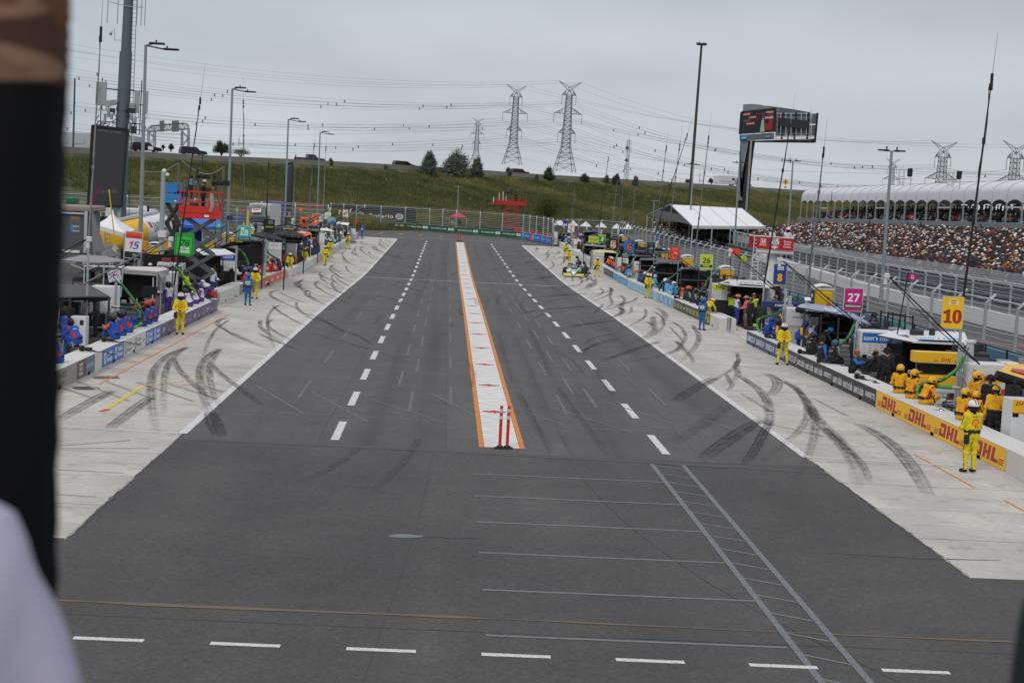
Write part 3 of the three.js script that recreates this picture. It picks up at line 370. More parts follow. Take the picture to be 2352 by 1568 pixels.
{const grassT=dataTex(1024,(i,j)=>{const n=tn(i,j,1024,26,2,4),m=tn(i,j,1024,4,9,4),s=tn(i*1,j,1024,120,5,2),g=hsh(i,j,2);const k=.55+.5*n+.35*(s-.5)+.25*(g-.5),y=sst(.42,.68,m);return[(52+42*y)*k*1.25,(64+24*y)*k*1.25,(24+14*y)*k*1.25];});
const nu=150,nv=26;const P=slopeAt=(u,v)=>{const t=topC.getPoint(clamp(u)),W=50+14*u,fx=.85*W*v,fz=.53*W*v,x=t.x+fx,z=t.z+fz,base=H(Math.min(-z,540))-.4,yt=t.y-1.05;const pr=Math.pow(v,.82);let y=yt+.12+(base-yt)*pr;y+=(fbm(x*.09,z*.09,0,4)-.5)*2.6*Math.sin(Math.PI*clamp(v))+(fbm(x*.6,z*.6,3,3)-.5)*.7*sst(0,.08,v)*(1-.5*v);return[x,y,z];};
const g=grid(nu,nv,P,(u,v)=>[u*38,v*7]);const m=struct('embankment',g,new THREE.MeshStandardMaterial({map:grassT,roughness:1,side:THREE.DoubleSide}));
// rough grass and reeds on the slope
const tuft=(()=>{const P2=[];for(let k=0;k<7;k++){const a=k*.9,h=.5+.5*hsh(k,1,1),r=.24*hsh(k,2,1),lx=.3*(hsh(k,3,1)-.5),lz=.3*(hsh(k,4,1)-.5),cx=Math.cos(a)*r,cz=Math.sin(a)*r,w=.05;P2.push(cx-w*Math.cos(a*2),0,cz-w*Math.sin(a*2),cx+w*Math.cos(a*2),0,cz+w*Math.sin(a*2),cx+lx,h,cz+lz);}const q=new THREE.BufferGeometry();q.setAttribute('position',new THREE.Float32BufferAttribute(P2,3));q.computeVertexNormals();return q;})();
const N=120000,im=new THREE.InstancedMesh(tuft,new THREE.MeshStandardMaterial({color:'#ffffff',roughness:1,side:THREE.DoubleSide}),N);im.name='wild_grass';const mt=new THREE.Matrix4(),q=new THREE.Quaternion(),c=new THREE.Color();
for(let i=0;i<N;i++){const u=.05+.93*rnd(),v=.022+rnd()*1.0,p=P(u,v),m2=fbm(p[0]*.05,p[2]*.05,2,4),m3=fbm(p[0]*.35,p[2]*.35,7,3);const reed=sst(.62,.95,v)*sst(.35,.6,u),s=sst(-.03,.1,v)*(.55+rnd()*.9+m3*.8)*(1+reed*1.1);q.setFromAxisAngle(new THREE.Vector3(0,1,0),rnd()*6.3);mt.compose(V3([p[0],p[1]-.12,p[2]]),q,new THREE.Vector3(s*1.25,s*(.68+.5*reed),s*1.25));im.setMatrixAt(i,mt);
const y=sst(.42,.62,m2+(rnd()-.5)*.12),dry=rnd()<.06+.22*reed?1:0,k=.55+.75*m3*(.7+.6*rnd());c.setRGB((.086+.085*y+.12*dry)*k,(.104+.055*y+.1*dry)*k,(.032+.026*y+.06*dry)*k);im.setColorAt(i,c);}
scene.add(im);tag(im,'rough wild grass and reeds covering the freeway embankment','grass',null,'stuff');
// road deck and its concrete parapet
const deck=grid(120,2,(u,v)=>{const t=topC.getPoint(u);return[t.x-.85*26*v-.2,t.y-.95,t.z-.53*26*v];});struct('freeway',deck,M('#77777a',.9));
const w=thing('freeway_parapet','long tan grey concrete parapet along the freeway on top of the embankment','wall');const K=60;for(let k=0;k<K;k++){const a=topC.getPoint(k/K),b=topC.getPoint((k+.997)/K);part('parapet_block',beam([a.x,a.y-.55,a.z],[b.x,b.y-.55,b.z],.35,1.1),k % 2?M('#8b867f',.92):M('#86827c',.92),w);}}
const onTop=(px,py,back=4)=>{const d=fwD(px),p=at(px,py,d+back);return p;};
// -- pylons and wires
const lat=M('#565c60',.6,.3);
function pylonGeo(Ht,armW){// four-legged lattice tower: returns part geometries and insulator points, base at y = 0, arms along x
const T=.07*(Ht/45)*1.5,hw=(t)=>t<.28?5.2-(5.2-2.2)*t/.28:2.2-.8*clamp((t-.28)/.55),tower=[],arms=[[],[],[]],peaks=[],ins=[],tips=[];
const lv=[0,.09,.16,.22,.28,.33,.38,.43,.48,.53,.58,.63,.68,.73,.78,.83,.87];const C=(t,i)=>{const h=hw(t);return[[-h,t*Ht,-h],[h,t*Ht,-h],[h,t*Ht,h],[-h,t*Ht,h]][i % 4];};
for(let k=0;k<lv.length-1;k++)for(let i=0;i<4;i++){const a=lv[k],b=lv[k+1];tower.push(bar(C(a,i),C(b,i),T*1.25,4),bar(C(a,i),C(b,i+1),T*.75,4),bar(C(a,i+1),C(b,i),T*.75,4),bar(C(b,i),C(b,i+1),T*.7,4));}
const arm=(t,L,rise,k)=>{const y=t*Ht,h=hw(t);for(const s of[-1,1]){const tip=[s*L,y,0];for(const z of[-h,h]){arms[k].push(bar([s*h,y,z],tip,T,4),bar([s*h,y+rise,z*.8],tip,T,4));const n=4;for(let q=1;q<n;q++){const f=q/n,x=s*(h+(L-h)*f),yy=y+rise*(1-f),zz=z*(1-f);arms[k].push(bar([x,y,zz],[x,yy,zz*.8],T*.6,4),bar([x,yy,zz*.8],[s*(h+(L-h)*(q+1)/n),y,z*(1-(q+1)/n)],T*.6,4));}}ins.push(bar(tip,[tip[0],y-4.6,0],T*1.1,5));ins.push(sph(T*2.2,tip[0],y-4.6,0,6));tips.push([tip[0],y-4.7,0]);}};
arm(.44,armW*.62,2.6,0);arm(.66,armW,3,1);arm(.87,armW*.5,2.8,2);
const y0=.87*Ht+2.4;for(const s of[-1,1]){const tip=[s*armW*.82,Ht+1,0];peaks.push(bar([0,y0-.6,0],tip,T,4),bar([-s*.8,y0+1.2,0],tip,T,4));for(let q=1;q<5;q++){const f=q/5,A=[tip[0]*f,y0-.6+(tip[1]-y0+.6)*f,0],Bq=[-s*.8+(tip[0]+s*.8)*f,y0+1.2+(tip[1]-y0-1.2)*f,0],f2=(q-1)/5;peaks.push(bar(A,Bq,T*.6,4),bar([tip[0]*f2,y0-.6+(tip[1]-y0+.6)*f2,0],Bq,T*.6,4));}tips.push(tip);}
for(const s of[-1,1])for(const z of[-1,1])peaks.push(bar([s*hw(.87),.87*Ht,z*hw(.87)],[0,y0+.6,0],T,4));
return{tower:join(tower),arms:arms.map(join),peaks:join(peaks),ins:join(ins),tips};
}
const PG=pylonGeo(45,7.3),pylons=[];
function pylon(px,pyTop,d,armPx,lean,label){const s=armPx/2*d/FL/7.3,top=at(px,pyTop,d),g=thing('power_pylon',label,'pylon',[top[0],top[1]-46*s,top[2]],.12,'lattice power pylons beyond the freeway');g.scale.setScalar(s);g.rotation.z=-lean*R;
part('lattice_tower',PG.tower,lat,g);PG.arms.forEach((a)=>part('crossarm',a,lat,g));part('peak_arms',PG.peaks,lat,g);part('insulator',PG.ins,lat,g);g.updateMatrixWorld(true);pylons.push(PG.tips.map((t)=>V3(t).applyMatrix4(g.matrixWorld).toArray()));return g;}
pylon(1307,187,712,65,.8,'tallest lattice power pylon, right of the two large central ones');pylon(1185,195,770,57,.8,'lattice power pylon just left of the tallest central one');pylon(1097,271,1300,32,.7,'smallest lattice pylon, left of the central pair behind a bush');
pylon(2167,324,584,78,.8,'lattice pylon rising behind the white grandstand roof between two loudspeakers');pylon(2051,364,1060,43,.7,'small lattice pylon behind the tall lamp post left of the grandstand loudspeakers');pylon(2334,324,545,84,.8,'lattice pylon cut by the right picture edge behind the grandstand roof');
const wireM=M('#6d757b',.6);let wireN=0;const WL=(i)=>i>5?`${i % 2?'right':'left'} peak`:`${i % 2?'right':'left'} end of the ${['low','middle','high'][i>>1]} crossarm`;
function wire(a,b,sag,r,label,strands=1){const A=V3(a),Bv=V3(b),L=[];for(let q=0;q<strands;q++){const pts=line(15,(i)=>{const t=i/14,p=A.clone().lerp(Bv,t);return[p.x,p.y-sag*4*t*(1-t)+q*1.1,p.z+q];});for(let i=0;i<14;i++)L.push(bar(pts[i],pts[i+1],r,3));}
for(let k=1;k<5&&strands>1;k++){const t=k/5+.03*(wireN % 3),p=A.clone().lerp(Bv,t);p.y-=sag*4*t*(1-t);L.push(box(.5,1.1,.15,p.x,p.y+.55,p.z));}wireN++;return one('power_line',L,wireM,label,'power line','overhead power lines strung across the sky');}
const leftY=[[270,300],[225,262],[160,195],[138,168],[86,113],[62,92],[48,40],[40,60]];
[[0,'right'],[1,'left']].forEach(([k,w])=>pylons[k].forEach((t,i)=>{const sideIdx=i;const px=-60,py=[264,278,214,226,132,152,66,84][i]+(k?14:0)-6;wire(t,at(px,py,560+k*40),7,.045,`wire running left from the ${WL(i)} of the ${w} central pylon`,i>5?1:2);}));
[[0,3,'right'],[1,5,'left']].forEach(([a,b,w])=>pylons[a].forEach((t,i)=>wire(t,a?at(2500,[560,566,470,478,405,412,330,338][i],560):pylons[b][i],9,.045,`wire running right from the ${WL(i)} of the ${w} central pylon`,i>5?1:2)));
pylons[2].slice(0,6).forEach((t,i)=>{wire(t,at(-60,[336,338,318,322,296,300][i],1000),4,.05,`thin wire running left from the ${WL(i)} of the smallest pylon`);wire(t,pylons[4][i],9,.05,`thin wire running right from the ${WL(i)} of the smallest pylon`);});
pylons[3].slice(0,6).forEach((t,i)=>wire(t,pylons[5][i],1.5,.045,`wire from the ${WL(i)} of the pylon behind the grandstand roof`));

// -- light poles, masts, cell tower
const poleM=M('#8f989d',.5,.4),headM=M('#2c2622',.6);
function lampPost(px,pyTop,pxB,X,label,twin){const top=onX(px,pyTop,X),d=-top[2],y0=H(d)-.1,b=at(pxB,pyTop+400,d),g=thing('light_pole',label,'light pole',[top[0],y0,-d],0,'grey parking lot light poles at left'),h=top[1]-y0,lean=(top[0]-onX(pxB,530,X)[0]*1)*0;
part('pole',cyl(.085,.15,h,0,h/2,0,10),poleM,g);part('base',cyl(.32,.34,.8,0,.4,0,12),concG,g);
for(const s of twin?[-1,1]:[0,1]){const L=twin?1:1.15;const o=s===0?.35:0;const hd=part('lamp_head',[box(.95,.12,.42,(twin?s*.75:.75+s*.8),h+.12-s*(twin?0:.28),o,.05),cyl(.05,.05,.16,(twin?s*.6:.7+s*.6),h+.24-s*(twin?0:.28),o,6)],headM,g);part('bracket',beam([0,h,0],[twin?s*.4:.4+s*.8,h+.06-s*(twin?0:.25),o],.09),poleM,g);}return g;}
lampPost(334,104,316,-19,'tall grey light pole with twin dark heads nearest at left, beside the cell tower');lampPost(533,204,520,-19,'grey light pole with twin dark heads beside the red scissor lift');lampPost(662,274,650,-19,'grey light pole standing behind the grey truck');lampPost(735,304,722,-19,'smallest grey light pole of the left row in front of the Ontario banner');
function tallPole(px,py,d,label,r=.16,heads=2,col=poleM){const t=at(px,py,d),y0=H(Math.min(d,540))-.3,h=t[1]-y0,g=thing('light_mast',label,'light pole',[t[0],y0,-d]);part('pole',cyl(r*.6,r,h,0,h/2,0,10),col,g);for(let k=0;k<heads;k++)part('lamp_head',[box(.85,.12,.36,k?.62:-.62,h+.05,0,.05),cyl(.06,.06,.3,k?.4:-.4,h+.2,0,6)],headM,g);part('bracket',beam([-.6,h,0],[.6,h,0],.08),col,g);return g;}
{const g=tallPole(1605,99,290,'very tall slim dark lighting mast rising above everything right of centre',.34,2,M('#3a3836',.7));g.rotation.z=-.9*R;part('lamp_ring',new THREE.TorusGeometry(.9,.12,6,16).rotateX(Math.PI/2).translate(0,at(1605,99,290)[1]-H(290)+.3-.2,0),headM,g);}
tallPole(2049,347,118,'grey double headed light pole in front of the grandstand crowd');tallPole(1822,370,200,'grey double headed light pole with a small sign box beside the marquee');tallPole(1593,378,240,'slim double headed light pole left of the billboard');tallPole(1699,374,232,'slim double headed light pole directly before the billboard leg');
tallPole(1503,461,245,'short grey camera pole beside the white marquee',.13,0);tallPole(1410,476,262,'short grey pole on the reeds right of the round green bush',.13,0);tallPole(1053,428,258,'short grey pole with bent top behind the red canopy',.13,0);
{const d=150,b=at(262,505,d),x0=b[0]+.3,y0=H(d),g=thing('cell_tower','thick blue grey cell tower monopole with white panel antennas at upper left','cell tower',[x0,y0,-d]),st=M('#5b6a72',.6,.25);g.rotation.z=-1.1*R;const ys=(py)=>at(270,py,d)[1]-y0,h1=ys(121),h2=ys(250),ht=ys(-60);
part('shaft',[cyl(.62,.74,h2,0,h2/2,0,18),cyl(.58,.62,h1-h2,0,(h1+h2)/2,0,18),cyl(.58,.58,.25,0,h1,0,18),cyl(.66,.66,.3,0,h2,0,18)],st,g);part('shaft',cyl(.4,.48,ht-h1,0,(ht+h1)/2,0,16),st,g);
const lad=[];for(const s of[-.18,.18])lad.push(bar([.85+s,2,.1],[.62+s,ht,.1],.025,4));for(let k=0;k<60;k++){const t=k/60,x=.85-.23*t;lad.push(bar([x-.18,2+(ht-2)*t,.1],[x+.18,2+(ht-2)*t,.1],.018,4));}part('ladder',lad,steelDark,g);
const pm=M('#98a2a2',.5);const yA=ys(228);for(const[x,z,w,hh,dy]of[[-2.3,.5,.46,2.2,.4],[-1.7,.8,.46,2.2,.4],[1.35,.5,.5,2.1,-.1],[2.1,.3,.5,2.1,-.1],[-1.25,.8,.5,.6,-.5],[2.05,.6,.36,.8,-2.2],[-1.6,.4,.25,.9,-1.9]]){const a=part('panel_antenna',box(w,hh,.22,x,yA+dy,z,.05),pm,g);part('cable_loop',tube([[x-.1,yA+dy-hh/2,z],[x-.1,yA+dy-hh/2-.4,z+.1],[x+.15,yA+dy-hh/2-.5,z],[x+.2,yA+dy-hh/2-.1,z-.2]],.03,10,4),black,a);}
for(const[x,y]of[[-.95,-.4],[-.68,-.35],[.85,-.55],[1.1,-.55],[-1.2,-1.5],[-.9,-1.7],[.95,-1.6],[1.3,-1.9],[-1.7,-2.4],[.8,-2.5]])part('radio_unit',box(.27,.52,.26,x,yA+y,.75,.03),M('#8e989b',.5),g);
for(const y of[yA+.9,yA-.4,yA-2.2])part('mount_ring',[beam([-2.3,y,.35],[2.2,y,.35],.09),beam([-.7,y,-.5],[-2.2,y,.5],.07),beam([.7,y,-.5],[2.1,y,.4],.07),bar([-2.0,y-1,.4],[-2.0,y+1,.4],.05,6),bar([1.7,y-1,.4],[1.7,y+1,.4],.05,6)],steelDark,g);for(let k=0;k<16;k++){const x=(k % 2?1:-1)*rr(.7,2.2),y=yA-rr(.6,2.8);part('cable_loop',tube([[x,y,.6],[x+rr(-.4,.4),y-.5,.7],[x+rr(-.3,.3),y-.9,.6],[x*.5,y-rr(.2,1.2),.6]],.04,12,4),black,g);}for(const[x,y,w,h2]of[[-1.4,-2.9,.5,.6],[1.2,-2.8,.5,.7],[-.9,-1.1,.5,.4],[1.0,-1.0,.5,.5]])part('junction_box',box(w,h2,.35,x,yA+y,.6,.03),steelDark,g);
const y3=ys(14);part('whip_mount',[beam([-1.7,y3+.3,.3],[0,y3,.5],.08),beam([0,y3,.4],[1.5,y3,.4],.08),...[-1.8,-.85,.95,1.35,1.7].map((x)=>bar([x,y3-1.7,.4],[x,y3+2.6,.4],.045,6))],galv,g);
part('dish',[new THREE.SphereGeometry(.24,12,8,0,6.3,0,1.6).rotateZ(1.5).translate(-1.35,ys(78),.3),bar([-1.1,ys(66),.3],[-1.05,ys(95),.3],.04,6),beam([-1.05,ys(93),.3],[0,ys(92),.3],.08)],galvLight,g);}
// dark LED screens at left
const ledT=printed(256,512,(x,w,h)=>{fill(x,'#33343a',0,0,w,h);fill(x,'#2a2a2c',0,0,w,h*.06);txt(x,'BERNARDT  DR  OLETTE',w*.5,h*.05,h*.03,'#76787c','bold',w*.9);x.fillStyle='#5b2a38';x.beginPath();x.moveTo(0,h*.95);x.lineTo(w*.3,h*.72);x.lineTo(w*.4,h*.72);x.lineTo(w*.1,h);x.fill();txt(x,'MACHINE',w*.6,h*.8,h*.05,'#5d606a','bold',w*.6);x.fillStyle='#555a64';x.beginPath();x.ellipse(w*.07,h*.88,w*.045,h*.05,0,0,7);x.fill();fill(x,'#8d93a0',w*.03,h*.95,w*.08,h*.035);});
function ledScreen(label,pxs,d,name='led_screen'){const[a,b,c,e]=pxs.map((p)=>at(p[0],p[1],p[2]||d)),g=thing(name,label,'screen');part('screen_face',quadG(a,b,c,e),ledT,g);const k=(p)=>[p[0]-.1,p[1],p[2]-.35];part('cabinet',[slab([k(a),k(b),k(c),k(e)].map((p)=>p),.02),beam(a,e,.16),beam(b,c,.16),beam(e,c,.16),beam(a,b,.16)],black,g);part('mast',[beam([a[0]+.1,H(d)-.2,a[2]-.4],[e[0],e[1],e[2]-.4],.28),beam([b[0]-.3,H(d),b[2]-.4],[b[0]-.3,b[1]+1,b[2]-.4],.28)],galv,g);return g;}
ledScreen('large switched-off dark LED screen below the cell tower at left',[[201,475],[279,474],[292,297],[211,288]],128);ledScreen('far dark LED screen beyond the grey truck',[[650,505,226],[668,504,222],[672,372,222],[656,378,226]],226);
{const d=300,g=thing('sign_gantry','tubular freeway sign gantry seen from behind at upper left','sign gantry'),A=(x,y)=>at(x,y,d),m=M('#8b8f90',.6,.4),L=[];const P=(x,y,z)=>{const p=A(x,y);return[p[0],p[1],p[2]+z];};
for(const[x0,x1]of[[342,356],[419,434]])for(const z of[0,1.6])L.push(bar(P(x0,338,z),P(x0,296,z),.12,6),bar(P(x1,338,z),P(x1,293,z),.12,6),bar(P(x0,334,z),P(x1,318,z),.07,5),bar(P(x1,318,z),P(x0,302,z),.07,5));part('leg',L,m,g);
const T=[];for(const z of[0,1.6]){T.push(bar(P(342,296,z),P(350,289,z),.1,6),bar(P(350,289,z),P(425,283,z),.12,6),bar(P(425,283,z),P(434,290,z),.1,6),bar(P(342,302,z),P(434,296,z),.12,6));for(let k=0;k<9;k++)T.push(bar(P(345+k*10,301-k*.6,z),P(350+k*10,288-k*.6,z),.06,5),bar(P(350+k*10,288-k*.6,z),P(355+k*10,301-k*.6,z),.06,5));}part('truss',T,m,g);
for(const[a,b,y0,y1]of[[370,381,279,303],[398,414,279,303]])part('sign_back',[slab([P(a,y0,1.9),P(b,y0-1,1.9),P(b,y1,1.95),P(a,y1+1,1.95)],.08),...line(5,(k)=>beam(P(a,y0+k*5,2),P(b,y0+k*5-1,2),.06))],M('#777b7b',.7,.2),g);part('catwalk',line(12,(k)=>beam(P(352+k*6,306,0),P(356+k*6,309,2.4),.09)),m,g);}
// low buildings far left beyond the freeway
one('far_building',[box(26,4,8),...line(8,(k)=>box(2,1.2,.1,-11+k*3.2,.4,4.05))],M('#aeb5b8',.8),'pale low industrial building on the skyline at far left','building',null,at(172,328,330));
one('utility_pole',cyl(.14,.2,17,0,0,0,8),M('#4b5558',.8),'dark utility pole at far left near the black column','pole',null,at(168,300,260));

// -- freeway traffic
function carGeo(L,Hh,kind){// profile extruded across, nose toward +x
const s=new THREE.Shape(),P={suv:[[0,.3],[.0,.62],[.03,.95],[.1,1],[.58,.98],[.72,.64],[.97,.56],[1,.3]],van:[[0,.28],[.0,.75],[.05,1],[.55,.98],[.76,.66],[.96,.54],[1,.28]],pickup:[[0,.3],[0,.62],[.4,.62],[.42,1],[.64,.98],[.74,.66],[.98,.6],[1,.3]],jeep:[[0,.3],[0,.98],[.6,1],[.67,.66],[.97,.63],[1,.32]]}[kind];
s.moveTo(P[0][0]*L-L/2,P[0][1]*Hh);for(const p of P.slice(1))s.lineTo(p[0]*L-L/2,p[1]*Hh);s.closePath();
return new THREE.ExtrudeGeometry(s,{depth:1.7,bevelEnabled:true,bevelSize:.06,bevelThickness:.06,bevelSegments:1}).translate(0,0,-.85);
}
function car(px,py,L,Hh,kind,col,label,cat,back=5){const p=onTop(px,py,back),g=thing(kind==='pickup'?'pickup_truck':'freeway_car',label,cat,[p[0],p[1]-Hh*.8,p[2]],.42);part('body',carGeo(L,Hh,kind),M(col,.3,.2,{}),g);
const gl=M('#1b2226',.12,.1),gx=kind==='pickup'?[.44,.62]:kind==='jeep'?[.05,.58]:[.08,.6];for(const z of[-.93,.93]){const n=kind==='pickup'?2:3;for(let k=0;k<n;k++){const a=gx[0]+(gx[1]-gx[0])*k/n+.01,b=gx[0]+(gx[1]-gx[0])*(k+1)/n-.012;part('window',box((b-a)*L,Hh*.24,.02,((a+b)/2-.5)*L,Hh*.8,z),gl,g);}}
for(const x of[-.3,.3])for(const z of[-.8,.8]){const w=part('wheel',new THREE.CylinderGeometry(.36,.36,.24,14).rotateX(Math.PI/2).translate(x*L,.36,z),rubber,g);part('rim',new THREE.CylinderGeometry(.2,.2,.26,10).rotateX(Math.PI/2).translate(x*L,.36,z),chrome,w);}for(const z of[-.7,.7])part('tail_light',box(.04,.22,.3,-L/2-.05,Hh*.55,z),M('#a01818',.3),g);return g;}
{const g=car(335,333,5.1,1.8,'suv','#121316','black and white police SUV with roof light bar on the freeway','SUV');part('door_panel',box(.9,.6,.03,.55,.95,.93),M('#e4e6e8',.4),g);part('light_bar',box(.25,.14,1.1,-.1,1.88,0,.04),M('#20242c',.3),g);}
car(443,342,4.7,1.68,'suv','#23262c','dark charcoal SUV on the freeway right of the police car','SUV');car(711,359,5.8,1.85,'pickup','#3a4147','dark grey pickup truck on the freeway','pickup truck');car(929,374,5,1.75,'van','#2a1c20','dark maroon minivan on the freeway above the lane','minivan');car(1194,391,4.6,1.65,'suv','#35161b','dark red SUV on the freeway between the two large pylons','SUV');car(1720,425,4.3,1.9,'jeep','#c9cccd','white off-road vehicle with dark roof on the freeway beside the billboard leg','SUV',4);one('freeway_car',[carGeo(4.5,1.4,'suv')],M('#3b3a3c',.4),'low dark car roof just showing over the freeway parapet at right','car',null,(()=>{const p=onTop(1522,417,4);return[p[0],p[1]-1.3,p[2]];})());
{const p=onTop(1672,414,9),g=thing('travel_trailer','white travel trailer on the freeway left of the billboard leg','trailer',[p[0],p[1]-1.9,p[2]],.42);const w=M('#cdd0d1',.5);part('body',box(9.2,2.7,2.3,0,2.0,0,.15),w,g);part('front_cap',box(.5,2.5,2.2,-4.7,2.0,0,.2),w,g);for(const x of[1.4,3.2])part('window',box(.9,.7,.03,x,2.3,1.17),M('#22272b',.2),g);part('door',box(.7,1.9,.03,2.4,1.7,1.17),M('#b9bcbd',.5),g);part('stripe',box(4,.16,.03,-1.5,1.5,1.168),M('#7b8288',.5),g);part('roof_unit',[box(.9,.3,.8,-.5,3.5,0,.08),box(.6,.2,.6,2,3.45,0,.06)],w,g);for(const x of[.3,1.3])part('wheel',new THREE.CylinderGeometry(.36,.36,.25,12).rotateX(Math.PI/2).translate(x,.36,1),rubber,g);}
{const p=onTop(1805,418,3),g=thing('warning_sign','yellow diamond warning sign with small plate beside the freeway parapet','sign',p),y=M('#d79a1a',.5);part('plate',box(1.5,1.5,.05,0,0,0).rotateZ(Math.PI/4),y,g);part('lower_plate',box(1,.7,.05,0,-1.7,0),y,g);part('post',box(.12,4.4,.1,0,-2,-.06),galv,g);part('symbol',box(.25,.9,.02,0,0,.035),black,g);}
for(const[px,py,s]of[[1885,432,1],[1800+22,0,0]])if(s){const p=onTop(px,py,60),g=thing('utility_pole','dark wooden utility pole with crossarm behind the freeway at right','pole',p);part('pole',cyl(.16,.2,12,0,-4,0,8),M('#3f3b38',.9),g);part('crossarm',box(2.4,.14,.14,0,1.2,0),M('#3f3b38',.9),g);}
{const d=900,p=at(1445,320,d),g=thing('radio_mast','slim lattice radio mast with dishes right of the central pylons','radio mast',[p[0],p[1]-30,p[2]]),L=[];for(const[x,z]of[[-.6,-.6],[.6,-.6],[.6,.6],[-.6,.6]])L.push(bar([x,0,z],[x,30,z],.1,4));for(let k=0;k<18;k++)L.push(bar([-.6,k*1.66,.6],[.6,k*1.66+1.66,.6],.07,4),bar([.6,k*1.66,.6],[-.6,k*1.66+1.66,.6],.07,4));part('lattice',L,lat,g);for(const y of[18,25])part('dish',new THREE.CylinderGeometry(1,1,.7,14).rotateX(1.57).translate(-.9,y,.7),lat,g);part('whip',[bar([-1.4,22,0],[-1.4,29,0],.06,4),bar([1.6,22,0],[1.6,29,0],.06,4),bar([0,30,0],[0,34,0],.06,4),bar([-1.4,24,0],[1.6,24,0],.06,4)],lat,g);}

// -- bushes and trees
const leafM=(c)=>{const k='leaf'+c;if(!MC.has(k))MC.set(k,new THREE.MeshStandardMaterial({color:c,roughness:.9,vertexColors:true,side:THREE.DoubleSide}));return MC.get(k);};
function crownGeo(blobs,n,ls,sd,elong=1.8){const P=[],C=[];const tot=blobs.reduce((s,b)=>s+b[3]**2,0);blobs.forEach((b,bi)=>{const m=Math.round(n*b[3]**2/tot);for(let i=0;i<m;i++){const a=rnd()*6.283,z=rnd()*2-1,q=Math.sqrt(1-z*z),r=b[3]*Math.pow(rnd(),.42)*(.72+.5*noise(a*1.5+bi*5,z*2.5,sd)),c=[b[0]+Math.cos(a)*q*r,b[1]+z*r*(b[4]||1),b[2]+Math.sin(a)*q*r];if(c[1]<.05)continue;const u=[rnd()-.5,rnd()-.2,rnd()-.5],l=ls*(.6+.8*rnd()),w=[rnd()-.5,rnd()-.5,rnd()-.5],un=Math.hypot(...u),wn=Math.hypot(...w);const A=u.map((v)=>v/un*l*elong),W=w.map((v)=>v/wn*l*.5);P.push(c[0]-W[0],c[1]-W[1],c[2]-W[2],c[0]+W[0],c[1]+W[1],c[2]+W[2],c[0]+A[0],c[1]+A[1],c[2]+A[2]);const t=.75+.5*rnd();for(let k=0;k<3;k++)C.push(t,t,t);}});
const g=new THREE.BufferGeometry();g.setAttribute('position',new THREE.Float32BufferAttribute(P,3));g.setAttribute('color',new THREE.Float32BufferAttribute(C,3));g.computeVertexNormals();return g;}
function bush(px,pyB,wPx,hPx,d,col,label,cat='bush',grp){const p=d?at(px,pyB,d):onSlope(px,pyB);d=-p[2];const s=d/FL,kk=wPx>25?1.2:.9,w=wPx*s*kk,h=hPx*s*kk,g=thing('bush',label,cat,p,0,grp),bl=[];const n=7;for(let k=0;k<n;k++){const t=k/n;bl.push([(rnd()-.5)*w*.55*(1-t*.4),h*(.22+.6*t),(rnd()-.5)*w*.5,Math.min(w,h)*(.3-.12*t),1.15]);}bl.push([0,h*.4,0,w*.36,h/w],[w*.22,h*.14,0,w*.24],[-w*.22,h*.16,0,w*.25],[0,h*.12,w*.1,w*.28]);
part('crown',crownGeo(bl,3200,h*.04,px,3),leafM(col),g);const tr=[];for(let k=0;k<5;k++){const a=k*1.3;tr.push(bar([0,-.5,0],[Math.cos(a)*w*.25,h*(.5+.08*k),Math.sin(a)*w*.2],.1,5,.03));}part('trunk',tr,M('#4c4438',.95),g);}
const sage='#5d6959',dk='#2f3d22';
for(const[x,y,w,h,c,l]of[[978,402,40,50,sage,'tall grey green bush left of the widest one on the embankment'],[1047,408,62,54,sage,'widest silvery bush on the embankment crest'],[1094,408,30,44,sage,'upright silvery bush in front of the smallest pylon'],[1164,404,20,24,sage,'small bush just left of the dark red SUV'],[1228,414,14,18,sage,'tiny bush low on the slope right of the dark red SUV'],[1261,409,26,28,'#3c4a32','round bush at the left foot of the tallest pylon'],[1345,420,24,24,'#3c4a32','bush right of the tallest pylon'],[1392,422,15,24,sage,'thin bush just left of a darker one right of centre'],[1413,426,24,32,'#3c4a32','dark upright bush below the radio mast'],[1461,430,18,30,sage,'thin pale bush right of the radio mast'],[881,377,24,12,sage,'low bush left of the maroon minivan'],[755,373,16,22,sage,'small bush behind the last light pole'],[1698,432,14,30,sage,'bush half hidden by the billboard leg']])bush(x,y,w,h,0,c,l);
for(const[x,y,w,h,l]of[[508,352,38,26,'rounded dark green tree beyond the freeway right of the charcoal SUV'],[552,355,46,14,'low spreading dark tree beyond the freeway'],[392,343,18,16,'small pale tree behind the gantry leg'],[374,340,14,10,'tiny shrub between the two cars on the freeway'],[428,345,18,12,'low shrub behind the charcoal SUV'],[1580,420,20,12,'small green tree at the foot of the tall mast'],[1634,420,22,14,'small green tree just right of the tall mast']])bush(x,y,w,h,fwD(x)+45,dk,l,'tree');
{const d=268,p=at(1258,512,d),g=thing('round_tree','round yellow green tree at the foot of the embankment right of the red lift','tree',p),bl=[];for(let k=0;k<16;k++){const a=rnd()*6.28,r=rnd()*2.6;bl.push([Math.cos(a)*r,1.6+rnd()*2.4-r*.25,Math.sin(a)*r,1.1+rnd()*.6]);}part('crown',crownGeo(bl,9000,.13,3,1.4),leafM('#4c5420'),g);part('trunk',[bar([0,-.6,0],[.2,2.4,0],.22,7,.12),bar([0,1,0],[-1.3,2.8,.3],.1,5,.04),bar([0,1,0],[1.3,2.6,-.3],.1,5,.04)],M('#4c4438',.95),g);}
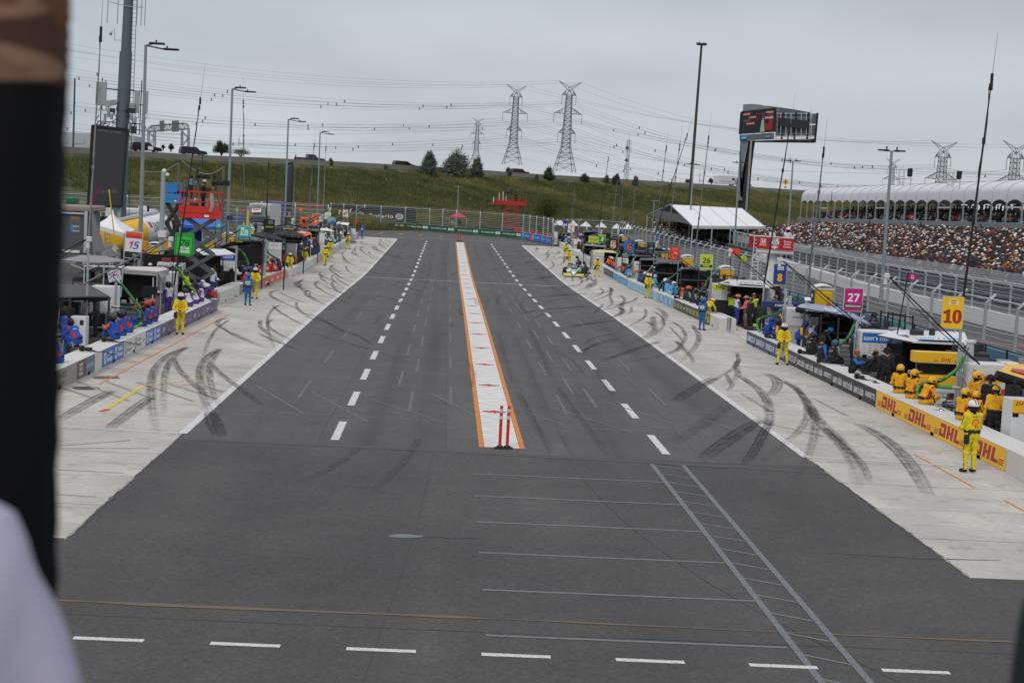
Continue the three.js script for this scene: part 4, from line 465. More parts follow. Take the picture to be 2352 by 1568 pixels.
// -- grandstand, roof, crowd
const SX0=46,SX1=60.5,SD0=112,SD1=256,ROWS=25;// lower stand: front row x, back row x, near and far end
const rowY=(r,d)=>1.55+(r/(ROWS-1))*(3.15-.9*(d-168)/100);
{const g=thing('grandstand','long open grandstand bank packed with spectators across the track','grandstand');const alu=M('#9a9fa2',.6,.4),dkm=M('#4a4d50',.9);
for(let r=0;r<ROWS;r++){const x=SX0+(SX1-SX0)*r/(ROWS-1);const a=rowY(r,SD0),b=rowY(r,SD1);part('seat_plank',beam([x,a+.42,-SD0],[x,b+.42,-SD1],.28,.05),alu,g);part('foot_plank',beam([x-.38,a,-SD0],[x-.38,b,-SD1],.5,.04),alu,g);}
const und=[];for(let d=SD0;d<=SD1;d+=4)for(let q=0;q<4;q++){const r=q*8,x=SX0+(SX1-SX0)*r/(ROWS-1);und.push(beam([x,H(d),-d],[x,rowY(r,d),-d],.07));if(q<3){const x2=SX0+(SX1-SX0)*(r+8)/(ROWS-1);und.push(beam([x,H(d)+.3,-d],[x2,rowY(r+8,d),-d],.05));}}part('scaffold',und,galv,g);
const fr=[];for(let d=SD0;d<SD1;d+=.14)fr.push(box(.02,1.0,.02,SX0-1.0,rowY(0,d)+.5,-d));part('rail_bars',fr,galvLight,g).userData.kind='stuff';part('front_rail',[beam([SX0-1,rowY(0,SD0)+1.02,-SD0],[SX0-1,rowY(0,SD1)+1.02,-SD1],.05),beam([SX0-1,rowY(0,SD0)+.05,-SD0],[SX0-1,rowY(0,SD1)+.05,-SD1],.05)],galvLight,g);part('front_panel',slab([[SX0-1,rowY(0,SD0)-.1,-SD0],[SX0-1,rowY(0,SD1)-.1,-SD1],[SX0-.9,rowY(0,SD1)-.9,-SD1],[SX0-.9,rowY(0,SD0)-.9,-SD0]],.02),dkm,g);
part('end_rail',[beam([SX0-1,rowY(0,SD1)+1,-SD1],[SX1,rowY(24,SD1)+1,-SD1],.06),beam([SX0-1,rowY(0,SD1)+.5,-SD1],[SX1,rowY(24,SD1)+.5,-SD1],.05)],galvLight,g);}
const UX=62,UW=10.5,uY=(d)=>6.2-.95*(d-168)/102,eY=(d)=>9.0-.45*(d-168)/102;// upper deck floor level and eave level
{const g=thing('roofed_grandstand','upper grandstand under a long white scalloped vault roof','grandstand'),n=25,d0=272,L=4.82,D=(k)=>d0-k*L;const skin=new THREE.MeshStandardMaterial({color:'#cfd3d6',roughness:.8,side:THREE.DoubleSide}),alu=M('#a9adaf',.5,.4),pipe=M('#83888b',.6);
for(let k=0;k<n;k++){const a=D(k),b=D(k+1);// one fabric bay: arch along the bay at the eave, vault across
part('roof_bay',grid(4,22,(u,v)=>{const d=a+(b-a)*u,ang=v*Math.PI,x=UX+UW/2-Math.cos(ang)*UW/2,prof=Math.pow(Math.sin(ang),.55);const edge=.36;const sag=-.025*Math.sin(Math.PI*u);return[x,eY(d)-.15+edge+prof*2.45+(prof>.02?sag:0),-d];}),skin,g);
for(const x of[UX-.01,UX+UW+.01])part('valance',grid(12,1,(u,v)=>{const d=a+(b-a)*u;return[x,eY(d)-.15+(v?.38:-.22+.52*Math.pow(Math.sin(Math.PI*u),.7)),-d];}),skin,g);part('bay_seam',tube(line(13,(i)=>{const ang=i/12*Math.PI,prof=Math.pow(Math.sin(ang),.55);return[UX+UW/2-Math.cos(ang)*(UW/2+.02),eY(a)+.23+prof*2.46,-a];}),.025,26,5),pipe,g);
for(const x of[UX,UX+UW])part('post',box(.16,eY(a)-uY(a)+.1,.16,x,(eY(a)+uY(a))/2-.2,-a),alu,g);}
const fl=(x0,x1,y)=>slab([[x0,uY(D(0))+y,-D(0)],[x1,uY(D(0))+y,-D(0)],[x1,uY(D(n))+y,-D(n)],[x0,uY(D(n))+y,-D(n)]],.25);part('deck',fl(UX-.6,UX+UW,-.35),M('#7c8083',.8),g);part('deck_step',fl(UX+3.4,UX+UW,.1),M('#5c6063',.8),g);part('deck_step',fl(UX+6.2,UX+UW,.75),M('#5c6063',.8),g);
part('deck_rail',[beam([UX-.6,uY(D(0))+.35,-D(0)],[UX-.6,uY(D(n))+.35,-D(n)],.07),beam([UX-.6,uY(D(0))-.5,-D(0)],[UX-.6,uY(D(n))-.5,-D(n)],.06),beam([UX+6.1,uY(D(0))+1.75,-D(0)],[UX+6.1,uY(D(n))+1.75,-D(n)],.08)],alu,g);part('deck_front',slab([[UX-.62,uY(D(0))+.3,-D(0)],[UX-.62,uY(D(n))+.3,-D(n)],[UX-.6,uY(D(n))-1,-D(n)],[UX-.6,uY(D(0))-1,-D(0)]],.02),M('#83878a',.7,.2),g);
for(let k=0;k<n;k+=2)part('gate_rail',[beam([UX-.5,uY(D(k))+.55,-D(k)+1],[UX-.5,uY(D(k))+.55,-D(k)+3],.06),beam([UX-.5,uY(D(k)),-D(k)+1],[UX-.5,uY(D(k))+.55,-D(k)+1],.06),beam([UX-.5,uY(D(k)),-D(k)+3],[UX-.5,uY(D(k))+.55,-D(k)+3],.06)],M('#c3c7c9',.5),g);part('back_wall',slab([[UX+UW-.3,uY(D(0))+1.5,-D(0)],[UX+UW-.3,uY(D(n))+1.5,-D(n)],[UX+UW-.2,uY(D(n))-4,-D(n)],[UX+UW-.2,uY(D(0))-4,-D(0)]],.05),M('#45484b',.9),g);for(const k of[3,10,16,21])part('cross_sign',beam([UX,uY(D(k))+2.1,-D(k)],[UX,uY(D(k+1))+2.1,-D(k+1)],.16),M('#c9cccd',.5),g);
for(let k=0;k<16;k++){const d=rr(166,262);part('blue_seat',[box(.5,.08,.42,UX+.5,uY(d)+.4,-d),box(.08,.5,.42,UX+.75,uY(d)+.65,-d)],M('#3d93b5',.6),g);}}
{// the spectators: far too many to count
const g=new THREE.Group();g.name='spectator_crowd';scene.add(g);tag(g,'dense mass of seated spectators in caps filling both grandstand tiers','crowd',null,'stuff');
const torso=join([new THREE.CapsuleGeometry(.17,.34,3,7).scale(1,1,.8).translate(0,.34,0),bar([-.2,.5,0],[-.24,.18,-.2],.06,5),bar([.2,.5,0],[.24,.18,-.2],.06,5)]),legs=join([bar([-.1,.1,0],[-.11,.1,-.42],.085,5),bar([.1,.1,0],[.11,.1,-.42],.085,5),bar([-.11,.1,-.42],[-.11,-.35,-.38],.07,5),bar([.11,.1,-.42],[.11,-.35,-.38],.07,5)]);
const head=join([sph(.115,0,.8,0,8),sph(.05,0,.66,0,5)]),cap=join([new THREE.SphereGeometry(.135,9,5,0,6.3,0,1.55).translate(0,.83,.01),box(.2,.02,.15,0,.845,-.17)]);
const spots=[];for(let r=0;r<ROWS;r++){const x=SX0+(SX1-SX0)*r/(ROWS-1);for(let d=SD0+.3;d<SD1;d+=.46+.08*rnd()){if(rnd()<.045||(r<3&&(d % 24)<2))continue;spots.push([x+rr(-.1,.1),rowY(r,d)+.4+(rnd()<.02?.4:0),-d,rr(-.4,.4),rr(.92,1.08)]);}}
for(let r=0;r<4;r++)for(let d=158;d<266;d+=.62)if(rnd()<[.62,.75,.9,.95][r])spots.push([UX+[.8,2.2,4.6,6.9][r]+rr(-.3,.3),uY(d)+[.4,.55,1.0,1.75][r]+rr(0,.12),-d,rr(-.6,.6),rr(.95,1.12)]);
const tc=['#1b1c20','#1d1e23','#2a2422','#211d1b','#b9babb','#9a9896','#6e2a2a','#8a3026','#9a5a2c','#222f4c','#40474f','#574c45','#121316','#252c28','#a5a29e','#3b4d6c','#403c43','#c4c4c4','#6a7078','#4d4746','#1a1b1e','#7f8790','#585254','#36383e','#b5566e','#4a7ab0','#c86a4a','#8fa6bd','#b0303a','#2f5fa8','#d8d8da'],hc=['#dddcd8','#d0ccc4','#1d1c1d','#2a211b','#2d231b','#8c302a','#a8662f','#1c1d22','#151515','#a3957c','#3f3024','#5d5f64','#1f1813','#e3e2df','#24335a','#171410','#221b16','#2a2420','#181614','#3c3a3a','#1b1918','#26242a'],sc=['#8a6a5a','#735646','#967564','#594538','#9c7d6c','#6b5449'];
const mt=new THREE.MeshStandardMaterial({color:'#ffffff',roughness:.9}),o=new THREE.Object3D(),c=new THREE.Color();
for(const[nm,gm,cols]of[['torso',torso,tc],['legs',legs,['#1e222b','#2a2d36','#3b3f47','#6b6459','#171819']],['head',head,sc],['hat',cap,hc]]){const im=new THREE.InstancedMesh(gm,mt,spots.length);im.name=nm;im.castShadow=im.receiveShadow=true;spots.forEach((p,i)=>{o.position.set(p[0],p[1],p[2]);o.rotation.y=Math.PI/2+p[3];o.scale.setScalar(p[4]*.92);o.updateMatrix();im.setMatrixAt(i,o.matrix);im.setColorAt(i,c.set(cols[Math.floor(hsh(i,nm.length,5)*cols.length)]).multiplyScalar(.8+.45*hsh(i,3,7)));});g.add(im);}}
for(const[px,py,k]of[[2091,396,'left'],[2204,402,'right']]){const d=176,p=at(px,py,d),g=thing('loudspeaker',`black hanging loudspeaker on a small scaffold above the grandstand roof, ${k} of two`,'loudspeaker',p);part('cabinet',box(.55,1.0,.5,0,0,0,.16),M('#17181a',.6),g);const L=[];for(const x of[-1.3,-.75])for(const z of[0,.5])L.push(beam([x,-1.6,z],[x,.3,z],.05));for(const y of[-1.2,-.5,.25])L.push(beam([-1.3,y,0],[-.7,y,0],.05),beam([-1.3,y,.5],[-.7,y,.5],.05));L.push(beam([-1.3,-.75,.2],[.4,-.75,.2],.09),beam([.1,-1.6,.2],[.1,-.4,.2],.08));part('scaffold',L,galvLight,g);}

// -- white marquee, second crowd, umbrellas
{const g=thing('marquee','large white gabled marquee with dark open end right of centre','marquee'),wh=M('#e6e8ea',.7),R1=at(1591,518,224),P1=at(1540,469.4,238),L1=at(1487,493,254),R2=at(1757,520,250),P2=at(1703,478,264),L2=at(1650,498,280);
const mix=(a,b,t)=>a.map((v,i)=>v+(b[i]-v)*t);const N=4;for(let k=0;k<N;k++){const a=k/N,b=(k+1)/N;part('roof_panel',slab([mix(R1,R2,a),mix(R1,R2,b),mix(P1,P2,b),mix(P1,P2,a)],.05),wh,g);part('roof_panel',slab([mix(P1,P2,a),mix(P1,P2,b),mix(L1,L2,b),mix(L1,L2,a)],.05),wh,g);part('valance',quadG(mix(R1,R2,a).map((v,i)=>i===1?v-.45:v),mix(R1,R2,b).map((v,i)=>i===1?v-.45:v),mix(R1,R2,b),mix(R1,R2,a)),wh,g);}
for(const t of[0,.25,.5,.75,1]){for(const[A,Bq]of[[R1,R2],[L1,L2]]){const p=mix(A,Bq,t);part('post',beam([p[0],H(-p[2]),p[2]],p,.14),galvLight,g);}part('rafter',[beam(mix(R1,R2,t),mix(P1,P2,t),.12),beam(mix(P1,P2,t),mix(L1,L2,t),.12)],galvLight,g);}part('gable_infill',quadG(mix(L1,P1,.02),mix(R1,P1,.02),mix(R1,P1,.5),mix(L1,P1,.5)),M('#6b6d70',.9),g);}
{const g=new THREE.Group();g.name='spectators_under_marquee';scene.add(g);tag(g,'dark rows of spectators sitting under the white marquee','crowd',null,'stuff');const o=new THREE.Object3D(),c=new THREE.Color(),N=700,bd=new THREE.InstancedMesh(new THREE.CapsuleGeometry(.2,.4,3,6),new THREE.MeshStandardMaterial({roughness:.9}),N),hd=new THREE.InstancedMesh(sph(.13,0,0,0,7),new THREE.MeshStandardMaterial({roughness:.9}),N);bd.name='torso';hd.name='head';
for(let i=0;i<N;i++){const r=i % 7,t=rnd(),px=1500+280*t,d=236+r*1.6+t*22,p=at(px,540,d),y=H(d)+.9+r*.33;o.position.set(p[0],y,-d);o.updateMatrix();bd.setMatrixAt(i,o.matrix);o.position.y+=.55;o.updateMatrix();hd.setMatrixAt(i,o.matrix);bd.setColorAt(i,c.set(pick(['#1c1d22','#2c3a4f','#b9bcbe','#5e6468','#3f8aa8','#6b2c2a','#24303a'])));hd.setColorAt(i,c.set(pick(['#7a5340','#a0705a','#d6d4cf','#2b2521'])));}g.add(bd,hd);const st=thing('bleacher','low metal bleacher under the white marquee','bleacher');for(let r=0;r<7;r++){const a=at(1500,540,236+r*1.6),b=at(1780,540,258+r*1.6);part('plank',beam([a[0],H(240)+.5+r*.33,a[2]],[b[0],H(250)+.5+r*.33,b[2]],.9,.06),M('#888d90',.6,.3),st);}}
{const cen=[[1336,530,62],[1386,530,54],[1441,535,36],[1497,536,36],[1555,539,44],[1600,541,40]].map((p)=>[1205.9+(p[0]-1205.9),...p.slice(1)]);// patio umbrellas behind the fence
[[1286,510,34],[1317,511,26],[1345.8,513,28],[1381.7,515,28],[1417,518,26],[1443,519,26]].forEach(([px,py,w],k)=>{const d=238,p=at(px,py,d),r=w/2*d/FL,g=thing('patio_umbrella',`white patio umbrella behind the far fence, number ${['one','two','three','four','five','six'][k]} of the row from the left`,'umbrella',[p[0],H(d),-d],0,'white patio umbrellas behind the far fence'),y=p[1]-H(d);for(let s=0;s<8;s++){const a=s*.785,b=a+.785;part('canopy_panel',slab([[0,y+.35,0],[Math.cos(b)*r,y-.45,Math.sin(b)*r],[Math.cos(a)*r,y-.45,Math.sin(a)*r]],.02),whiteCloth,g);}part('pole',cyl(.03,.03,y+.4,0,(y+.4)/2,0,6),galv,g);part('base',cyl(.3,.3,.1,0,.05,0,12),steelDark,g);});}

// -- billboard tower
{const d=300,g=thing('billboard_tower','grey billboard tower with lit advertising screen and open panel back at right','billboard'),P=(x,y,dz=0)=>at(x,y,d+dz),gy=M('#5f6b74',.55,.2),gd=M('#2a2c33',.6),bk=M('#16171b',.6),v=(x,y)=>[1550.4+x*.19531,201+y*.19531];
const ad=new THREE.MeshStandardMaterial({map:canvasTex(512,384,(x,w,h)=>{fill(x,'#191a1c',0,0,w,h);fill(x,'#8e1a22',w*.62,h*.1,w*.38,h*.8);fill(x,'#1a1214',w*.7,h*.1,w*.14,h*.5);fill(x,'#a01d25',0,h*.02,w*.26,h*.15);fill(x,'#a01d25',w*.22,h*.22,w*.24,h*.13);fill(x,'#a01d25',w*.16,h*.5,w*.26,h*.13);fill(x,'#41504c',w*.06,h*.36,w*.2,h*.12);fill(x,'#233a36',0,h*.6,w*.1,h*.4);txt(x,'Covering culture',w*.14,h*.12,h*.075,'#e8e8e8','bold',w*.24);txt(x,'as it happens.',w*.34,h*.28,h*.075,'#e8e8e8','bold',w*.22);txt(x,'on SiriusXM',w*.29,h*.56,h*.075,'#e8e8e8','bold',w*.23);txt(x,'Rolling Stone',w*.86,h*.12,h*.1,'#f0f0f0','italic bold',w*.26,'serif');txt(x,'SiriusXM',w*.85,h*.36,h*.14,'#f0f0f0','bold',w*.27);x.fillStyle='#8fb8a8';x.beginPath();x.moveTo(w*.58,h*.96);x.lineTo(w*.62,h*.5);x.lineTo(w*.66,h*.36);x.lineTo(w*.69,h*.5);x.lineTo(w*.72,h*.96);x.fill();x.fillStyle='#e8e8e8';for(const[a,b]of[[.5,.4],[.55,.18],[.46,.14],[.8,.25]]){x.beginPath();x.arc(w*a,h*b,4,0,7);x.fill();}}),roughness:.4,side:THREE.DoubleSide});
const A=v(768,548),Bq=v(1165,522),C=v(1178,247),D=v(788,288);part('screen_face',quadG(P(...A),P(...Bq),P(...C),P(...D)),ad,g);part('screen_cabinet',slab([P(...D,.3),P(...C,.3),P(...Bq,.3),P(...A,.3)],.02),bk,g);part('screen_cabinet',[beam(P(...D,.2),P(...C,.2),.5,.3),beam(P(...A,.2),P(...D,.2),.5),beam(P(...Bq,.2),P(...C,.2),.6)],bk,g);
const s1=v(764,625),s2=v(1168,608),s3=v(1168,530),s4=v(766,556);part('lower_fascia',slab([P(...s4,-.2),P(...s3,-.2),P(...s2,-.2),P(...s1,-.2)],.25),gy,g);const n1=v(780,610),n2=v(845,605),n3=v(845,562),n4=v(780,566);part('fascia_sign',quadG(P(...n1,-.6),P(...n2,-.6),P(...n3,-.6),P(...n4,-.6)),printed(128,64,(x,w,h)=>{fill(x,'#2f92c8',0,0,w,h);txt(x,'ALLVISION',w/2,h*.6,h*.3,'#dfe9f2','bold',w*.9);}),g);const m1=v(1064,595),m2=v(1128,590),m3=v(1128,545),m4=v(1064,549);part('fascia_sign',quadG(P(...m1,-.6),P(...m2,-.6),P(...m3,-.6),P(...m4,-.6)),printed(128,64,(x,w,h)=>{fill(x,'#4a4f57',0,0,w,h);txt(x,'BRANTON',w/2,h*.55,h*.36,'#e0e3e6','bold',w*.9);}),g);
const arc=(xs,dz)=>{const pl=xs.map((q)=>P(...v(...q),dz));return slab(pl,.3);};part('top_cowl',arc([[803,283],[807,196],[900,192],[1000,200],[1090,218],[1172,242],[1172,252]],.5),M('#7b868d',.5,.2),g);part('top_cowl',arc([[1090,215],[1240,232],[1400,255],[1592,290],[1592,300],[1180,300],[1172,240]],1.4),M('#56626a',.5,.2),g);
const px4=[[1185,300],[1680,300],[1655,575],[1165,575]];const face=[...px4].map((q)=>P(...v(...q),2));// back of the second screen: cabinets in rows
for(let r=0;r<2;r++)for(let k=0;k<8;k++){const x0=1192+k*60,y0=r?440:305,y1=r?568:425;part('screen_module',slab([P(...v(x0,y0),2),P(...v(x0+54,y0),2),P(...v(x0+52,y1),2),P(...v(x0-2,y1),2)],.2),(k+r)% 3?M('#6d757c',.6,.3):M('#7f878d',.6,.3),g);}
for(const x of[1278,1428,1578])part('frame_post',beam(P(...v(x,296),1.4),P(...v(x-22,610),1.4),.55,.3),bk,g);part('frame_post',beam(P(...v(1680,298),1.4),P(...v(1648,645),1.4),.35),bk,g);part('frame_beam',beam(P(...v(1180,400),1.2),P(...v(1580,440),1.2),.5,1.6),M('#24262a',.6),g);part('lower_beam',slab([P(...v(945,625),1.5),P(...v(1648,600),1.5),P(...v(1642,650),1.5),P(...v(945,642),1.5)],.6),gd,g);part('walkway',[beam(P(...v(1168,578),.6),P(...v(1640,578),.6),.08),beam(P(...v(1165,605),.6),P(...v(1600,612),.6),.3,.1),beam(P(...v(1168,540),.6),P(...v(1600,545),.6),.06),beam(P(...v(1185,345),.6),P(...v(1600,350),.6),.05)],galv,g);for(const x of[1195,1210,1590,1605])part('rail_post',beam(P(...v(x+10,215+(x>1500?45:0)),.6),P(...v(x-12,605),.6),.06),galvLight,g);
const leg=(xs,dz,m,nm,th)=>{const f=xs.map((q)=>P(...v(...q),dz)),b2=xs.map((q)=>P(...v(...q),dz+th)),n=f.length,L=[slabZ(f,b2)];part(nm,L,m,g);};
function slabZ(f,b){const Q=[];const n=f.length;for(let i=1;i<n-1;i++){Q.push(...f[0],...f[i],...f[i+1],...b[0],...b[i+1],...b[i]);}for(let i=0;i<n;i++){const j=(i+1)% n;Q.push(...f[i],...b[i],...b[j],...f[i],...b[j],...f[j]);}const q=new THREE.BufferGeometry();q.setAttribute('position',new THREE.Float32BufferAttribute(Q,3));q.computeVertexNormals();return plain(q);}
leg([[770,622],[868,622],[828,800],[790,1000],[768,1200],[768,1270],[792,1298],[792,1325],[732,1325]],0,M('#74808a',.5,.2),'leg_shell',1.2);leg([[868,622],[945,622],[905,950],[858,1500],[740,1500],[755,1325],[790,1325],[768,1250],[790,1000]],.9,gd,'leg_core',1.5);const ld=[];for(const[a,b]of[[893,832],[905,846]])ld.push(beam(P(...v(a,625),-.1),P(...v(b,1450),-.1),.1));for(let k=0;k<34;k++){const t=k/34,x=893-61*t,y=625+825*t;ld.push(beam(P(...v(x,y),-.1),P(...v(x+13,y),-.1),.06));}part('ladder',ld,galvLight,g);}
// -- red platform on the white post behind the track-side fence
const hondaT=printed(512,170,(x,w,h)=>{fill(x,'#b01f2b',0,0,w,h);x.strokeStyle='#eceded';x.lineWidth=6;x.strokeRect(w*.11,h*.2,w*.13,h*.36);x.fillStyle='#eceded';x.beginPath();x.moveTo(w*.13,h*.24);x.lineTo(w*.15,h*.24);x.lineTo(w*.16,h*.36);x.lineTo(w*.19,h*.36);x.lineTo(w*.2,h*.24);x.lineTo(w*.22,h*.24);x.lineTo(w*.21,h*.52);x.lineTo(w*.19,h*.52);x.lineTo(w*.185,h*.42);x.lineTo(w*.165,h*.42);x.lineTo(w*.16,h*.52);x.lineTo(w*.14,h*.52);x.fill();txt(x,'HONDA',w*.175,h*.68,h*.15,'#eceded','bold',w*.28,'serif');x.fillStyle='#d9d9dc';x.beginPath();x.moveTo(w*.38,h*.1);x.lineTo(w*.6,h*.1);x.lineTo(w*.6,h*.6);x.quadraticCurveTo(w*.59,h*.82,w*.49,h*.93);x.quadraticCurveTo(w*.39,h*.82,w*.38,h*.6);x.fill();for(let i=0;i<8;i++)for(let j=0;j<3;j++)if((i+j)% 2)fill(x,'#222',w*.39+i*w*.0125,h*.13+j*h*.06,w*.0125,h*.06);fill(x,'#b01f2b',w*.5,h*.13,w*.09,h*.17);fill(x,'#efefef',w*.52,h*.13,w*.05,h*.17);txt(x,'Honda',w*.49,h*.38,h*.13,'#2a2a3c','bold',w*.2);txt(x,'DEALERS',w*.49,h*.5,h*.1,'#2a2a3c','bold',w*.18);fill(x,'#8f1b2a',w*.39,h*.57,w*.2,h*.14);txt(x,'INDY',w*.49,h*.64,h*.12,'#f2f2f2','italic bold');txt(x,'Ontario',w*.83,h*.3,h*.17,'#f0f0f0','bold',w*.26);txt(x,'Honda',w*.83,h*.5,h*.17,'#f0f0f0','bold');txt(x,'Dealers',w*.83,h*.7,h*.17,'#f0f0f0','bold');});
const HD=88;const hAt=(x,y,dz=0)=>at(1665.2+x*.14648,402+y*.14648,HD+dz);
{const g=thing('lookout_platform','raised lookout platform with red Honda banner on a thick white post','platform'),w=M('#cdd0d1',.5);const A=hAt(496,1148),Bq=hAt(1070,1195),C=hAt(1090,995),D=hAt(510,955);part('banner',quadG(A,Bq,C,D),hondaT,g);const bk=(p)=>[p[0]-.2,p[1],p[2]-1.3];part('side_panel',slab([bk(A),bk(Bq),bk(C),bk(D)],.02),M('#9c1f28',.6),g);part('platform_beam',[bar(hAt(494,1190,.2),hAt(1065,1225,.2),.14,12),bar(hAt(494,1188,1.3),hAt(1065,1220,1.3),.14,12)],w,g);part('floor',slab([hAt(505,1172,.1),hAt(1060,1205,.1),bk(hAt(1060,1200)),bk(hAt(505,1168))],.08),M('#55585b',.8),g);const c=hAt(745,1225,.7);part('post',cyl(.3,.34,c[1]-H(HD),c[0],(c[1]+H(HD))/2,c[2],16),w,g);
const ld=[];for(const[x0,x1]of[[470,410],[540,515]])ld.push(bar(hAt(x0,950,.3),hAt(x1,1640,.3),.03,5));for(let k=0;k<12;k++){const t=k/12;ld.push(bar(hAt(470-60*t,960+680*t,.3),hAt(540-25*t,965+680*t,.3),.025,5));}part('ladder',ld,w,g);part('rail',[bar(hAt(510,955),hAt(1090,995),.03,6),bar(bk(hAt(510,955)),bk(hAt(1090,995)),.03,6),bar(hAt(510,955),bk(hAt(510,955)),.03,6),bar(hAt(1090,995),bk(hAt(1090,995)),.03,6)],w,g);}

// -- portable toilets
const potty=(px,py,X,label,turn=.06)=>{X+=X>0?1.5:-1.2;const p=onX(px,py,X),d=-p[2],g=thing('portable_toilet',label,'portable toilet',[p[0],H(d),-d],turn,'yellow portable toilets with white roofs');part('cabin',box(1.08,1.95,1.08,0,1.08,0,.04),yellowTank,g);part('base',box(1.16,.12,1.16,0,.06,0,.03),M('#5b5d5f',.8),g);const rf=grid(10,8,(u,v)=>{const x=(u-.5)*1.14,z=(v-.5)*1.14;return[x,2.05+.3*Math.pow(Math.cos((u-.5)*2.7),.6)*Math.pow(Math.cos((v-.5)*2.2),.5)+(Math.round(u*10)% 2?.018:0),z];});part('roof',[rf,box(1.16,.1,.04,0,2.06,.57),box(1.16,.1,.04,0,2.06,-.57),box(.04,.1,1.16,.57,2.06,0),box(.04,.1,1.16,-.57,2.06,0)],M('#d6d8d8',.6),g);part('door',box(.03,1.75,.8,-.575,1.05,0,.01),M('#2f5a58',.6),g);part('door_badge',cyl(.13,.13,.02,0,0,0,14).rotateZ(Math.PI/2).translate(-.6,1.6,0),white,g);part('panel_rib',[box(.8,1.5,.02,0,1.05,.565),box(.05,1.8,.03,-.5,1.05,.56),box(.05,1.8,.03,.5,1.05,.56)],M('#d9ab18',.55),g);return g;};
for(const[px,py,X,l]of[[1889,660,21.4,'yellow portable toilet with dark green door right of the number 8 board'],[1771,640,20.8,'yellow portable toilet partly behind the number 8 board'],[1668,610,20.6,'yellow portable toilet between the 26 board and the red flag'],[1579,594,20.6,'yellow portable toilet beside the red Team Penske board'],[1530,580,20.4,'yellow portable toilet low behind dark canopies right of the black board'],[1468,560,20.4,'yellow portable toilet right of the blue number 6 board'],[1431,546,20.6,'yellow portable toilet between the number 5 and 6 boards']])potty(px,py,X,l);
for(const[px,py,X,l]of[[357,563,-19.5,'yellow portable toilet behind the people right of the number 15 flag'],[480,549,-18.5,'yellow portable toilet behind the scissor lift arms'],[525,541,-18.5,'yellow portable toilet left of the number 28 board'],[571,532,-18.8,'yellow portable toilet behind the number 28 board']])potty(px,py,X,l,-3.05);
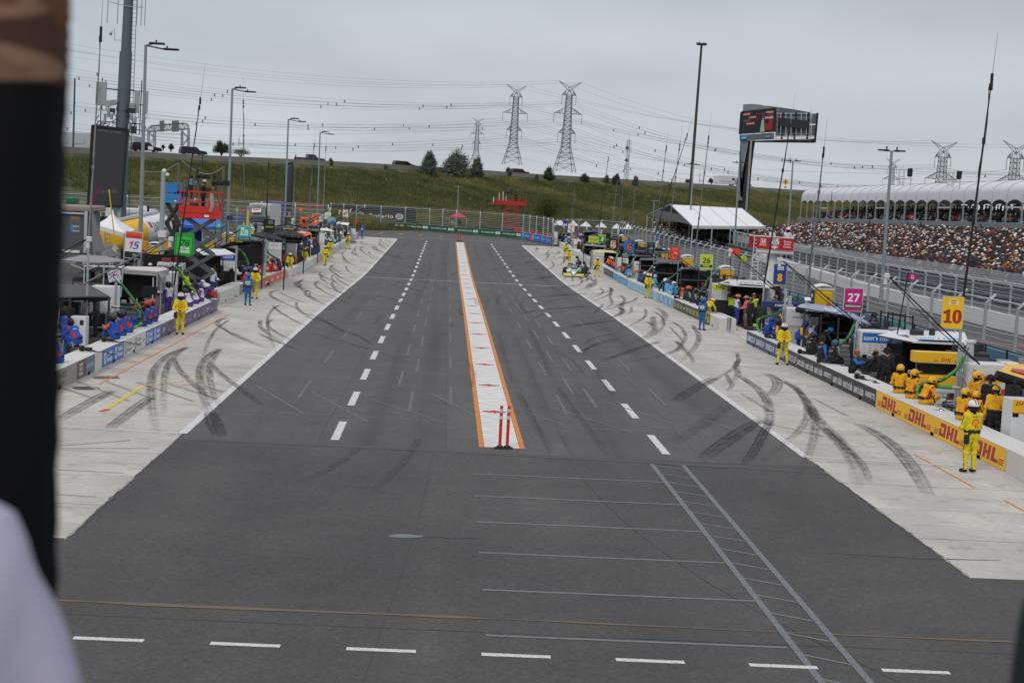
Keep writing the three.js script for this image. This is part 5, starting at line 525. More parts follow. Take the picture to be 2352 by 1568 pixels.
// -- people: one skin over a jointed skeleton (smooth union of tapered capsules, meshed as surface nets)
const tipsOf={};
function bodyField(J,cell){
const Bn=[];const add=(a,ra,b,rb,tag,k=.035)=>Bn.push({a,b,ra,rb,tag,k});
const mid=(a,b,t)=>a.map((v,i)=>v+(b[i]-v)*t),off=(p,x,y,z)=>[p[0]+x,p[1]+y,p[2]+z];
const{pel,chest,head,el,ha,kn,an,to}=J,tw=J.tw||0,sh=[-1,1].map((s)=>[chest[0]+s*.175*Math.cos(tw),chest[1]+.07,chest[2]-s*.175*Math.sin(tw)]),hip=[-1,1].map((s)=>[pel[0]+s*.09,pel[1]-.02,pel[2]]);
const f=J.fat||1;for(const s of[-1,1]){add(off(pel,s*.065,.125,0),.115*f,off(mid(pel,chest,.5),s*.06,0,0),.112*f,'T',.05);add(off(mid(pel,chest,.5),s*.06,0,0),.112*f,off(chest,s*.085,0,.005),.118*f,'T',.05);add(off(pel,s*.075,-.03,-.01),.118*f,off(pel,s*.07,.05,0),.115*f,'P',.05);add(off(pel,s*.06,.085,0),.119*f,off(pel,s*.058,.095,0),.119*f,'W',.05);}
[0,1].forEach((i)=>{const s=i?1:-1;add(mid(chest,sh[i],.55),.09,sh[i],.078,'T',.05);add(sh[i],.075,el[i],.054,'S');add(el[i],.054,ha[i],.042,'S');const dv=V3(ha[i]).sub(V3(el[i])).normalize(),pm=V3(ha[i]).addScaledVector(dv,.085).toArray();add(mid(ha[i],pm,.3),.036,pm,.034,'G',.02);add(hip[i],.105,kn[i],.073,'P');add(kn[i],.073,an[i],.053,'P');add(off(an[i],0,-.02,0),.055,to[i],.042,'B',.02);});
add(off(chest,0,.12,0),.058,mid(chest,head,.62),.054,'N');add(off(head,0,-.055,.03),.07,off(head,0,.045,-.008),.098,'N',.03);
// grid
let lo=[9,9,9],hi=[-9,-9,-9];for(const b of Bn)for(let k=0;k<3;k++){lo[k]=Math.min(lo[k],b.a[k]-b.ra-.06,b.b[k]-b.rb-.06);hi[k]=Math.max(hi[k],b.a[k]+b.ra+.06,b.b[k]+b.rb+.06);}
const n=[0,1,2].map((k)=>Math.ceil((hi[k]-lo[k])/cell)+1),[nx,ny,nz]=n,F=new Float32Array(nx*ny*nz).fill(1),T=new Uint8Array(nx*ny*nz),D=new Float32Array(nx*ny*nz).fill(9);
Bn.forEach((b,bi)=>{const r=Math.max(b.ra,b.rb)+.09,i0=[0,1,2].map((k)=>Math.max(0,Math.floor((Math.min(b.a[k],b.b[k])-r-lo[k])/cell))),i1=[0,1,2].map((k)=>Math.min(n[k]-1,Math.ceil((Math.max(b.a[k],b.b[k])+r-lo[k])/cell)));const dx=b.b[0]-b.a[0],dy=b.b[1]-b.a[1],dz=b.b[2]-b.a[2],L2=dx*dx+dy*dy+dz*dz+1e-9;
for(let z=i0[2];z<=i1[2];z++)for(let y=i0[1];y<=i1[1];y++)for(let x=i0[0];x<=i1[0];x++){const px=lo[0]+x*cell-b.a[0],py=lo[1]+y*cell-b.a[1],pz=lo[2]+z*cell-b.a[2],t=clamp((px*dx+py*dy+pz*dz)/L2),d=Math.hypot(px-dx*t,py-dy*t,pz-dz*t)-(b.ra+(b.rb-b.ra)*t),o=(z*ny+y)*nx+x;if(d<D[o]){D[o]=d;T[o]=bi;}const p=F[o];if(p>=.99)F[o]=d;else{const h=clamp(.5+.5*(p-d)/b.k);F[o]=p+(d-p)*h-b.k*h*(1-h);}}});
for(let z=0;z<nz;z++)for(let y=0;y<ny;y++)for(let x=0;x<nx;x++){const o=(z*ny+y)*nx+x;if(F[o]<.05&&'TSP'.includes(Bn[T[o]].tag)){const px=lo[0]+x*cell,py=lo[1]+y*cell,pz=lo[2]+z*cell;F[o]+=(noise(px*9+5,py*15+pz*6,pz*9+3)-.5)*.03;}}// folds of the cloth
// surface nets
const id=new Int32Array(nx*ny*nz).fill(-1),P=[],N=[],tg=[],I=[];const at3=(x,y,z)=>F[(z*ny+y)*nx+x];
for(let z=0;z<nz-1;z++)for(let y=0;y<ny-1;y++)for(let x=0;x<nx-1;x++){let c=0,sx=0,sy=0,sz=0,m=0;const v=[];for(let k=0;k<8;k++){v[k]=at3(x+(k&1),y+(k>>1&1),z+(k>>2));if(v[k]<0)m|=1<<k;}if(!m||m===255)continue;
for(let k=0;k<8;k++)for(const b of[1,2,4])if(!(k&b)){const q=k|b;if((v[k]<0)!==(v[q]<0)){const t=v[k]/(v[k]-v[q]);sx+=(k&1)+(b===1?t:0);sy+=(k>>1&1)+(b===2?t:0);sz+=(k>>2)+(b===4?t:0);c++;}}
id[(z*ny+y)*nx+x]=P.length/3;P.push(lo[0]+(x+sx/c)*cell,lo[1]+(y+sy/c)*cell,lo[2]+(z+sz/c)*cell);const gx=v[1]+v[3]+v[5]+v[7]-v[0]-v[2]-v[4]-v[6],gy=v[2]+v[3]+v[6]+v[7]-v[0]-v[1]-v[4]-v[5],gz=v[4]+v[5]+v[6]+v[7]-v[0]-v[1]-v[2]-v[3],l=Math.hypot(gx,gy,gz)||1;N.push(gx/l,gy/l,gz/l);let bo=0,bd=9;for(let k=0;k<8;k++){const o=((z+(k>>2))*ny+y+(k>>1&1))*nx+x+(k&1);if(D[o]<bd){bd=D[o];bo=T[o];}}tg.push(Bn[bo].tag);}
const g3=(x,y,z)=>id[(z*ny+y)*nx+x];for(let z=1;z<nz-1;z++)for(let y=1;y<ny-1;y++)for(let x=1;x<nx-1;x++){const s=at3(x,y,z)<0;const q=(a,b,c,d,fl)=>fl?I.push(a,b,c,a,c,d):I.push(a,c,b,a,d,c);if(s!==at3(x+1,y,z)<0)q(g3(x,y-1,z-1),g3(x,y,z-1),g3(x,y,z),g3(x,y-1,z),s);if(s!==at3(x,y+1,z)<0)q(g3(x-1,y,z-1),g3(x-1,y,z),g3(x,y,z),g3(x,y,z-1),s);if(s!==at3(x,y,z+1)<0)q(g3(x-1,y-1,z),g3(x,y-1,z),g3(x,y,z),g3(x-1,y,z),s);}
// fingers, ears, nose, eyes, mouth
const extra=[];[0,1].forEach((i)=>{const s=i?1:-1,dv=V3(ha[i]).sub(V3(el[i])).normalize(),pm=V3(ha[i]).addScaledVector(dv,.085),sd=new THREE.Vector3(0,0,1).cross(dv);if(sd.length()<.2)sd.set(1,0,0);sd.normalize();const inw=sd.clone().cross(dv);[-.03,-.01,.011,.03].forEach((o,k)=>{const a=pm.clone().addScaledVector(sd,o).addScaledVector(dv,.015),m=a.clone().addScaledVector(dv,.034+.008*[0,1,1,0][k]).addScaledVector(inw,.008),e=m.clone().addScaledVector(dv,.024).addScaledVector(inw,.02);extra.push(['G',bar(a.toArray(),m.toArray(),.011,5)],['G',bar(m.toArray(),e.toArray(),.01,5,.008)]);});const t0=V3(ha[i]).addScaledVector(dv,.03).addScaledVector(sd,-.03*s);extra.push(['G',bar(t0.toArray(),t0.clone().addScaledVector(dv,.045).addScaledVector(sd,-.03*s).toArray(),.013,5,.01)]);});
for(const s of[-1,1])extra.push(['H',sph(.026,head[0]+s*.094,head[1]-.01,head[2]-.005,6)],['E',sph(.014,head[0]+s*.036,head[1]+.012,head[2]+.092,6)]);extra.push(['H',bar([head[0],head[1]+.01,head[2]+.085],[head[0],head[1]-.03,head[2]+.115],.012,5,.017)],['E',box(.045,.008,.012,head[0],head[1]-.062,head[2]+.096)]);
for(const[t,g0]of extra){const g=g0.index?g0:g0,b=P.length/3,p=g.attributes.position,nn=g.attributes.normal;for(let i=0;i<p.count;i++){P.push(p.getX(i),p.getY(i),p.getZ(i));N.push(nn.getX(i),nn.getY(i),nn.getZ(i));tg.push(t);}for(let i=0;i<g.index.count;i++)I.push(g.index.array[i]+b);}
return{P:new Float32Array(P),N:new Float32Array(N),I,tg};
}
const SY=(x,y,z)=>[[-x,y,z],[x,y,z]];
const stand={pel:[0,.95,0],chest:[0,1.36,-.01],head:[0,1.65,.02],el:SY(.26,1.14,-.03),ha:SY(.27,.9,.05),kn:SY(.11,.5,.02),an:SY(.12,.1,-.02),to:SY(.14,.05,.15)};
const POSE={
stand,behind:{...stand,el:SY(.29,1.15,-.13),ha:SY(.08,1.0,-.2),fat:1.06},hips:{...stand,el:SY(.38,1.2,-.08),ha:SY(.19,1.03,.02),kn:SY(.14,.5,.02),an:SY(.17,.1,-.02),to:SY(.2,.05,.14)},fold:{...stand,el:SY(.27,1.13,.06),ha:[[.06,1.17,.2],[-.06,1.14,.22]]},
phone:{...stand,el:SY(.26,1.12,.06),ha:SY(.1,1.08,.3)},walk:{...stand,kn:[[-.1,.5,.14],[.1,.52,-.02]],an:[[-.1,.1,.2],[.1,.14,-.26]],to:[[-.1,.05,.38],[.1,.05,-.12]],el:[[-.28,1.13,-.1],[.28,1.13,.04]],ha:[[-.28,.9,-.05],[.29,.92,.16]]},
point:{...stand,el:[[-.26,1.14,0],[.3,1.25,.18]],ha:[[-.27,.9,.08],[.3,1.35,.42]]},camera:{...stand,el:SY(.28,1.2,.16),ha:SY(.2,1.32,.42),head:[0,1.64,.06]},headup:{...stand,el:[[-.3,1.3,.1],[.26,1.14,0]],ha:[[-.14,1.52,.12],[.27,.9,.08]]},
wide:{...stand,kn:SY(.16,.5,.02),an:SY(.2,.1,-.02),to:SY(.24,.05,.14),el:SY(.27,1.15,-.1),ha:SY(.1,1.02,-.18),fat:1.1},
sit:{pel:[0,.12,0],chest:[0,.53,.05],head:[0,.82,.12],el:SY(.27,.31,.12),ha:SY(.17,.24,.36),kn:SY(.13,.1,.42),an:SY(.14,-.34,.42),to:SY(.15,-.4,.58)},situp:{pel:[0,.12,0],chest:[0,.55,-.02],head:[0,.84,.02],el:SY(.27,.33,.04),ha:SY(.17,.2,.26),kn:SY(.13,.1,.42),an:SY(.14,-.34,.42),to:SY(.15,-.4,.58)},
slump:{pel:[0,.12,0],chest:[0,.5,.16],head:[0,.74,.28],el:SY(.26,.28,.28),ha:SY(.1,.24,.5),kn:SY(.16,.12,.4),an:SY(.17,-.34,.42),to:SY(.18,-.4,.58),fat:1.05},lean:{pel:[0,.12,0],chest:[.04,.52,.02],head:[.05,.81,.09],el:[[-.34,.32,-.1],[.28,.3,.14]],ha:[[-.38,.08,-.06],[.17,.24,.36]],kn:SY(.13,.1,.42),an:SY(.14,-.34,.42),to:SY(.15,-.4,.58)},
knees:{pel:[0,.12,-.05],chest:[0,.5,.04],head:[0,.79,.1],el:SY(.28,.42,.2),ha:SY(.16,.46,.42),kn:SY(.17,.46,.3),an:SY(.17,.1,.42),to:SY(.18,.05,.58)},crouch:{pel:[0,.3,-.08],chest:[0,.64,.14],head:[0,.9,.26],el:SY(.27,.48,.3),ha:SY(.15,.3,.48),kn:SY(.19,.5,.3),an:SY(.18,.1,.06),to:SY(.2,.05,.24)},
kneel:{pel:[0,.42,-.1],chest:[0,.78,.12],head:[0,1.02,.24],el:SY(.27,.58,.28),ha:SY(.16,.42,.5),kn:[[-.15,.08,.12],[.17,.46,.3]],an:[[-.14,.08,-.32],[.17,.1,.28]],to:[[-.14,.05,-.46],[.18,.05,.44]]},bend:{pel:[0,.92,-.12],chest:[0,1.2,.16],head:[0,1.36,.36],el:SY(.28,.98,.3),ha:SY(.18,.8,.46),kn:SY(.13,.5,.04),an:SY(.14,.1,-.06),to:SY(.16,.05,.1)},
step:{pel:[0,.98,-.05],chest:[0,1.34,.14],head:[0,1.58,.26],el:[[-.3,1.14,.2],[.28,1.12,.22]],ha:[[-.2,1.0,.42],[.22,1.05,.42]],kn:[[-.15,1.0,.36],[.11,.52,-.04]],an:[[-.15,.7,.3],[.12,.1,-.14]],to:[[-.15,.66,.48],[.13,.05,.02]]},
};
const bodyCache=new Map();
function bodyGeo(pose,pal,cell){const k=pose+cell;if(!bodyCache.has(k))bodyCache.set(k,bodyField(POSE[pose],cell));const f=bodyCache.get(k),k2=k+JSON.stringify(pal);if(bodyCache.has(k2))return bodyCache.get(k2);const C=new Float32Array(f.P.length),cc={};for(const t of 'TSPBGHNEW'){cc[t]=new THREE.Color(pal[t]||(t==='S'?pal.T:t==='N'?pal.H:t==='E'?'#241a16':t==='W'?pal.P:t==='B'?'#18181a':t==='G'?pal.H:'#b0805f'));}const st=pal.X&&new THREE.Color(pal.X),xt=pal.XT||'PS';f.tg.forEach((t,i)=>{const c=st&&xt.includes(t)&&Math.abs(f.N[i*3])>(xt==='T'?.72:.965)?st:cc[t];C[i*3]=c.r;C[i*3+1]=c.g;C[i*3+2]=c.b;});
const g=new THREE.BufferGeometry();g.setAttribute('position',new THREE.BufferAttribute(f.P,3));g.setAttribute('normal',new THREE.BufferAttribute(f.N,3));g.setAttribute('color',new THREE.BufferAttribute(C,3));g.setIndex(f.I);bodyCache.set(k2,g);return g;}
const clothBump=dataTex(128,(i,j)=>{const v=255*fbm(i/14,j/9,2,3);return[v,v,v];},false);
const skinM=new THREE.MeshStandardMaterial({color:'#ffffff',vertexColors:true,roughness:.82,side:THREE.DoubleSide});
const HG=(()=>{const o={};const dome=(r,ph,sy=1.05,sz=1.15)=>new THREE.SphereGeometry(r,16,10,0,6.2832,0,ph).scale(1,sy,sz);
o.official={helmet:dome(.138,1.75).translate(0,.03,-.01),stripes:join([-.034,.034].map((x)=>new THREE.TorusGeometry(.149,.013,5,22,2.6).rotateZ(.25).rotateY(Math.PI/2).scale(1,.98,1.07).translate(x,.032,-.012))),under:join([dome(.118,3.1,1.15,1.05).translate(0,-.03,-.015),box(.05,.09,.09,.118,-.04,0,.02),box(.05,.09,.09,-.118,-.04,0,.02)])};
o.moto={helmet:join([dome(.142,2.0).translate(0,.02,-.01),new THREE.TorusGeometry(.118,.04,7,12,2.4).rotateX(Math.PI/2).rotateY(2.77-Math.PI).scale(1,1,1.25).translate(0,-.075,.03)]),peak:slab([[-.1,.1,.1],[.1,.1,.1],[.075,.115,.27],[-.075,.115,.27]],.02),vents:join([-.09,-.03,.03,.09].map((x)=>box(.026,.02,.09,x,.135-Math.abs(x)*.4,-.05)).concat([box(.02,.05,.08,.137,.02,-.04),box(.02,.05,.08,-.137,.02,-.04)])),under:dome(.11,3.1,1.2,1.0).translate(0,-.03,-.005)};
o.full={helmet:dome(.146,2.5,1.02,1.12).translate(0,.005,0),visor:new THREE.SphereGeometry(.15,14,6,.5,2.1,1.15,.6).scale(1,1.02,1.12),under:dome(.1,3.1,1.2,1).translate(0,-.06,0)};
o.cap={cap:join([dome(.122,1.6,1.0,1.08).translate(0,.025,0),slab([[-.085,.035,.1],[.085,.035,.1],[.06,.015,.21],[-.06,.015,.21]],.012)]),hair:dome(.108,2.2,1.1,1.02).translate(0,-.005,-.02)};
o.hard={helmet:join([dome(.135,1.6,.95,1.15).translate(0,.03,0),new THREE.CylinderGeometry(.165,.17,.015,18).scale(1,1,1.15).translate(0,.03,.01),box(.03,.03,.26,0,.155,0,.01)])};
o.fire={helmet:join([dome(.14,1.6,1,1.2).translate(0,.03,0),new THREE.CylinderGeometry(.17,.18,.02,18).scale(1,1,1.35).translate(0,.02,-.03)]),band:new THREE.CylinderGeometry(.138,.142,.035,16,1,true).scale(1,1,1.2).translate(0,.055,0)};
o.hair={hair:join([dome(.112,1.75,1.08,1.05).translate(0,.012,-.015),dome(.1,2.3,1.1,.9).translate(0,0,-.03)])};
o.long={hair:join([dome(.114,1.75,1.08,1.05).translate(0,.012,-.015),new THREE.CapsuleGeometry(.075,.3,4,8).scale(1.1,1,.55).translate(0,-.17,-.09)])};
o.brim={cap:join([dome(.12,1.6,1.1,1.05).translate(0,.03,0),new THREE.CylinderGeometry(.23,.24,.012,18).translate(0,.03,0)]),hair:dome(.108,2.3,1.1,1.02).translate(0,-.01,-.02)};
o.bald={};o.headset=join([new THREE.TorusGeometry(.128,.012,5,16,Math.PI).translate(0,.02,0),cyl(.05,.05,.05,0,0,0,12).rotateZ(Math.PI/2).translate(.122,-.01,0),cyl(.05,.05,.05,0,0,0,12).rotateZ(Math.PI/2).translate(-.122,-.01,0),bar([.12,-.03,.03],[.04,-.08,.12],.007,4)]);return o;})();
const printCache=new Map();
function backPrint(key,draw){if(!printCache.has(key))printCache.set(key,printed(128,160,draw,.8));return printCache.get(key);}
const PR={off:[['#d9c51a'],(x,w,h)=>{fill(x,'#d8c61c',0,0,w,h);fill(x,'#8a7f9a',w*.43,h*.02,w*.14,h*.06);txt(x,'OFFICIAL',w/2,h*.16,h*.13,'#23231d','bold',w*.8);const sh=(r,c)=>{x.fillStyle=c;x.beginPath();x.arc(w/2,h*.56,r,Math.PI*.9,Math.PI*2.1);x.lineTo(w/2+r*.5,h*.56+r*.95);x.lineTo(w/2-r*.5,h*.56+r*.95);x.fill();};sh(w*.36,'#c8281e');sh(w*.28,'#eab71e');x.strokeStyle='#c8281e';x.lineWidth=3;for(let k=0;k<7;k++){const a=Math.PI*(1.05+k*.15);x.beginPath();x.moveTo(w/2,h*.78);x.lineTo(w/2+Math.cos(a)*w*.3,h*.56+Math.sin(a)*w*.3);x.stroke();}}]};
const teamPrint=(bg,word,col,sub)=>(x,w,h)=>{fill(x,bg,0,0,w,h);txt(x,'H',w/2,h*.1,h*.08,col);txt(x,word,w/2,h*.3,h*.19,col,'italic bold',w*.9);if(sub)fill(x,col,w*.2,h*.45,w*.6,3);fill(x,col,w*.35,h*.82,w*.3,4);};
const backPatch=new THREE.CylinderGeometry(.5,.5,.4,10,1,true,-.28,.56);
function person(o){// pos = where the soles (or the seat) are; turn = heading (0 looks toward +z, the camera)
const{pose='stand',pos,turn=0,s=1,pal,hat='hair',hc='#2a2019',hc2,print,headset,label,group,look=0}=o,g=thing('person',label,'person',pos,turn,group);g.scale.setScalar(s);const J=POSE[pose],d=-pos[2],cell=d<58?.022:d<100?.028:.036;part('body',bodyGeo(pose,pal,cell),skinM,g);
const hd=J.head,hg=HG[hat]||{};for(const[nm,gm]of Object.entries(hg)){const dark=nm==='under'?'#17171a':nm==='vents'?'#1b1a17':nm==='visor'?'#15181c':nm==='hair'?(hat==='cap'||hat==='brim'?'#2a211b':hc):nm==='stripes'?'#b3202c':nm==='band'?'#d8d23a':nm==='peak'?(hc2||hc):hc;const m=part(nm==='under'?'balaclava':nm==='band'?'reflective_band':nm==='stripes'?'stripe':nm==='vents'?'helmet_vent':nm,gm,M(dark,nm==='hair'||nm==='under'||nm==='cap'?.9:.35),g);m.position.set(...hd);m.rotation.y=look;const lean=Math.atan2(J.head[2]-J.chest[2],J.head[1]-J.chest[1]);m.rotation.x=pose==='stand'?0:lean*.5;m.rotation.order='YXZ';}
if(headset){const m=part('headset',HG.headset,black,g);m.position.set(...hd);m.rotation.y=look;}
if(print){const p=PR[print],c=J.chest,e=J.pel,m=part('back_print',backPatch,backPrint(print,p[1]),g),th=Math.atan2(c[2]-e[2],c[1]-e[1]),k=.37-(J.fat?.012:0);m.position.set(c[0],e[1]+(c[1]-e[1])*.78-k*Math.sin(th),e[2]+(c[2]-e[2])*.78+k*Math.cos(th));m.rotation.set(-th,Math.PI,0,'YXZ');}
if(o.belt){const e=J.pel,m=part('equipment_belt',[new THREE.TorusGeometry(.172,.022,6,20).rotateX(Math.PI/2).scale(1.16,1.2,.84),box(.07,.12,.05,.13,-.01,-.11,.01),box(.06,.1,.05,-.12,0,-.12,.01)],black,g);m.position.set(e[0],e[1]+.09,e[2]);if(o.belt>1)part('hip_pouch',box(.14,.24,.07,e[0]+.2,e[1]-.1,e[2]-.1,.03),black,g);}
return g;
}
const skin=['#b07d60','#9a6a4e','#c0937a','#6e4a37'];
const PAL={
off:{T:'#d8c61c',S:'#d8c61c',P:'#d4c31c',W:'#1b1b1c',B:'#161617',G:'#9a6a4e',H:'#15151a',X:'#2a2a28'},dhl:{T:'#e0a311',P:'#dc9d12',W:'#26262a',B:'#1b1b1d',G:'#1d1d1f',H:'#2a211c',X:'#a8242b',XT:'T'},dhl2:{T:'#e2b02a',P:'#1c1d20',W:'#141416',G:'#b07d60',H:'#a8765a'},blk:{T:'#17181b',P:'#141519',G:'#1a1a1c',H:'#9a6a4e'},blkskin:{T:'#18191d',P:'#15161a',G:'#b07d60',H:'#b07d60'},blkblue:{T:'#16171a',S:'#1f5fae',P:'#141519',G:'#1a1a1c',H:'#a8765a'},
sun:{T:'#1e3f8f',S:'#1c3a86',P:'#1d3d8a',W:'#23262e',G:'#1a1a1c',H:'#20222a'},sun2:{T:'#1e3f8f',S:'#d79a1e',P:'#1d3d8a',W:'#23262e',G:'#1a1a1c',H:'#20222a'},ur:{X:'#b8322c',XT:'T',T:'#1d4fae',S:'#1c4aa4',P:'#1c4aa4',W:'#1a1b1f',G:'#1a1a1c',H:'#1c1c20'},uro:{T:'#1d4fae',S:'#dc5a1c',P:'#1c4aa4',W:'#1a1b1f',G:'#7f9a1e',H:'#1c1c20'},
purp:{T:'#d2d2d4',S:'#5c3d92',P:'#55388a',W:'#1b1b1e',G:'#1a1a1c',H:'#191a1d'},safe:{X:'#b8cf3a',T:'#2662a8',S:'#5c656c',P:'#22599c',W:'#18191c',G:'#1a1a1c',H:'#2a2a2e'},redw:{X:'#d9d2cc',XT:'T',T:'#c03024',S:'#c8351f',P:'#bd3220',W:'#1b1b1e',G:'#1a1a1c',H:'#23201f'},vz:{T:'#1a1a1d',S:'#c8351f',P:'#17171a',W:'#17171a',G:'#1a1a1c',H:'#1b1a1a'},org:{X:'#1d1d20',XT:'T',T:'#dd601b',S:'#dd601b',P:'#1d1d20',W:'#1b1b1e',G:'#1c1c1e',H:'#26201d'},orgfull:{X:'#e6e2dc',T:'#e2621a',S:'#e2621a',P:'#df6220',W:'#1b1b1e',G:'#1c1c1e',H:'#26201d'},orgb:{T:'#35507f',S:'#2f3f86',P:'#2b3a7c',W:'#1b1b1e',G:'#1c1c1e',H:'#26201d'},
sky:{X:'#dfe6ea',T:'#5aa2cf',S:'#5aa2cf',P:'#4f97c6',W:'#1f3a52',G:'#1c1c1e',H:'#202328'},skyw:{T:'#d5dde2',S:'#63a6cf',P:'#4f97c6',W:'#1f3a52',G:'#1c1c1e',H:'#202328'},twg:{T:'#191a1a',S:'#20211f',P:'#151616',W:'#131313',G:'#1a1a1c',H:'#1c1c1c'},twgy:{T:'#191a1a',S:'#9cb01f',P:'#151616',W:'#131313',G:'#1a1a1c',H:'#1c1c1c'},neon:{T:'#a9c81e',S:'#1b2a22',P:'#1a2530',W:'#15171a',G:'#1a1a1c',H:'#1c1f1c'},navy:{T:'#1f2a44',S:'#8f9399',P:'#1d2740',W:'#15171a',G:'#1a1a1c',H:'#1c1d20'},teal:{T:'#9fc0bd',S:'#2c5a54',P:'#24443f',W:'#15171a',G:'#1a1a1c',H:'#1c1f1e'},
wht:{T:'#d3d3d6',P:'#191a1d',W:'#131315',G:'#a8765a',H:'#a8765a'},hiv:{T:'#b6d422',P:'#1c1d20',W:'#18191a',G:'#6e4a37',H:'#6e4a37'},vest:{T:'#a9c92a',S:'#1d1e21',P:'#1a1b1e',W:'#18191a',G:'#b07d60',H:'#b07d60'},pink:{T:'#d5625f',P:'#6d6657',G:'#b07d60',H:'#b5805f'},ems:{T:'#ccd0da',S:'#2b3f96',P:'#253a94',W:'#1b1c22',G:'#1b1b1e',H:'#a8765a'},lav:{T:'#8a7d90',P:'#3a3a40',G:'#b07d60',H:'#b07d60'},blu:{T:'#7391bd',P:'#3a3d46',G:'#b07d60',H:'#b07d60'},grn:{T:'#1d2f27',P:'#191c1b',G:'#b07d60',H:'#b5805f'},redp:{T:'#b4252b',P:'#1a1b1e',G:'#b07d60',H:'#a8765a'},whp:{T:'#d5d5d8',P:'#d0d1d3',G:'#b07d60',H:'#b07d60'},gry:{T:'#3a3d42',P:'#23252a',G:'#b07d60',H:'#b07d60'},whb:{T:'#d2d2d2',S:'#bdbec0',P:'#16171a',W:'#131315',G:'#1a1a1c',H:'#17181a'},bl2:{T:'#2d3f66',P:'#1d2027',G:'#b07d60',H:'#b07d60'}
};
PR.dhl=[0,teamPrint('#e0a311','DHL','#b3262a',1)];PR.sams=[0,teamPrint('#17181b',"sam's club",'#d8d9da',1)];PR.sun=[0,teamPrint('#1e3f8f','SUNOCO','#dfe3ea',1)];PR.ur=[0,teamPrint('#1d4fae','United Rentals','#dfe3ea',0)];PR.pm=[0,teamPrint('#d2d2d4','aspm','#3d2f66',1)];PR.ems=[0,(x,w,h)=>{fill(x,'#2662a8',0,0,w,h);fill(x,'#a8bf2a',0,h*.3,w,h*.5);fill(x,'#c7cdd2',0,h*.36,w,h*.38);txt(x,'EMR',w/2,h*.55,h*.22,'#b03038','bold',w*.7);}];PR.bk=[0,teamPrint('#1a1a1d','TWG','#a9b72e',0)];
const sitOn=(px,py,X,side,wallH=BH)=>{const p=onX(px,py,X),d=-p[2];return[p[0],H(d)+wallH,-d];};
const foot=(px,py)=>G(px,py),headAt=(px,py,X,s=1,hh=1.72)=>{const p=onX(px,py,X),d=-p[2];return{pos:[X,p[1]-hh*s,-d],s};},groundX=(px,X)=>{const p=onX(px,600,X);return[X,H(-p[2]),p[2]];};
const RT=Math.PI/2,rows=[];
const offG='yellow suited officials along the pit walls';
const official=(px,py,turn,label,pose='behind',s=1.02,more={})=>person({pose,pos:foot(px,py),turn,s,pal:PAL.off,hat:'official',hc:'#dcdcda',print:'off',belt:2,label,...more});
official(2226,1086,Math.PI+.25,'nearest official at far right, bright yellow suit, seen from behind before the DHL wall','phone',1.06,{print:'off'});official(1797,839,Math.PI-.1,'yellow suited official before the SUNOCO banner, hands in front','wide',1.0);official(412,769,Math.PI+.1,'yellow suited official with hands clasped behind back at the purple left wall','behind',1.0);
official(584,687,Math.PI,'yellow suited official just behind the blue safety worker at left');official(664.5,634,Math.PI+.05,'yellow official standing at the right end of the verizon banner','wide',.98);official(697.7,617,Math.PI+.5,'yellow official with long dark ponytail beside the white left wall','behind',.97);official(745.5,610,.25,'yellow official walking toward the camera on the left apron','walk',.98,{print:null});official(757,591.5,Math.PI,'yellow official right behind the one walking toward the camera','wide',.98);official(798,572,Math.PI,'farthest yellow official on the left apron','wide',.98);
official(1624,745,2.2,'yellow official leaning behind the blue safety worker at the gap in the right wall','bend',.98);official(1487,685,Math.PI+.25,'yellow official before the Gallagher banner, right side','behind',1.0);official(1371,636,Math.PI,'yellow official with hands on hips right of the racing car','hips',1.0);official(1306.5,611,Math.PI-.6,'yellow official standing directly behind the racing car','behind',.98);official(1299.7,592,Math.PI,'farthest yellow official on the right apron, hands on hips','hips',.98);
const safety=(px,py,turn,label,pose)=>person({pose,pos:foot(px,py),turn,s:1.0,pal:PAL.safe,hat:'full',hc:'#3a5ca8',print:turn>2?'ems':null,belt:1,label});
safety(568,702,Math.PI-.1,'safety worker in blue suit with striped helmet at the left wall gap','stand');safety(1612,759,2.5,'safety worker in blue and lime suit at the right wall gap','fold');safety(831.5,548.5,2.6,'small safety worker in lime jacket at the far left wall end','fold');safety(1268.4,564,2.2,'small safety worker at the far end of the right wall beside blue banners','stand');
const S=(pose,px,py,X,dt,pal,hat,hc,label,x={})=>person({pose,pos:sitOn(px,py,X),turn:X>0?RT+dt:-RT+dt,pal:PAL[pal],hat,hc,label,s:.98,...x});
const F=(px,py,X,turn,pal,hat,hc,label,pose='stand',x={})=>{const h=POSE[pose].head[1]+.1,s=x.s||1,q=headAt(px,py,X,s,h),d=-q.pos[2],g0=H(d)+(x.up||0);q.pos[1]=x.free?q.pos[1]:g0;return person({pose,turn,pal:PAL[pal],hat,hc,label,...x,...q});};
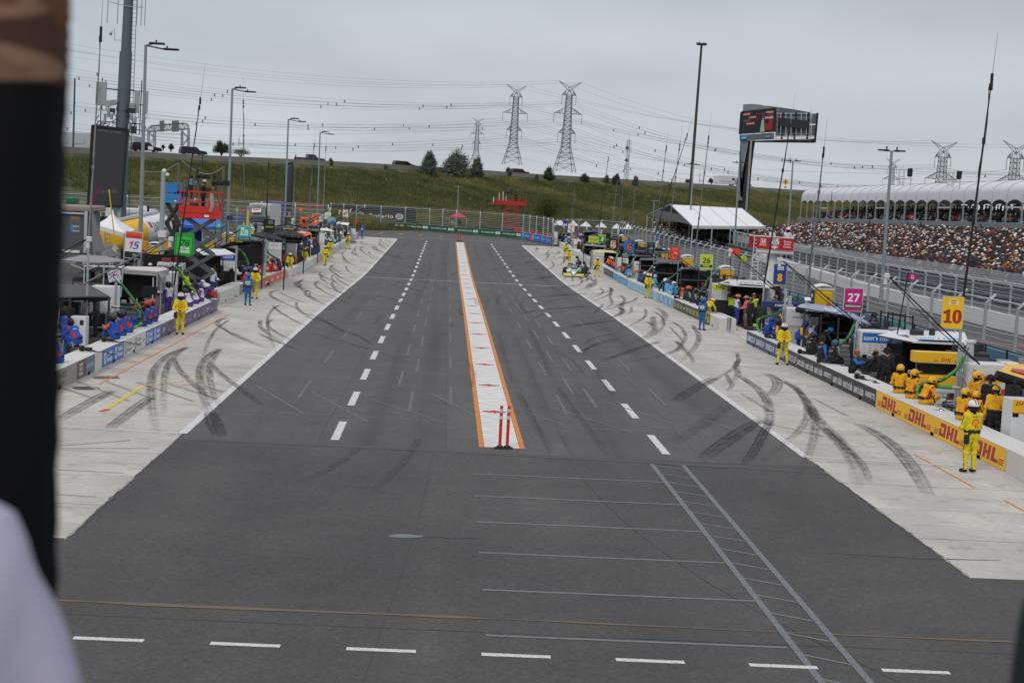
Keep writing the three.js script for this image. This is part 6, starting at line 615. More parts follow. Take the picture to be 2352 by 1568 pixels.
// right side, nearest boxes first
S('situp',2065,905,15.4,1.2,'dhl','moto','#dda718','leftmost amber suited DHL crew member on the right wall, in profile with yellow helmet',{belt:1});S('sit',2092,915,15.4,.5,'dhl','moto','#dda718','second amber DHL crew member from the left sitting on the right wall',{print:'dhl',belt:1});S('slump',2122,930,15.4,.3,'dhl','moto','#dda718','third amber DHL crew member behind the green hose loop',{print:'dhl',belt:1});S('sit',2208,968,15.45,.5,'dhl','moto','#dda718','amber DHL crew member seated left of the nearest official',{print:'dhl',belt:1});S('slump',2232,962,15.7,.9,'dhl','moto','#dda718','amber DHL crew member hidden behind the nearest official',{print:'dhl'});
F(2243,872,16.9,RT+.4,'dhl','moto','#dda718','amber DHL crew member standing before the white DHL cabinet','stand',{print:'dhl'});F(2275,890,17.1,-RT+1,'blk','cap','#1a1b1e','man in black with black cap and headset right of the DHL cabinet','stand',{headset:1});F(2287,930,16.2,Math.PI-.4,'dhl2','cap','#d8a72a','man in yellow DHL shirt and yellow cap behind the nearest official','stand',{print:'dhl',belt:1});
S('sit',1860.5,817,15.4,.3,'blk','full','#1c1d20',"leftmost black sam's club crew member seated on the right wall",{print:'sams',belt:1});S('lean',1886,828,15.4,.5,'blkblue','cap','#1a1b1e',"black sam's club crew member with cap and blue sleeves on the right wall",{print:'sams'});S('sit',1910,838,15.4,.3,'blk','full','#2b4a74',"black sam's club crew member beside the ribbed fuel hose",{print:'sams'});S('knees',1960,862,15.4,-.5,'blkblue','hair','#8a4a26',"red-haired sam's club crew member sitting on the right wall",{print:'sams'});
F(1890,762,16.9,RT,'blk','full','#1d4f8f','crew member in black with black and blue helmet leaning behind the seated pair','bend');F(1868,750,16.7,RT+.5,'ems','fire','#b02a26','firefighter with red helmet between the SUNOCO and sam\'s club crews','stand');F(1964,786,16.6,RT+.3,'blk','full','#1d5fae',"helmeted sam's club crew member at the green hose end");F(2030,785,16.5,Math.PI+.5,'blk','hair','#17130f',"left man of two in black at the sam's club cabinet",'bend',{headset:1});F(2040,792,16.2,Math.PI-.1,'blk','cap','#141517',"right man of two in black at the sam's club cabinet, with cap",'stand',{headset:1});
S('slump',1759,770,15.4,.3,'sun','full','#2c4a94','leftmost blue SUNOCO crew member behind the lime hose',{print:'sun'});S('lean',1781,782,15.4,.2,'sun2','full','#23262c','blue SUNOCO crew member with amber sleeves left of the official',{print:'sun',belt:1});F(1838,745,15.95,RT-.5,'sun2','full','#1e3f8f','SUNOCO crew member with one knee on the wall','step',{print:'sun',free:0});F(1820,752,16.3,RT,'sun','full','#4a5aa0','SUNOCO crew member with patterned helmet right of the official','bend');F(1781,708,17.2,RT+.3,'sun2','full','#2c3f86','SUNOCO crew member standing before the blue SUNOCO beam','bend');F(1752,706,16.8,RT+1,'grn','long','#3a2a1c','woman with ponytail in dark green shirt left of the SUNOCO crew','stand');
F(1916,736,18.4,RT,'wht','hair','#2a2019','man in white shirt inside the blue SUNOCO stand','phone',{up:.35});F(1798,664,20,.6,'whp','brim','#7a97b8','woman in white top and pale hat behind the SUNOCO beam','phone');F(1820,664,19.6,-.4,'gry','hair','#1b1613','photographer in dark shirt holding a camera right of the woman in white','camera');F(1918,688,20.6,-.6,'redp','hair','#5c4636','man in red and white jacket before the toilet right of the 8 board','phone');F(1904,690,20.8,1.2,'gry','hair','#8a5a34','curly-haired person left of the man in red');F(1782,690,19,.6,'gry','hair','#a58a68','grey-blonde woman with headset behind the SUNOCO beam','stand',{headset:1});
person({pose:'phone',pos:foot(1651,722),turn:1.4,pal:PAL.wht,hat:'hair',hc:'#17130f',headset:1,label:'man in white shirt and black trousers with headset at the TWG sign'});person({pose:'fold',pos:foot(1678,744),turn:2.6,pal:PAL.vest,hat:'cap',hc:'#1d1e21',label:'man in lime safety vest and black cap before the black TWG curtain'});person({pose:'fold',pos:foot(1691,748),turn:1.8,pal:PAL.ems,hat:'fire',hc:'#b02a26',label:'firefighter in white and blue with red helmet at the right wall gap'});person({pose:'phone',pos:foot(1712,752),turn:-1.4,pal:PAL.pink,hat:'cap',hc:'#8f979d',headset:1,label:'man in salmon shirt with headset before the black curtain'});person({pose:'stand',pos:foot(1721,757),turn:-1,pal:PAL.blkskin,hat:'hair',hc:'#4a392c',headset:1,label:'man in black shirt with headset right of the salmon shirt'});person({pose:'stand',pos:foot(1728,750),turn:-.3,s:1.06,pal:PAL.vest,hat:'hair',hc:'#3a2c22',headset:1,label:'tall man with sunglasses and lime vest behind the man in black'});F(1713.7,628,20.4,.2,'wht','hard','#d9d6c0','man in white hard hat behind the white TWG awning');
S('sit',1575,681,15.5,.6,'twg','full','#2a2b2a','black TWG crew member with lime trimmed helmet sitting at left',{print:'bk'});S('slump',1590,686,15.5,.5,'twgy','full','#1c1d1c','black TWG crew member with lime sleeves bent over the hose',{print:'bk'});S('sit',1605,692,15.5,.4,'twgy','full','#23261c','black TWG crew member nearest the blue safety worker',{print:'bk'});F(1569,639,16.0,-RT+.2,'orgfull','moto','#e2621a','crew member in full orange suit and orange helmet standing with folded arms','fold');F(1622,653,17,RT,'ems','hard','#d8c23a','person with yellow helmet beside the TWG sign cabinet','bend');
S('slump',1526,659,15.5,.3,'sky','moto','#d5d9da','pale blue crew member with white helmet behind the green hose loop');S('knees',1549,655,15.6,-RT,'sky','full','#d9dcdd','pale blue crew member in profile facing left with white helmet');F(1518,606,16.8,RT-.8,'wht','hair','#1b1613','man in white shirt reaching under the dark canopy','headup');F(1528,626,16.4,RT,'skyw','moto','#dfe3e4','white and blue crew member with black and white helmet','bend');S('sit',1502,652,15.6,.5,'sky','full','#c9d3d9','pale blue crew member hidden beside the Gallagher official');
S('crouch',1448,637,15.4,RT*1.0+1.2,'sky','full','#3a3f45','crew member in pale blue and orange crouching on the right wall');S('slump',1394,623,15.5,.4,'org','moto','#dd601b','orange crew member left of a pair beside the lime hose');S('sit',1411,624,15.5,.6,'org','moto','#2a2320','orange and black crew member right of a pair beside the lime hose');S('slump',1429,631,15.6,.2,'org','full','#d5641f','orange crew member inside the second lime hose loop');F(1434,592,16.4,RT-1.2,'org','moto','#d25a1a','orange crew member standing before the ARROW cabinet','fold');F(1472,606,16.4,RT-1.4,'org','moto','#d25a1a','orange crew member standing before the white cabinet right of ARROW','stand');F(1462,622,16.1,RT,'orgfull','full','#e0702a','orange crew member kneeling before the white cabinet','bend');F(1398,594,17,RT-1.2,'wht','hard','#d9dad4','man in white hard hat left of the ARROW cabinet');F(1482,609,16.6,RT-1,'ems','hard','#d9dad4','man in white hard hat right of the kneeling orange crew');
S('crouch',1342,600,15.2,-1.4,'neon','moto','#d8c22a','neon yellow crew member crouching on the wall behind the car',{});S('crouch',1358,598,15.5,-.4,'neon','full','#1d211d','neon yellow crew member right of the crouching one');F(1366,590,16.4,-1,'neon','full','#1d211d','neon crew member bending over the wall','bend');F(1345,578,16.8,RT,'neon','moto','#d8b82a','neon crew member standing with yellow helmet behind the wall','bend');F(1341,566,17.2,RT,'wht','cap','#1d2024','man in white shirt standing behind the neon crew');F(1331,580,16.6,2.4,'navy','hair','#231c16','crew member in dark purple shirt behind the wall above the car');
person({pose:'kneel',pos:foot(1346,629),turn:-1.9,pal:PAL.navy,hat:'full',hc:'#17181b',label:'tyre changer in dark blue kneeling at the near right wheel'});person({pose:'kneel',pos:foot(1330,614),turn:-1.7,pal:PAL.navy,hat:'full',hc:'#17181b',label:'tyre changer in black kneeling at the rear right wheel'});
for(const[px,py,X,pal,hat,hc,l]of[[1285,545,15.6,'blk','full','#25272b','far left'],[1292,548,15.6,'navy','full','#2b4a84','second'],[1299,551,15.6,'blk','moto','#c9a52a','third'],[1306,554,15.6,'orgfull','moto','#d25a1a','orange'],[1312,557,15.7,'navy','full','#20242c','fifth']])S('sit',px,py,X,.4,pal,hat,hc,`small ${l} crew member of the cluster at the far end of the right wall`);F(1322,546,16.4,RT-1.2,'orgfull','moto','#c9551a','small orange crew member standing beside the far white cabinet');F(1314,534,17,RT,'wht','hard','#d8d6b0','small person with pale helmet by the far right boxes');F(1332,560,16.4,RT,'gry','full','#b9bbb8','small grey-helmeted crew member right of the far orange one','bend');
for(const[px,py,k]of[[1320,576,'left'],[1327,579,'middle'],[1336,584,'right']])S('sit',px,py,15.6,.5,'blk','full','#2b3440',`dark crew member of three on the wall just behind the racing car, ${k}`);
// on the lookout platform
for(const[x,y,turn,hat,hc,l]of[[752,830,1.9,'hair','#8f8a84','white-shirted man with grey hair on the red platform, seen from behind'],[995,830,2.3,'official','#e2e2e0','person in white shirt and white helmet on the right of the red platform']]){const p=hAt(x,y,.8);person({pose:'fold',pos:[p[0],p[1]-1.75,p[2]],turn,pal:PAL.wht,hat,hc,label:l});}
// left side
S('slump',136,815,-12,0,'ur','full','#1b2a55','blue crew member hunched at the extreme left on the wall');S('crouch',173,796,-12.5,-.5,'ur','hair','#2a211b','crew member in blue United Rentals jacket crouching with back to the lane',{print:'ur',headset:1});S('knees',262,767,-12,-.6,'uro','moto','#2a2423','blue crew member with orange sleeves and black helmet pointing left');S('sit',281,752,-12,-.3,'ur','moto','#2a2423','blue crew member with black and red helmet right of the orange sleeves');S('slump',298,745,-12,.1,'ur','moto','#23211f','blue crew member left of the lowest green hose bend',{print:'ur'});S('slump',330,733,-12,0,'ur','moto','#a33a2c','blue crew member left of three beyond the green hose',{print:'ur',belt:1});S('sit',343,727,-12,0,'ur','moto','#a33a2c','blue crew member in the middle of three beyond the green hose',{print:'ur',belt:1});S('sit',355,721,-12,0,'ur','moto','#a8402c','blue crew member right of three beyond the green hose',{belt:1});F(148,700,-13.6,-1.2,'ur','hair','#2a211b','blue shirted crew member under the dark grey canopy at far left','headup');
S('slump',436,691,-12,-.2,'purp','full','#1b1c1f','white and purple crew member nearest the official',{print:'pm'});S('slump',451,687,-12,-.1,'purp','full','#1b1c1f','white and purple crew member second right of the official',{print:'pm'});S('sit',463,681,-12,.1,'purp','full','#4a3a7c','white and purple crew member third right of the official',{print:'pm'});F(472,640,-12.8,-RT,'purp','full','#17181b','white and purple crew member standing at the right of the group','bend',{print:'pm'});F(387,654,-13,-RT-.6,'purp','full','#17181b','white vested crew member with black helmet standing left of the official','stand',{print:'pm'});F(427,622,-13.8,1.2,'hiv','hair','#1b1613','man in bright lime shirt below the scissor lift','phone');F(411,636,-14.2,.8,'blkskin','hair','#1b1613','man in black shirt left of the lime shirt');F(486,616,-13,-2.6,'ems','hard','#d8d49a','man in blue and white suit with pale yellow hard hat at the left gap');F(475,624,-12.9,-2,'blkskin','cap','#26272b','man in black with cap and headset left of the hard hat','stand',{headset:1});F(523,590,-13.4,-1.4,'blkskin','cap','#141517','man in black polo and headset by the GROUP cabinet','stand',{headset:1,s:1.03});F(546,618,-12.9,-RT-.4,'whb','full','#1c1d20','crew member in white vest and black helmet behind the bare white block','bend');
S('sit',561,628,-12.6,-.3,'blk','full','#2b2d31','black crew member with dark helmet left of the yellow helmet');S('slump',577,622,-12.6,-.4,'blk','cap','#b5282b','black crew member with red cap beside the yellow helmet');S('sit',599,627,-12.4,-.3,'redw','moto','#d6cf2a','crew member with fluorescent yellow helmet at the left end of the red crew');S('lean',616,621,-12.4,-.4,'redw','moto','#b8b0ac','red and white crew member left of three by the dark green hose');S('slump',632,614,-12.4,-.2,'redw','moto','#b03a30','red and white crew member in the middle of three by the dark green hose');S('sit',645,607,-12.4,-.1,'redw','moto','#b03a30','red and white crew member right of three by the dark green hose');F(652,568,-12.9,-RT,'vz','full','#141415','crew member in black with red sleeves standing behind the red crew');F(628,576,-13.4,-1,'ems','hard','#d9d7c0','person in blue with white hard hat behind the red crew');F(594,578,-13.6,-2.2,'wht','cap','#17181b','man in white shirt right of the number 12 panel','stand',{headset:1});
S('slump',676,600,-12.2,.2,'blk','full','#c9c9c6','black crew member with white helmet between two officials');S('slump',687,594,-12.2,0,'gry','full','#d5d5d2','dark crew member with white helmet left of the ponytailed official');S('slump',711,584,-12.1,0,'grn','moto','#e07a3a','dark green crew member with orange and white helmet');S('sit',723,580,-12.1,0,'orgb','moto','#d0662a','purple-blue crew member with orange helmet, left of two');S('sit',732,577,-12.1,0,'orgb','moto','#d8732f','purple-blue crew member with orange helmet, right of two');F(692,552,-13,-1,'bl2','hard','#d9d7c0','person in blue with white hard hat at the middle left boxes');F(720,551,-13,-1,'orgb','moto','#c85a22','orange-helmeted person standing behind the purple-blue pair');F(747.5,537,-13,-1,'whb','hard','#dcd7a8','small person with yellow hard hat at the far left boxes');
for(const[px,py,l]of[[769,563,'left'],[779,558,'middle'],[788,554,'right']])S('slump',px,py,-12,0,'teal','full','#b9cfcf',`pale teal crew member of three at the far left wall, ${l}`);for(const[px,py,pal,l]of[[801,545,'redw','red'],[807,541,'blk','black']])S('sit',px,py,-12,0,pal,'full','#2a2b2e',`tiny ${l} crew member by the farthest lime hose at left`);F(818,523,-13.2,.4,'redp','hair','#1b1613','small person in red shirt at the far end of the left pits');
F(153,621,-14.4,-2.6,'whp','hair','#17130f','man in white shirt seen from behind under the Mobil canopy');F(165,612,-15.6,.6,'blu','cap','#5d646c','man in blue jacket and grey cap under the Mobil canopy');F(180,622,-15,-1.2,'whp','hair','#2a2019','person in white gesturing under the Mobil canopy','phone');F(176,608,-16.2,.2,'redp','hair','#3a2c22','person in red behind the people under the Mobil canopy');F(222,628,-14.2,-1.6,'gry','brim','#2a221d','woman with wide dark hat left of the Mobil sign');F(345,584,-17,Math.PI+.2,'blu','cap','#cfd3d6','man in light blue shirt and pale cap left of three seen from behind');F(357,589,-17,Math.PI,'pink','long','#9a8a6a','person in salmon top with pale ponytail, middle of three from behind');F(372,578,-17.2,Math.PI-.2,'lav','cap','#4a4a55','large man in lavender shirt, right of three from behind','stand',{s:1.06});
for(const[px,py,X,pal,l]of[[587,514,-24,'bl2','first'],[594,512,-24.5,'blk','second'],[601,511,-25,'bl2','third'],[608,511,-25,'gry','fourth'],[577,515,-24,'wht','fifth']])F(px,py,X,.3+px % 3,pal,'hair','#1b1613',`small ${l} person of the group standing by the blue tent and truck`);
// -- pit equipment
const fb=(x0,y0,x1,y1,d,dep,r=.02,dz=0)=>{const a=at((x0+x1)/2,(y0+y1)/2,d+dz),w=Math.abs(x1-x0)*d/FL,h=Math.abs(y1-y0)*d/FL;return box(w,h,dep,a[0],a[1],a[2]-dep/2,r);};
const fq=(x0,y0,x1,y1,d,dz=-.012)=>{const a=at((x0+x1)/2,(y0+y1)/2,d+dz),w=Math.abs(x1-x0)*d/FL,h=Math.abs(y1-y0)*d/FL;return new THREE.PlaneGeometry(w,h).translate(...a);};
const toGround=(x,y,d,r,m,g,nm='post')=>{const a=at(x,y,d),y0=H(d);return part(nm,cyl(r,r,Math.max(.2,a[1]-y0),a[0],(a[1]+y0)/2,a[2],8),m,g);};
const vO=(x,y)=>[1722.6+x*.12207,660.4+y*.12207],vI=(x,y)=>[1892.6+x*.19531,717.8+y*.19531],vG=(x,y)=>[1493+x*.19531,516.8+y*.19531],vF=(x,y)=>[1205.9+x*.19531,402+y*.19531],vC=(x,y)=>[114.8+x*.19531,545.5+y*.19531],vD=(x,y)=>[459.4+x*.19531,402+y*.19531],vB=(x,y)=>[114.8+x*.19531,275.6+y*.19531],vH=(x,y)=>[1892.6+x*.19531,545.5+y*.19531],vS=(x,y)=>[114.8+x*.12207,459.4+y*.12207],vT=(x,y)=>[344.5+x*.12207,459.4+y*.12207];
const R4=(v,x0,y0,x1,y1)=>[...v(x0,y0),...v(x1,y1)];
const pl=(v,arr,d)=>arr.map((q)=>at(...v(q[0],q[1]),q[2]||d));
// number boards
function numberBoard(r,X,draw,label,o={}){const[x0,y0,x1,y1]=r,c=onX((x0+x1)/2,(y0+y1)/2,X),d=-c[2],w=(x1-x0)*d/FL,h=(y1-y0)*d/FL,g=thing('number_board',label,o.cat||'sign board',c);g.rotation.z=-(o.lean||0)*R;
const sh=new THREE.Shape(),q=o.round===undefined?.06:o.round,a=w/2,b=h/2;sh.moveTo(-a+q,-b);sh.lineTo(a-q,-b);sh.quadraticCurveTo(a,-b,a,-b+q);sh.lineTo(a,b-q);sh.quadraticCurveTo(a,b,a-q,b);sh.lineTo(-a+q,b);sh.quadraticCurveTo(-a,b,-a,b-q);sh.lineTo(-a,-b+q);sh.quadraticCurveTo(-a,-b,-a+q,-b);
part('frame',new THREE.ExtrudeGeometry(sh,{depth:.03,bevelEnabled:false}).translate(0,0,-.03),M(o.frame||'#c4c8ca',.4,.3),g);part('face',new THREE.PlaneGeometry(w*.94,h*.955).translate(0,0,.006),printed(128,Math.round(128*h/w),draw,.5),g);
if(o.post!==0){const px=o.post===undefined?a-.03:o.post*a,y0=o.toY===undefined?H(d)+.9-c[1]:o.toY;part('pole',cyl(.022,.026,b-y0,px,(b+y0)/2-(b-(-b))*0,-.05,8),M(o.pole||'#b9bdbf',.4,.4),g);}return g;}
const big=(bg,n,col,sub,o={})=>(x,w,h)=>{fill(x,bg,0,0,w,h);if(o.top)fill(x,o.top,0,0,w,h*.14);txt(x,n,w/2,h*(o.y||.42),h*(o.s||.5),col,'bold',w*.86,o.fam);if(sub){fill(x,o.sb||'#17171c',0,h*.7,w,h*.17);txt(x,sub,w/2,h*.785,h*.13,'#efefef','bold',w*.9);}};
numberBoard([2163,680,2214.8,756],16.4,(x,w,h)=>{fill(x,'#efbf1e',0,0,w,h);fill(x,'#e6e2d2',w*.3,h*.07,w*.44,h*.17);fill(x,'#efbf1e',w*.31,h*.08,w*.42,h*.08);txt(x,'DHL',w*.52,h*.12,h*.07,'#b3202a','italic bold');txt(x,'GANASSI',w*.52,h*.185,h*.045,'#222');txt(x,'RACING',w*.52,h*.222,h*.04,'#222');x.strokeStyle='#1c1512';x.lineWidth=6;x.font=`bold ${h*.55}px serif`;x.textAlign='center';x.textBaseline='middle';x.strokeText('10',w*.5,h*.62);txt(x,'10',w*.5,h*.62,h*.55,'#c0241f','bold',w,'serif');},'yellow board with red number 10 and DHL logo');
numberBoard([1938.5,660.7,1983.4,715.4],16.4,big('#b02072','27','#ebe6ee','KIRKWOOD'),'magenta board with white 27 and KIRKWOOD',{frame:'#d9dbdc'});numberBoard([1776.6,605.7,1807.8,654.5],16.4,(x,w,h)=>{fill(x,'#233a80',0,0,w,h);fill(x,'#d3d6dc',w*.27,h*.1,w*.5,h*.18);txt(x,'SUNOCO LP',w*.52,h*.15,h*.06,'#223a80','bold',w*.46);txt(x,'GANASSI',w*.52,h*.23,h*.06,'#222','bold',w*.42);x.strokeStyle='#b3302a';x.lineWidth=8;x.font=`bold ${h*.5}px sans-serif`;x.textAlign='center';x.textBaseline='middle';x.strokeText('8',w*.5,h*.66);txt(x,'8',w*.5,h*.66,h*.5,'#f0c325');},'navy board with yellow number 8');
numberBoard([1608,583.6,1638,619],16.4,big('#b8cf34','26','#15171a','POWER'),'lime board with black 26 and POWER',{frame:'#d9dbdc'});const penske=(bg,fg)=>(x,w,h)=>{fill(x,bg,0,0,w,h);for(let k=0;k<3;k++){fill(x,fg,w*.2,h*(.1+k*.07),w*.6,2);fill(x,fg,w*.25,h*(.76+k*.06),w*.5,2);}txt(x,'TEAM',w*.54,h*.45,h*.11,fg,'italic bold',w*.7);txt(x,'PENSKE',w*.5,h*.57,h*.11,fg,'italic bold',w*.9);};
numberBoard([1539,566,1561,597],16.3,penske('#e0301f','#f2e6e2'),'bright red TEAM PENSKE board',{frame:'#1a1a1c',round:.02});numberBoard([1485.6,556,1504.7,583.6],16.3,penske('#121316','#d9dcde'),'black TEAM PENSKE board with cyan border',{frame:'#45b6d0',round:.02});
const outl=(bg,n,col,inner)=>(x,w,h)=>{fill(x,bg,0,0,w,h);x.strokeStyle=inner;x.lineWidth=22;x.font=`bold ${h*.8}px sans-serif`;x.textAlign='center';x.textBaseline='middle';x.strokeText(n,w/2,h*.53);x.fillStyle=col;x.fillText(n,w/2,h*.53);};
numberBoard([1433.4,551.4,1457.8,581.3],16.3,outl('#2f72b8','6','#e0641f','#24406e'),'blue board with orange number 6',{frame:'#3a7cc2',round:.03});numberBoard([1398,547.5,1419.8,574],16.3,outl('#1c1918','5','#e2702a','#dcd3c8'),'black board with orange number 5',{frame:'#141414',round:.02});
numberBoard([1375.5,539,1391.5,558.5],16.3,big('#1f9149','4','#eef1ec',null,{s:.75,y:.54,top:'#b9c83a'}),'green board with white 4 beside the Splenda sign',{frame:'#b9c83a'});numberBoard([1352,541.5,1375.3,557.5],16.25,(x,w,h)=>{fill(x,'#bccb45',0,0,w,h);txt(x,'Splenda',w/2,h*.5,h*.4,'#26301a','italic bold',w*.84,'serif');for(const y of[.14,.22,.78,.87])fill(x,'#5f6b2a',w*.12,h*y,w*.76,2);},'lime Splenda sign left of the green 4',{frame:'#bccb45',round:.01,post:0});
numberBoard([1326,530,1338.4,545.6],16.3,big('#2f2763','14','#e9e6ee',null,{s:.6,y:.5,top:'#a12e4c'}),'purple board with white 14',{frame:'#221c4a'});numberBoard([1304,514,1320,534],16.3,big('#dfe0de','7','#e0641f',null,{s:.85,y:.52}),'white board with orange number 7',{frame:'#33353a'});numberBoard([1293,505.5,1305,524],16.3,big('#2b2f8c','66','#e9e9f0',null,{s:.45,y:.55}),'blue board with white 66',{frame:'#d3d4da'});
numberBoard([1677.6,571,1699,585],17.2,(x,w,h)=>{fill(x,'#e8402a',0,0,w,h);x.save();x.translate(w*.45,h*.5);x.rotate(-1.5);txt(x,'3',0,0,h*.6,'#222');x.restore();},'small orange red flag with a sideways 3',{frame:'#e8402a',post:-1,pole:'#3a3a3c',lean:-6,round:.005,toY:-2.2});const side=(bg,n,c)=>(x,w,h)=>{fill(x,bg,0,0,w,h);x.save();x.translate(w*.55,h*.5);x.rotate(-1.57);txt(x,n,0,0,h*.55,c,'bold',h*.9);x.restore();};
numberBoard([1702.4,587.5,1715,600],17.4,side('#c4d22e','26','#22251a'),'small lime flag with sideways 26',{frame:'#c4d22e',post:-1,pole:'#2b2c2e',lean:6,round:.005,toY:-2.2});numberBoard([2086,627,2106.5,645],17.4,side('#a8206c','27','#ebe6ee'),'small magenta flag with sideways 27',{frame:'#2a1a24',post:-1,pole:'#2b2c2e',lean:6,round:.005,toY:-2.2});
numberBoard([286,532,325,593.4],-13,(x,w,h)=>{fill(x,'#d9dadc',0,0,w,h);fill(x,'#dc5a22',0,0,w,h*.12);fill(x,'#c02a3a',0,h*.12,w,h*.12);fill(x,'#141518',0,h*.76,w,h*.24);txt(x,'RLL',w*.6,h*.86,h*.09,'#d9dadc','italic bold');txt(x,'1',w*.3,h*.5,h*.42,'#c02a3a','italic bold');txt(x,'5',w*.62,h*.5,h*.42,'#2a46b0','italic bold');fill(x,'#d9dadc',w*.2,h*.57,w*.2,4);fill(x,'#d9dadc',w*.2,h*.62,w*.2,4);},'hanging white flag with red and blue 15',{frame:'#cfd0d2',post:-1,lean:3,round:.01,toY:-2.2});
numberBoard([401,535,444,586.5],-13.4,(x,w,h)=>{fill(x,'#2cb53c',0,0,w,h);x.fillStyle='#17391c';for(let i=0;i<10;i++)for(let j=0;j<12;j++)if(j<2||j>10||i<1||i>8){x.beginPath();x.arc(w*(i+.5)/10,h*(j+.5)/12,w*.033,0,7);x.fill();}x.fillStyle='#e9efe8';for(let i=0;i<6;i++)for(const j of[.79,.86]){x.beginPath();x.arc(w*(.27+i*.1),h*j,w*.038,0,7);x.fill();}txt(x,'76',w*.5,h*.44,h*.4,'#14211a','italic bold');fill(x,'#d9dfd9',w*.22,h*.63,w*.56,h*.09);txt(x,'VEEKAY',w*.5,h*.675,h*.075,'#222','italic bold');},'bright green perforated board with black 76 and VEEKAY',{frame:'#2cb53c',post:-1.02,pole:'#151517',lean:2});
numberBoard([545,518.6,575.6,556],-13.2,big('#35b3a0','28','#e4ecea','ERICSSON'),'turquoise board with white 28 and ERICSSON',{frame:'#cfd4d3',post:-1});numberBoard([605.5,503.6,630,534.8],-13.2,(x,w,h)=>{fill(x,'#141416',0,0,w,h);txt(x,'verizon',w*.5,h*.54,h*.17,'#c9c83a','bold',w*.84);for(let k=0;k<3;k++)fill(x,'#c9cccd',w*.4,h*(.1+k*.09),w*.45,4);},'black verizon board hanging at the left boxes',{frame:'#0f0f10',round:.02});
numberBoard([567,562,590,588],-13.5,big('#17171a','12','#ece6e6',null,{s:.8,y:.52}),'black panel with large white and red 12',{frame:'#111',round:.01,post:0});numberBoard([651.8,497.7,673.3,526],-13.2,(x,w,h)=>{fill(x,'#33383a',0,0,w,h);fill(x,'#b9c232',0,h*.93,w,h*.07);txt(x,'19',w*.5,h*.45,h*.28,'#d98a4a','bold');for(let i=0;i<5;i++){fill(x,'#d9dcdc',w*(.18+i*.14),h*.7,8,8);fill(x,'#d9dcdc',w*(.18+i*.14),h*.82,8,8);}},'dark grey board with 19 and yellow edge',{frame:'#b9c232',round:.01});
numberBoard([689,497,708,521.5],-13.2,(x,w,h)=>{fill(x,'#d9641f',0,0,w,h);x.fillStyle='#2a1a12';x.beginPath();x.arc(w*.45,h*.42,w*.22,0,7);x.fill();for(let i=0;i<5;i++){fill(x,'#ecdccf',w*(.1+i*.17),h*.08,9,9);fill(x,'#33201a',w*(.1+i*.17),h*.88,9,9);}},'orange perforated board with dark round emblem',{frame:'#c95a1c',round:.01});numberBoard([715.6,491.5,733,515.3],-13.2,big('#dd6a1f','9','#f0ece6',null,{s:.52,y:.62}),'orange board with white 9',{frame:'#cfcac4'});
numberBoard([745,485,760,503.6],-13.2,big('#d9dcd8','45','#35b53f',null,{s:.5,y:.58,top:'#35b53f'}),'white board with green 45',{frame:'#b3343a',round:.01});numberBoard([786.5,481,799.6,497.7],-13.2,big('#dcdcd6','47','#15171a',null,{s:.55,y:.58,top:'#d6b83a'}),'white board with black 47',{frame:'#c9333a',round:.01});numberBoard([521,495,533.5,505.5],-14,side('#1a1a1c','12','#c9405a'),'small black flag with sideways red 12',{frame:'#151516',post:-1,pole:'#2a2a2c',round:.005,toY:-2});numberBoard([494,512,508,523],-14,side('#2fae9c','28','#dfe9e6'),'small turquoise flag with sideways 28',{frame:'#15302c',post:-1,pole:'#2a2a2c',round:.005,toY:-2});numberBoard([685,476.8,695,484.2],-14,side('#dd6a1f','9','#f0ece6'),'small orange flag with sideways 9 before the red banner',{frame:'#dd6a1f',post:-1,pole:'#3a3a3c',round:.005,toY:-3});numberBoard([731,490,742,509],-14,side('#c6cdcb','20','#2d4a42'),'small white flag with sideways 20',{frame:'#c6cdcb',post:-1,pole:'#3a3a3c',round:.005,toY:-2});
{const d=172,c=at(761.5,508.3,d),s=d/FL,g=thing('shield_sign','pale blue shield shaped sign on a white post at the far left boxes','sign board',c),sh=new THREE.Shape();const k=9.8*s;sh.moveTo(0,k*1.1);sh.quadraticCurveTo(k*.9,k*1.05,k,k*.1);sh.quadraticCurveTo(k*.5,-k*.6,0,-k*1.1);sh.quadraticCurveTo(-k*.5,-k*.6,-k,k*.1);sh.quadraticCurveTo(-k*.9,k*1.05,0,k*1.1);part('plate',new THREE.ExtrudeGeometry(sh,{depth:.04,bevelEnabled:false}),M('#8cc4dc',.5),g);part('lower_field',new THREE.ExtrudeGeometry(sh,{depth:.01,bevelEnabled:false}).scale(.8,.45,1).translate(0,-k*.38,.045),M('#2c7fc0',.5),g);part('post',box(.14,1.7,.1,0,-k-.8,0),white,g);}
// booms, antennas, hoses
const boomM=M('#18191b',.5),boomG=M('#8d9193',.5,.4);
function boom(tip,base,Xt,Xb,label,m=boomM,r=.024){const a=onX(...tip,Xt),b=onX(...base,Xb);b[2]=a[2]*.6+b[2]*.4;const g=thing('boom_arm',label,'boom');part('arm',[bar(b,a,r*1.2,8,r*.8)],m,g);const mid=a.map((v,i)=>v*.45+b[i]*.55);part('joint',[sph(r*2.1,...mid,8)],m,g);part('end_fitting',[box(.16,.16,.16,a[0],a[1]-.04,a[2],.03),cyl(.05,.06,.22,a[0]-.03,a[1]-.2,a[2],8)],M('#c9cbcc',.5),g);part('cable',tube([a,[a[0]*.6+b[0]*.4,a[1]*.6+b[1]*.4-.16,a[2]*.6+b[2]*.4],[a[0]*.2+b[0]*.8,a[1]*.2+b[1]*.8-.1,a[2]*.2+b[2]*.8],b],.014,14,4),black,g);return g;}
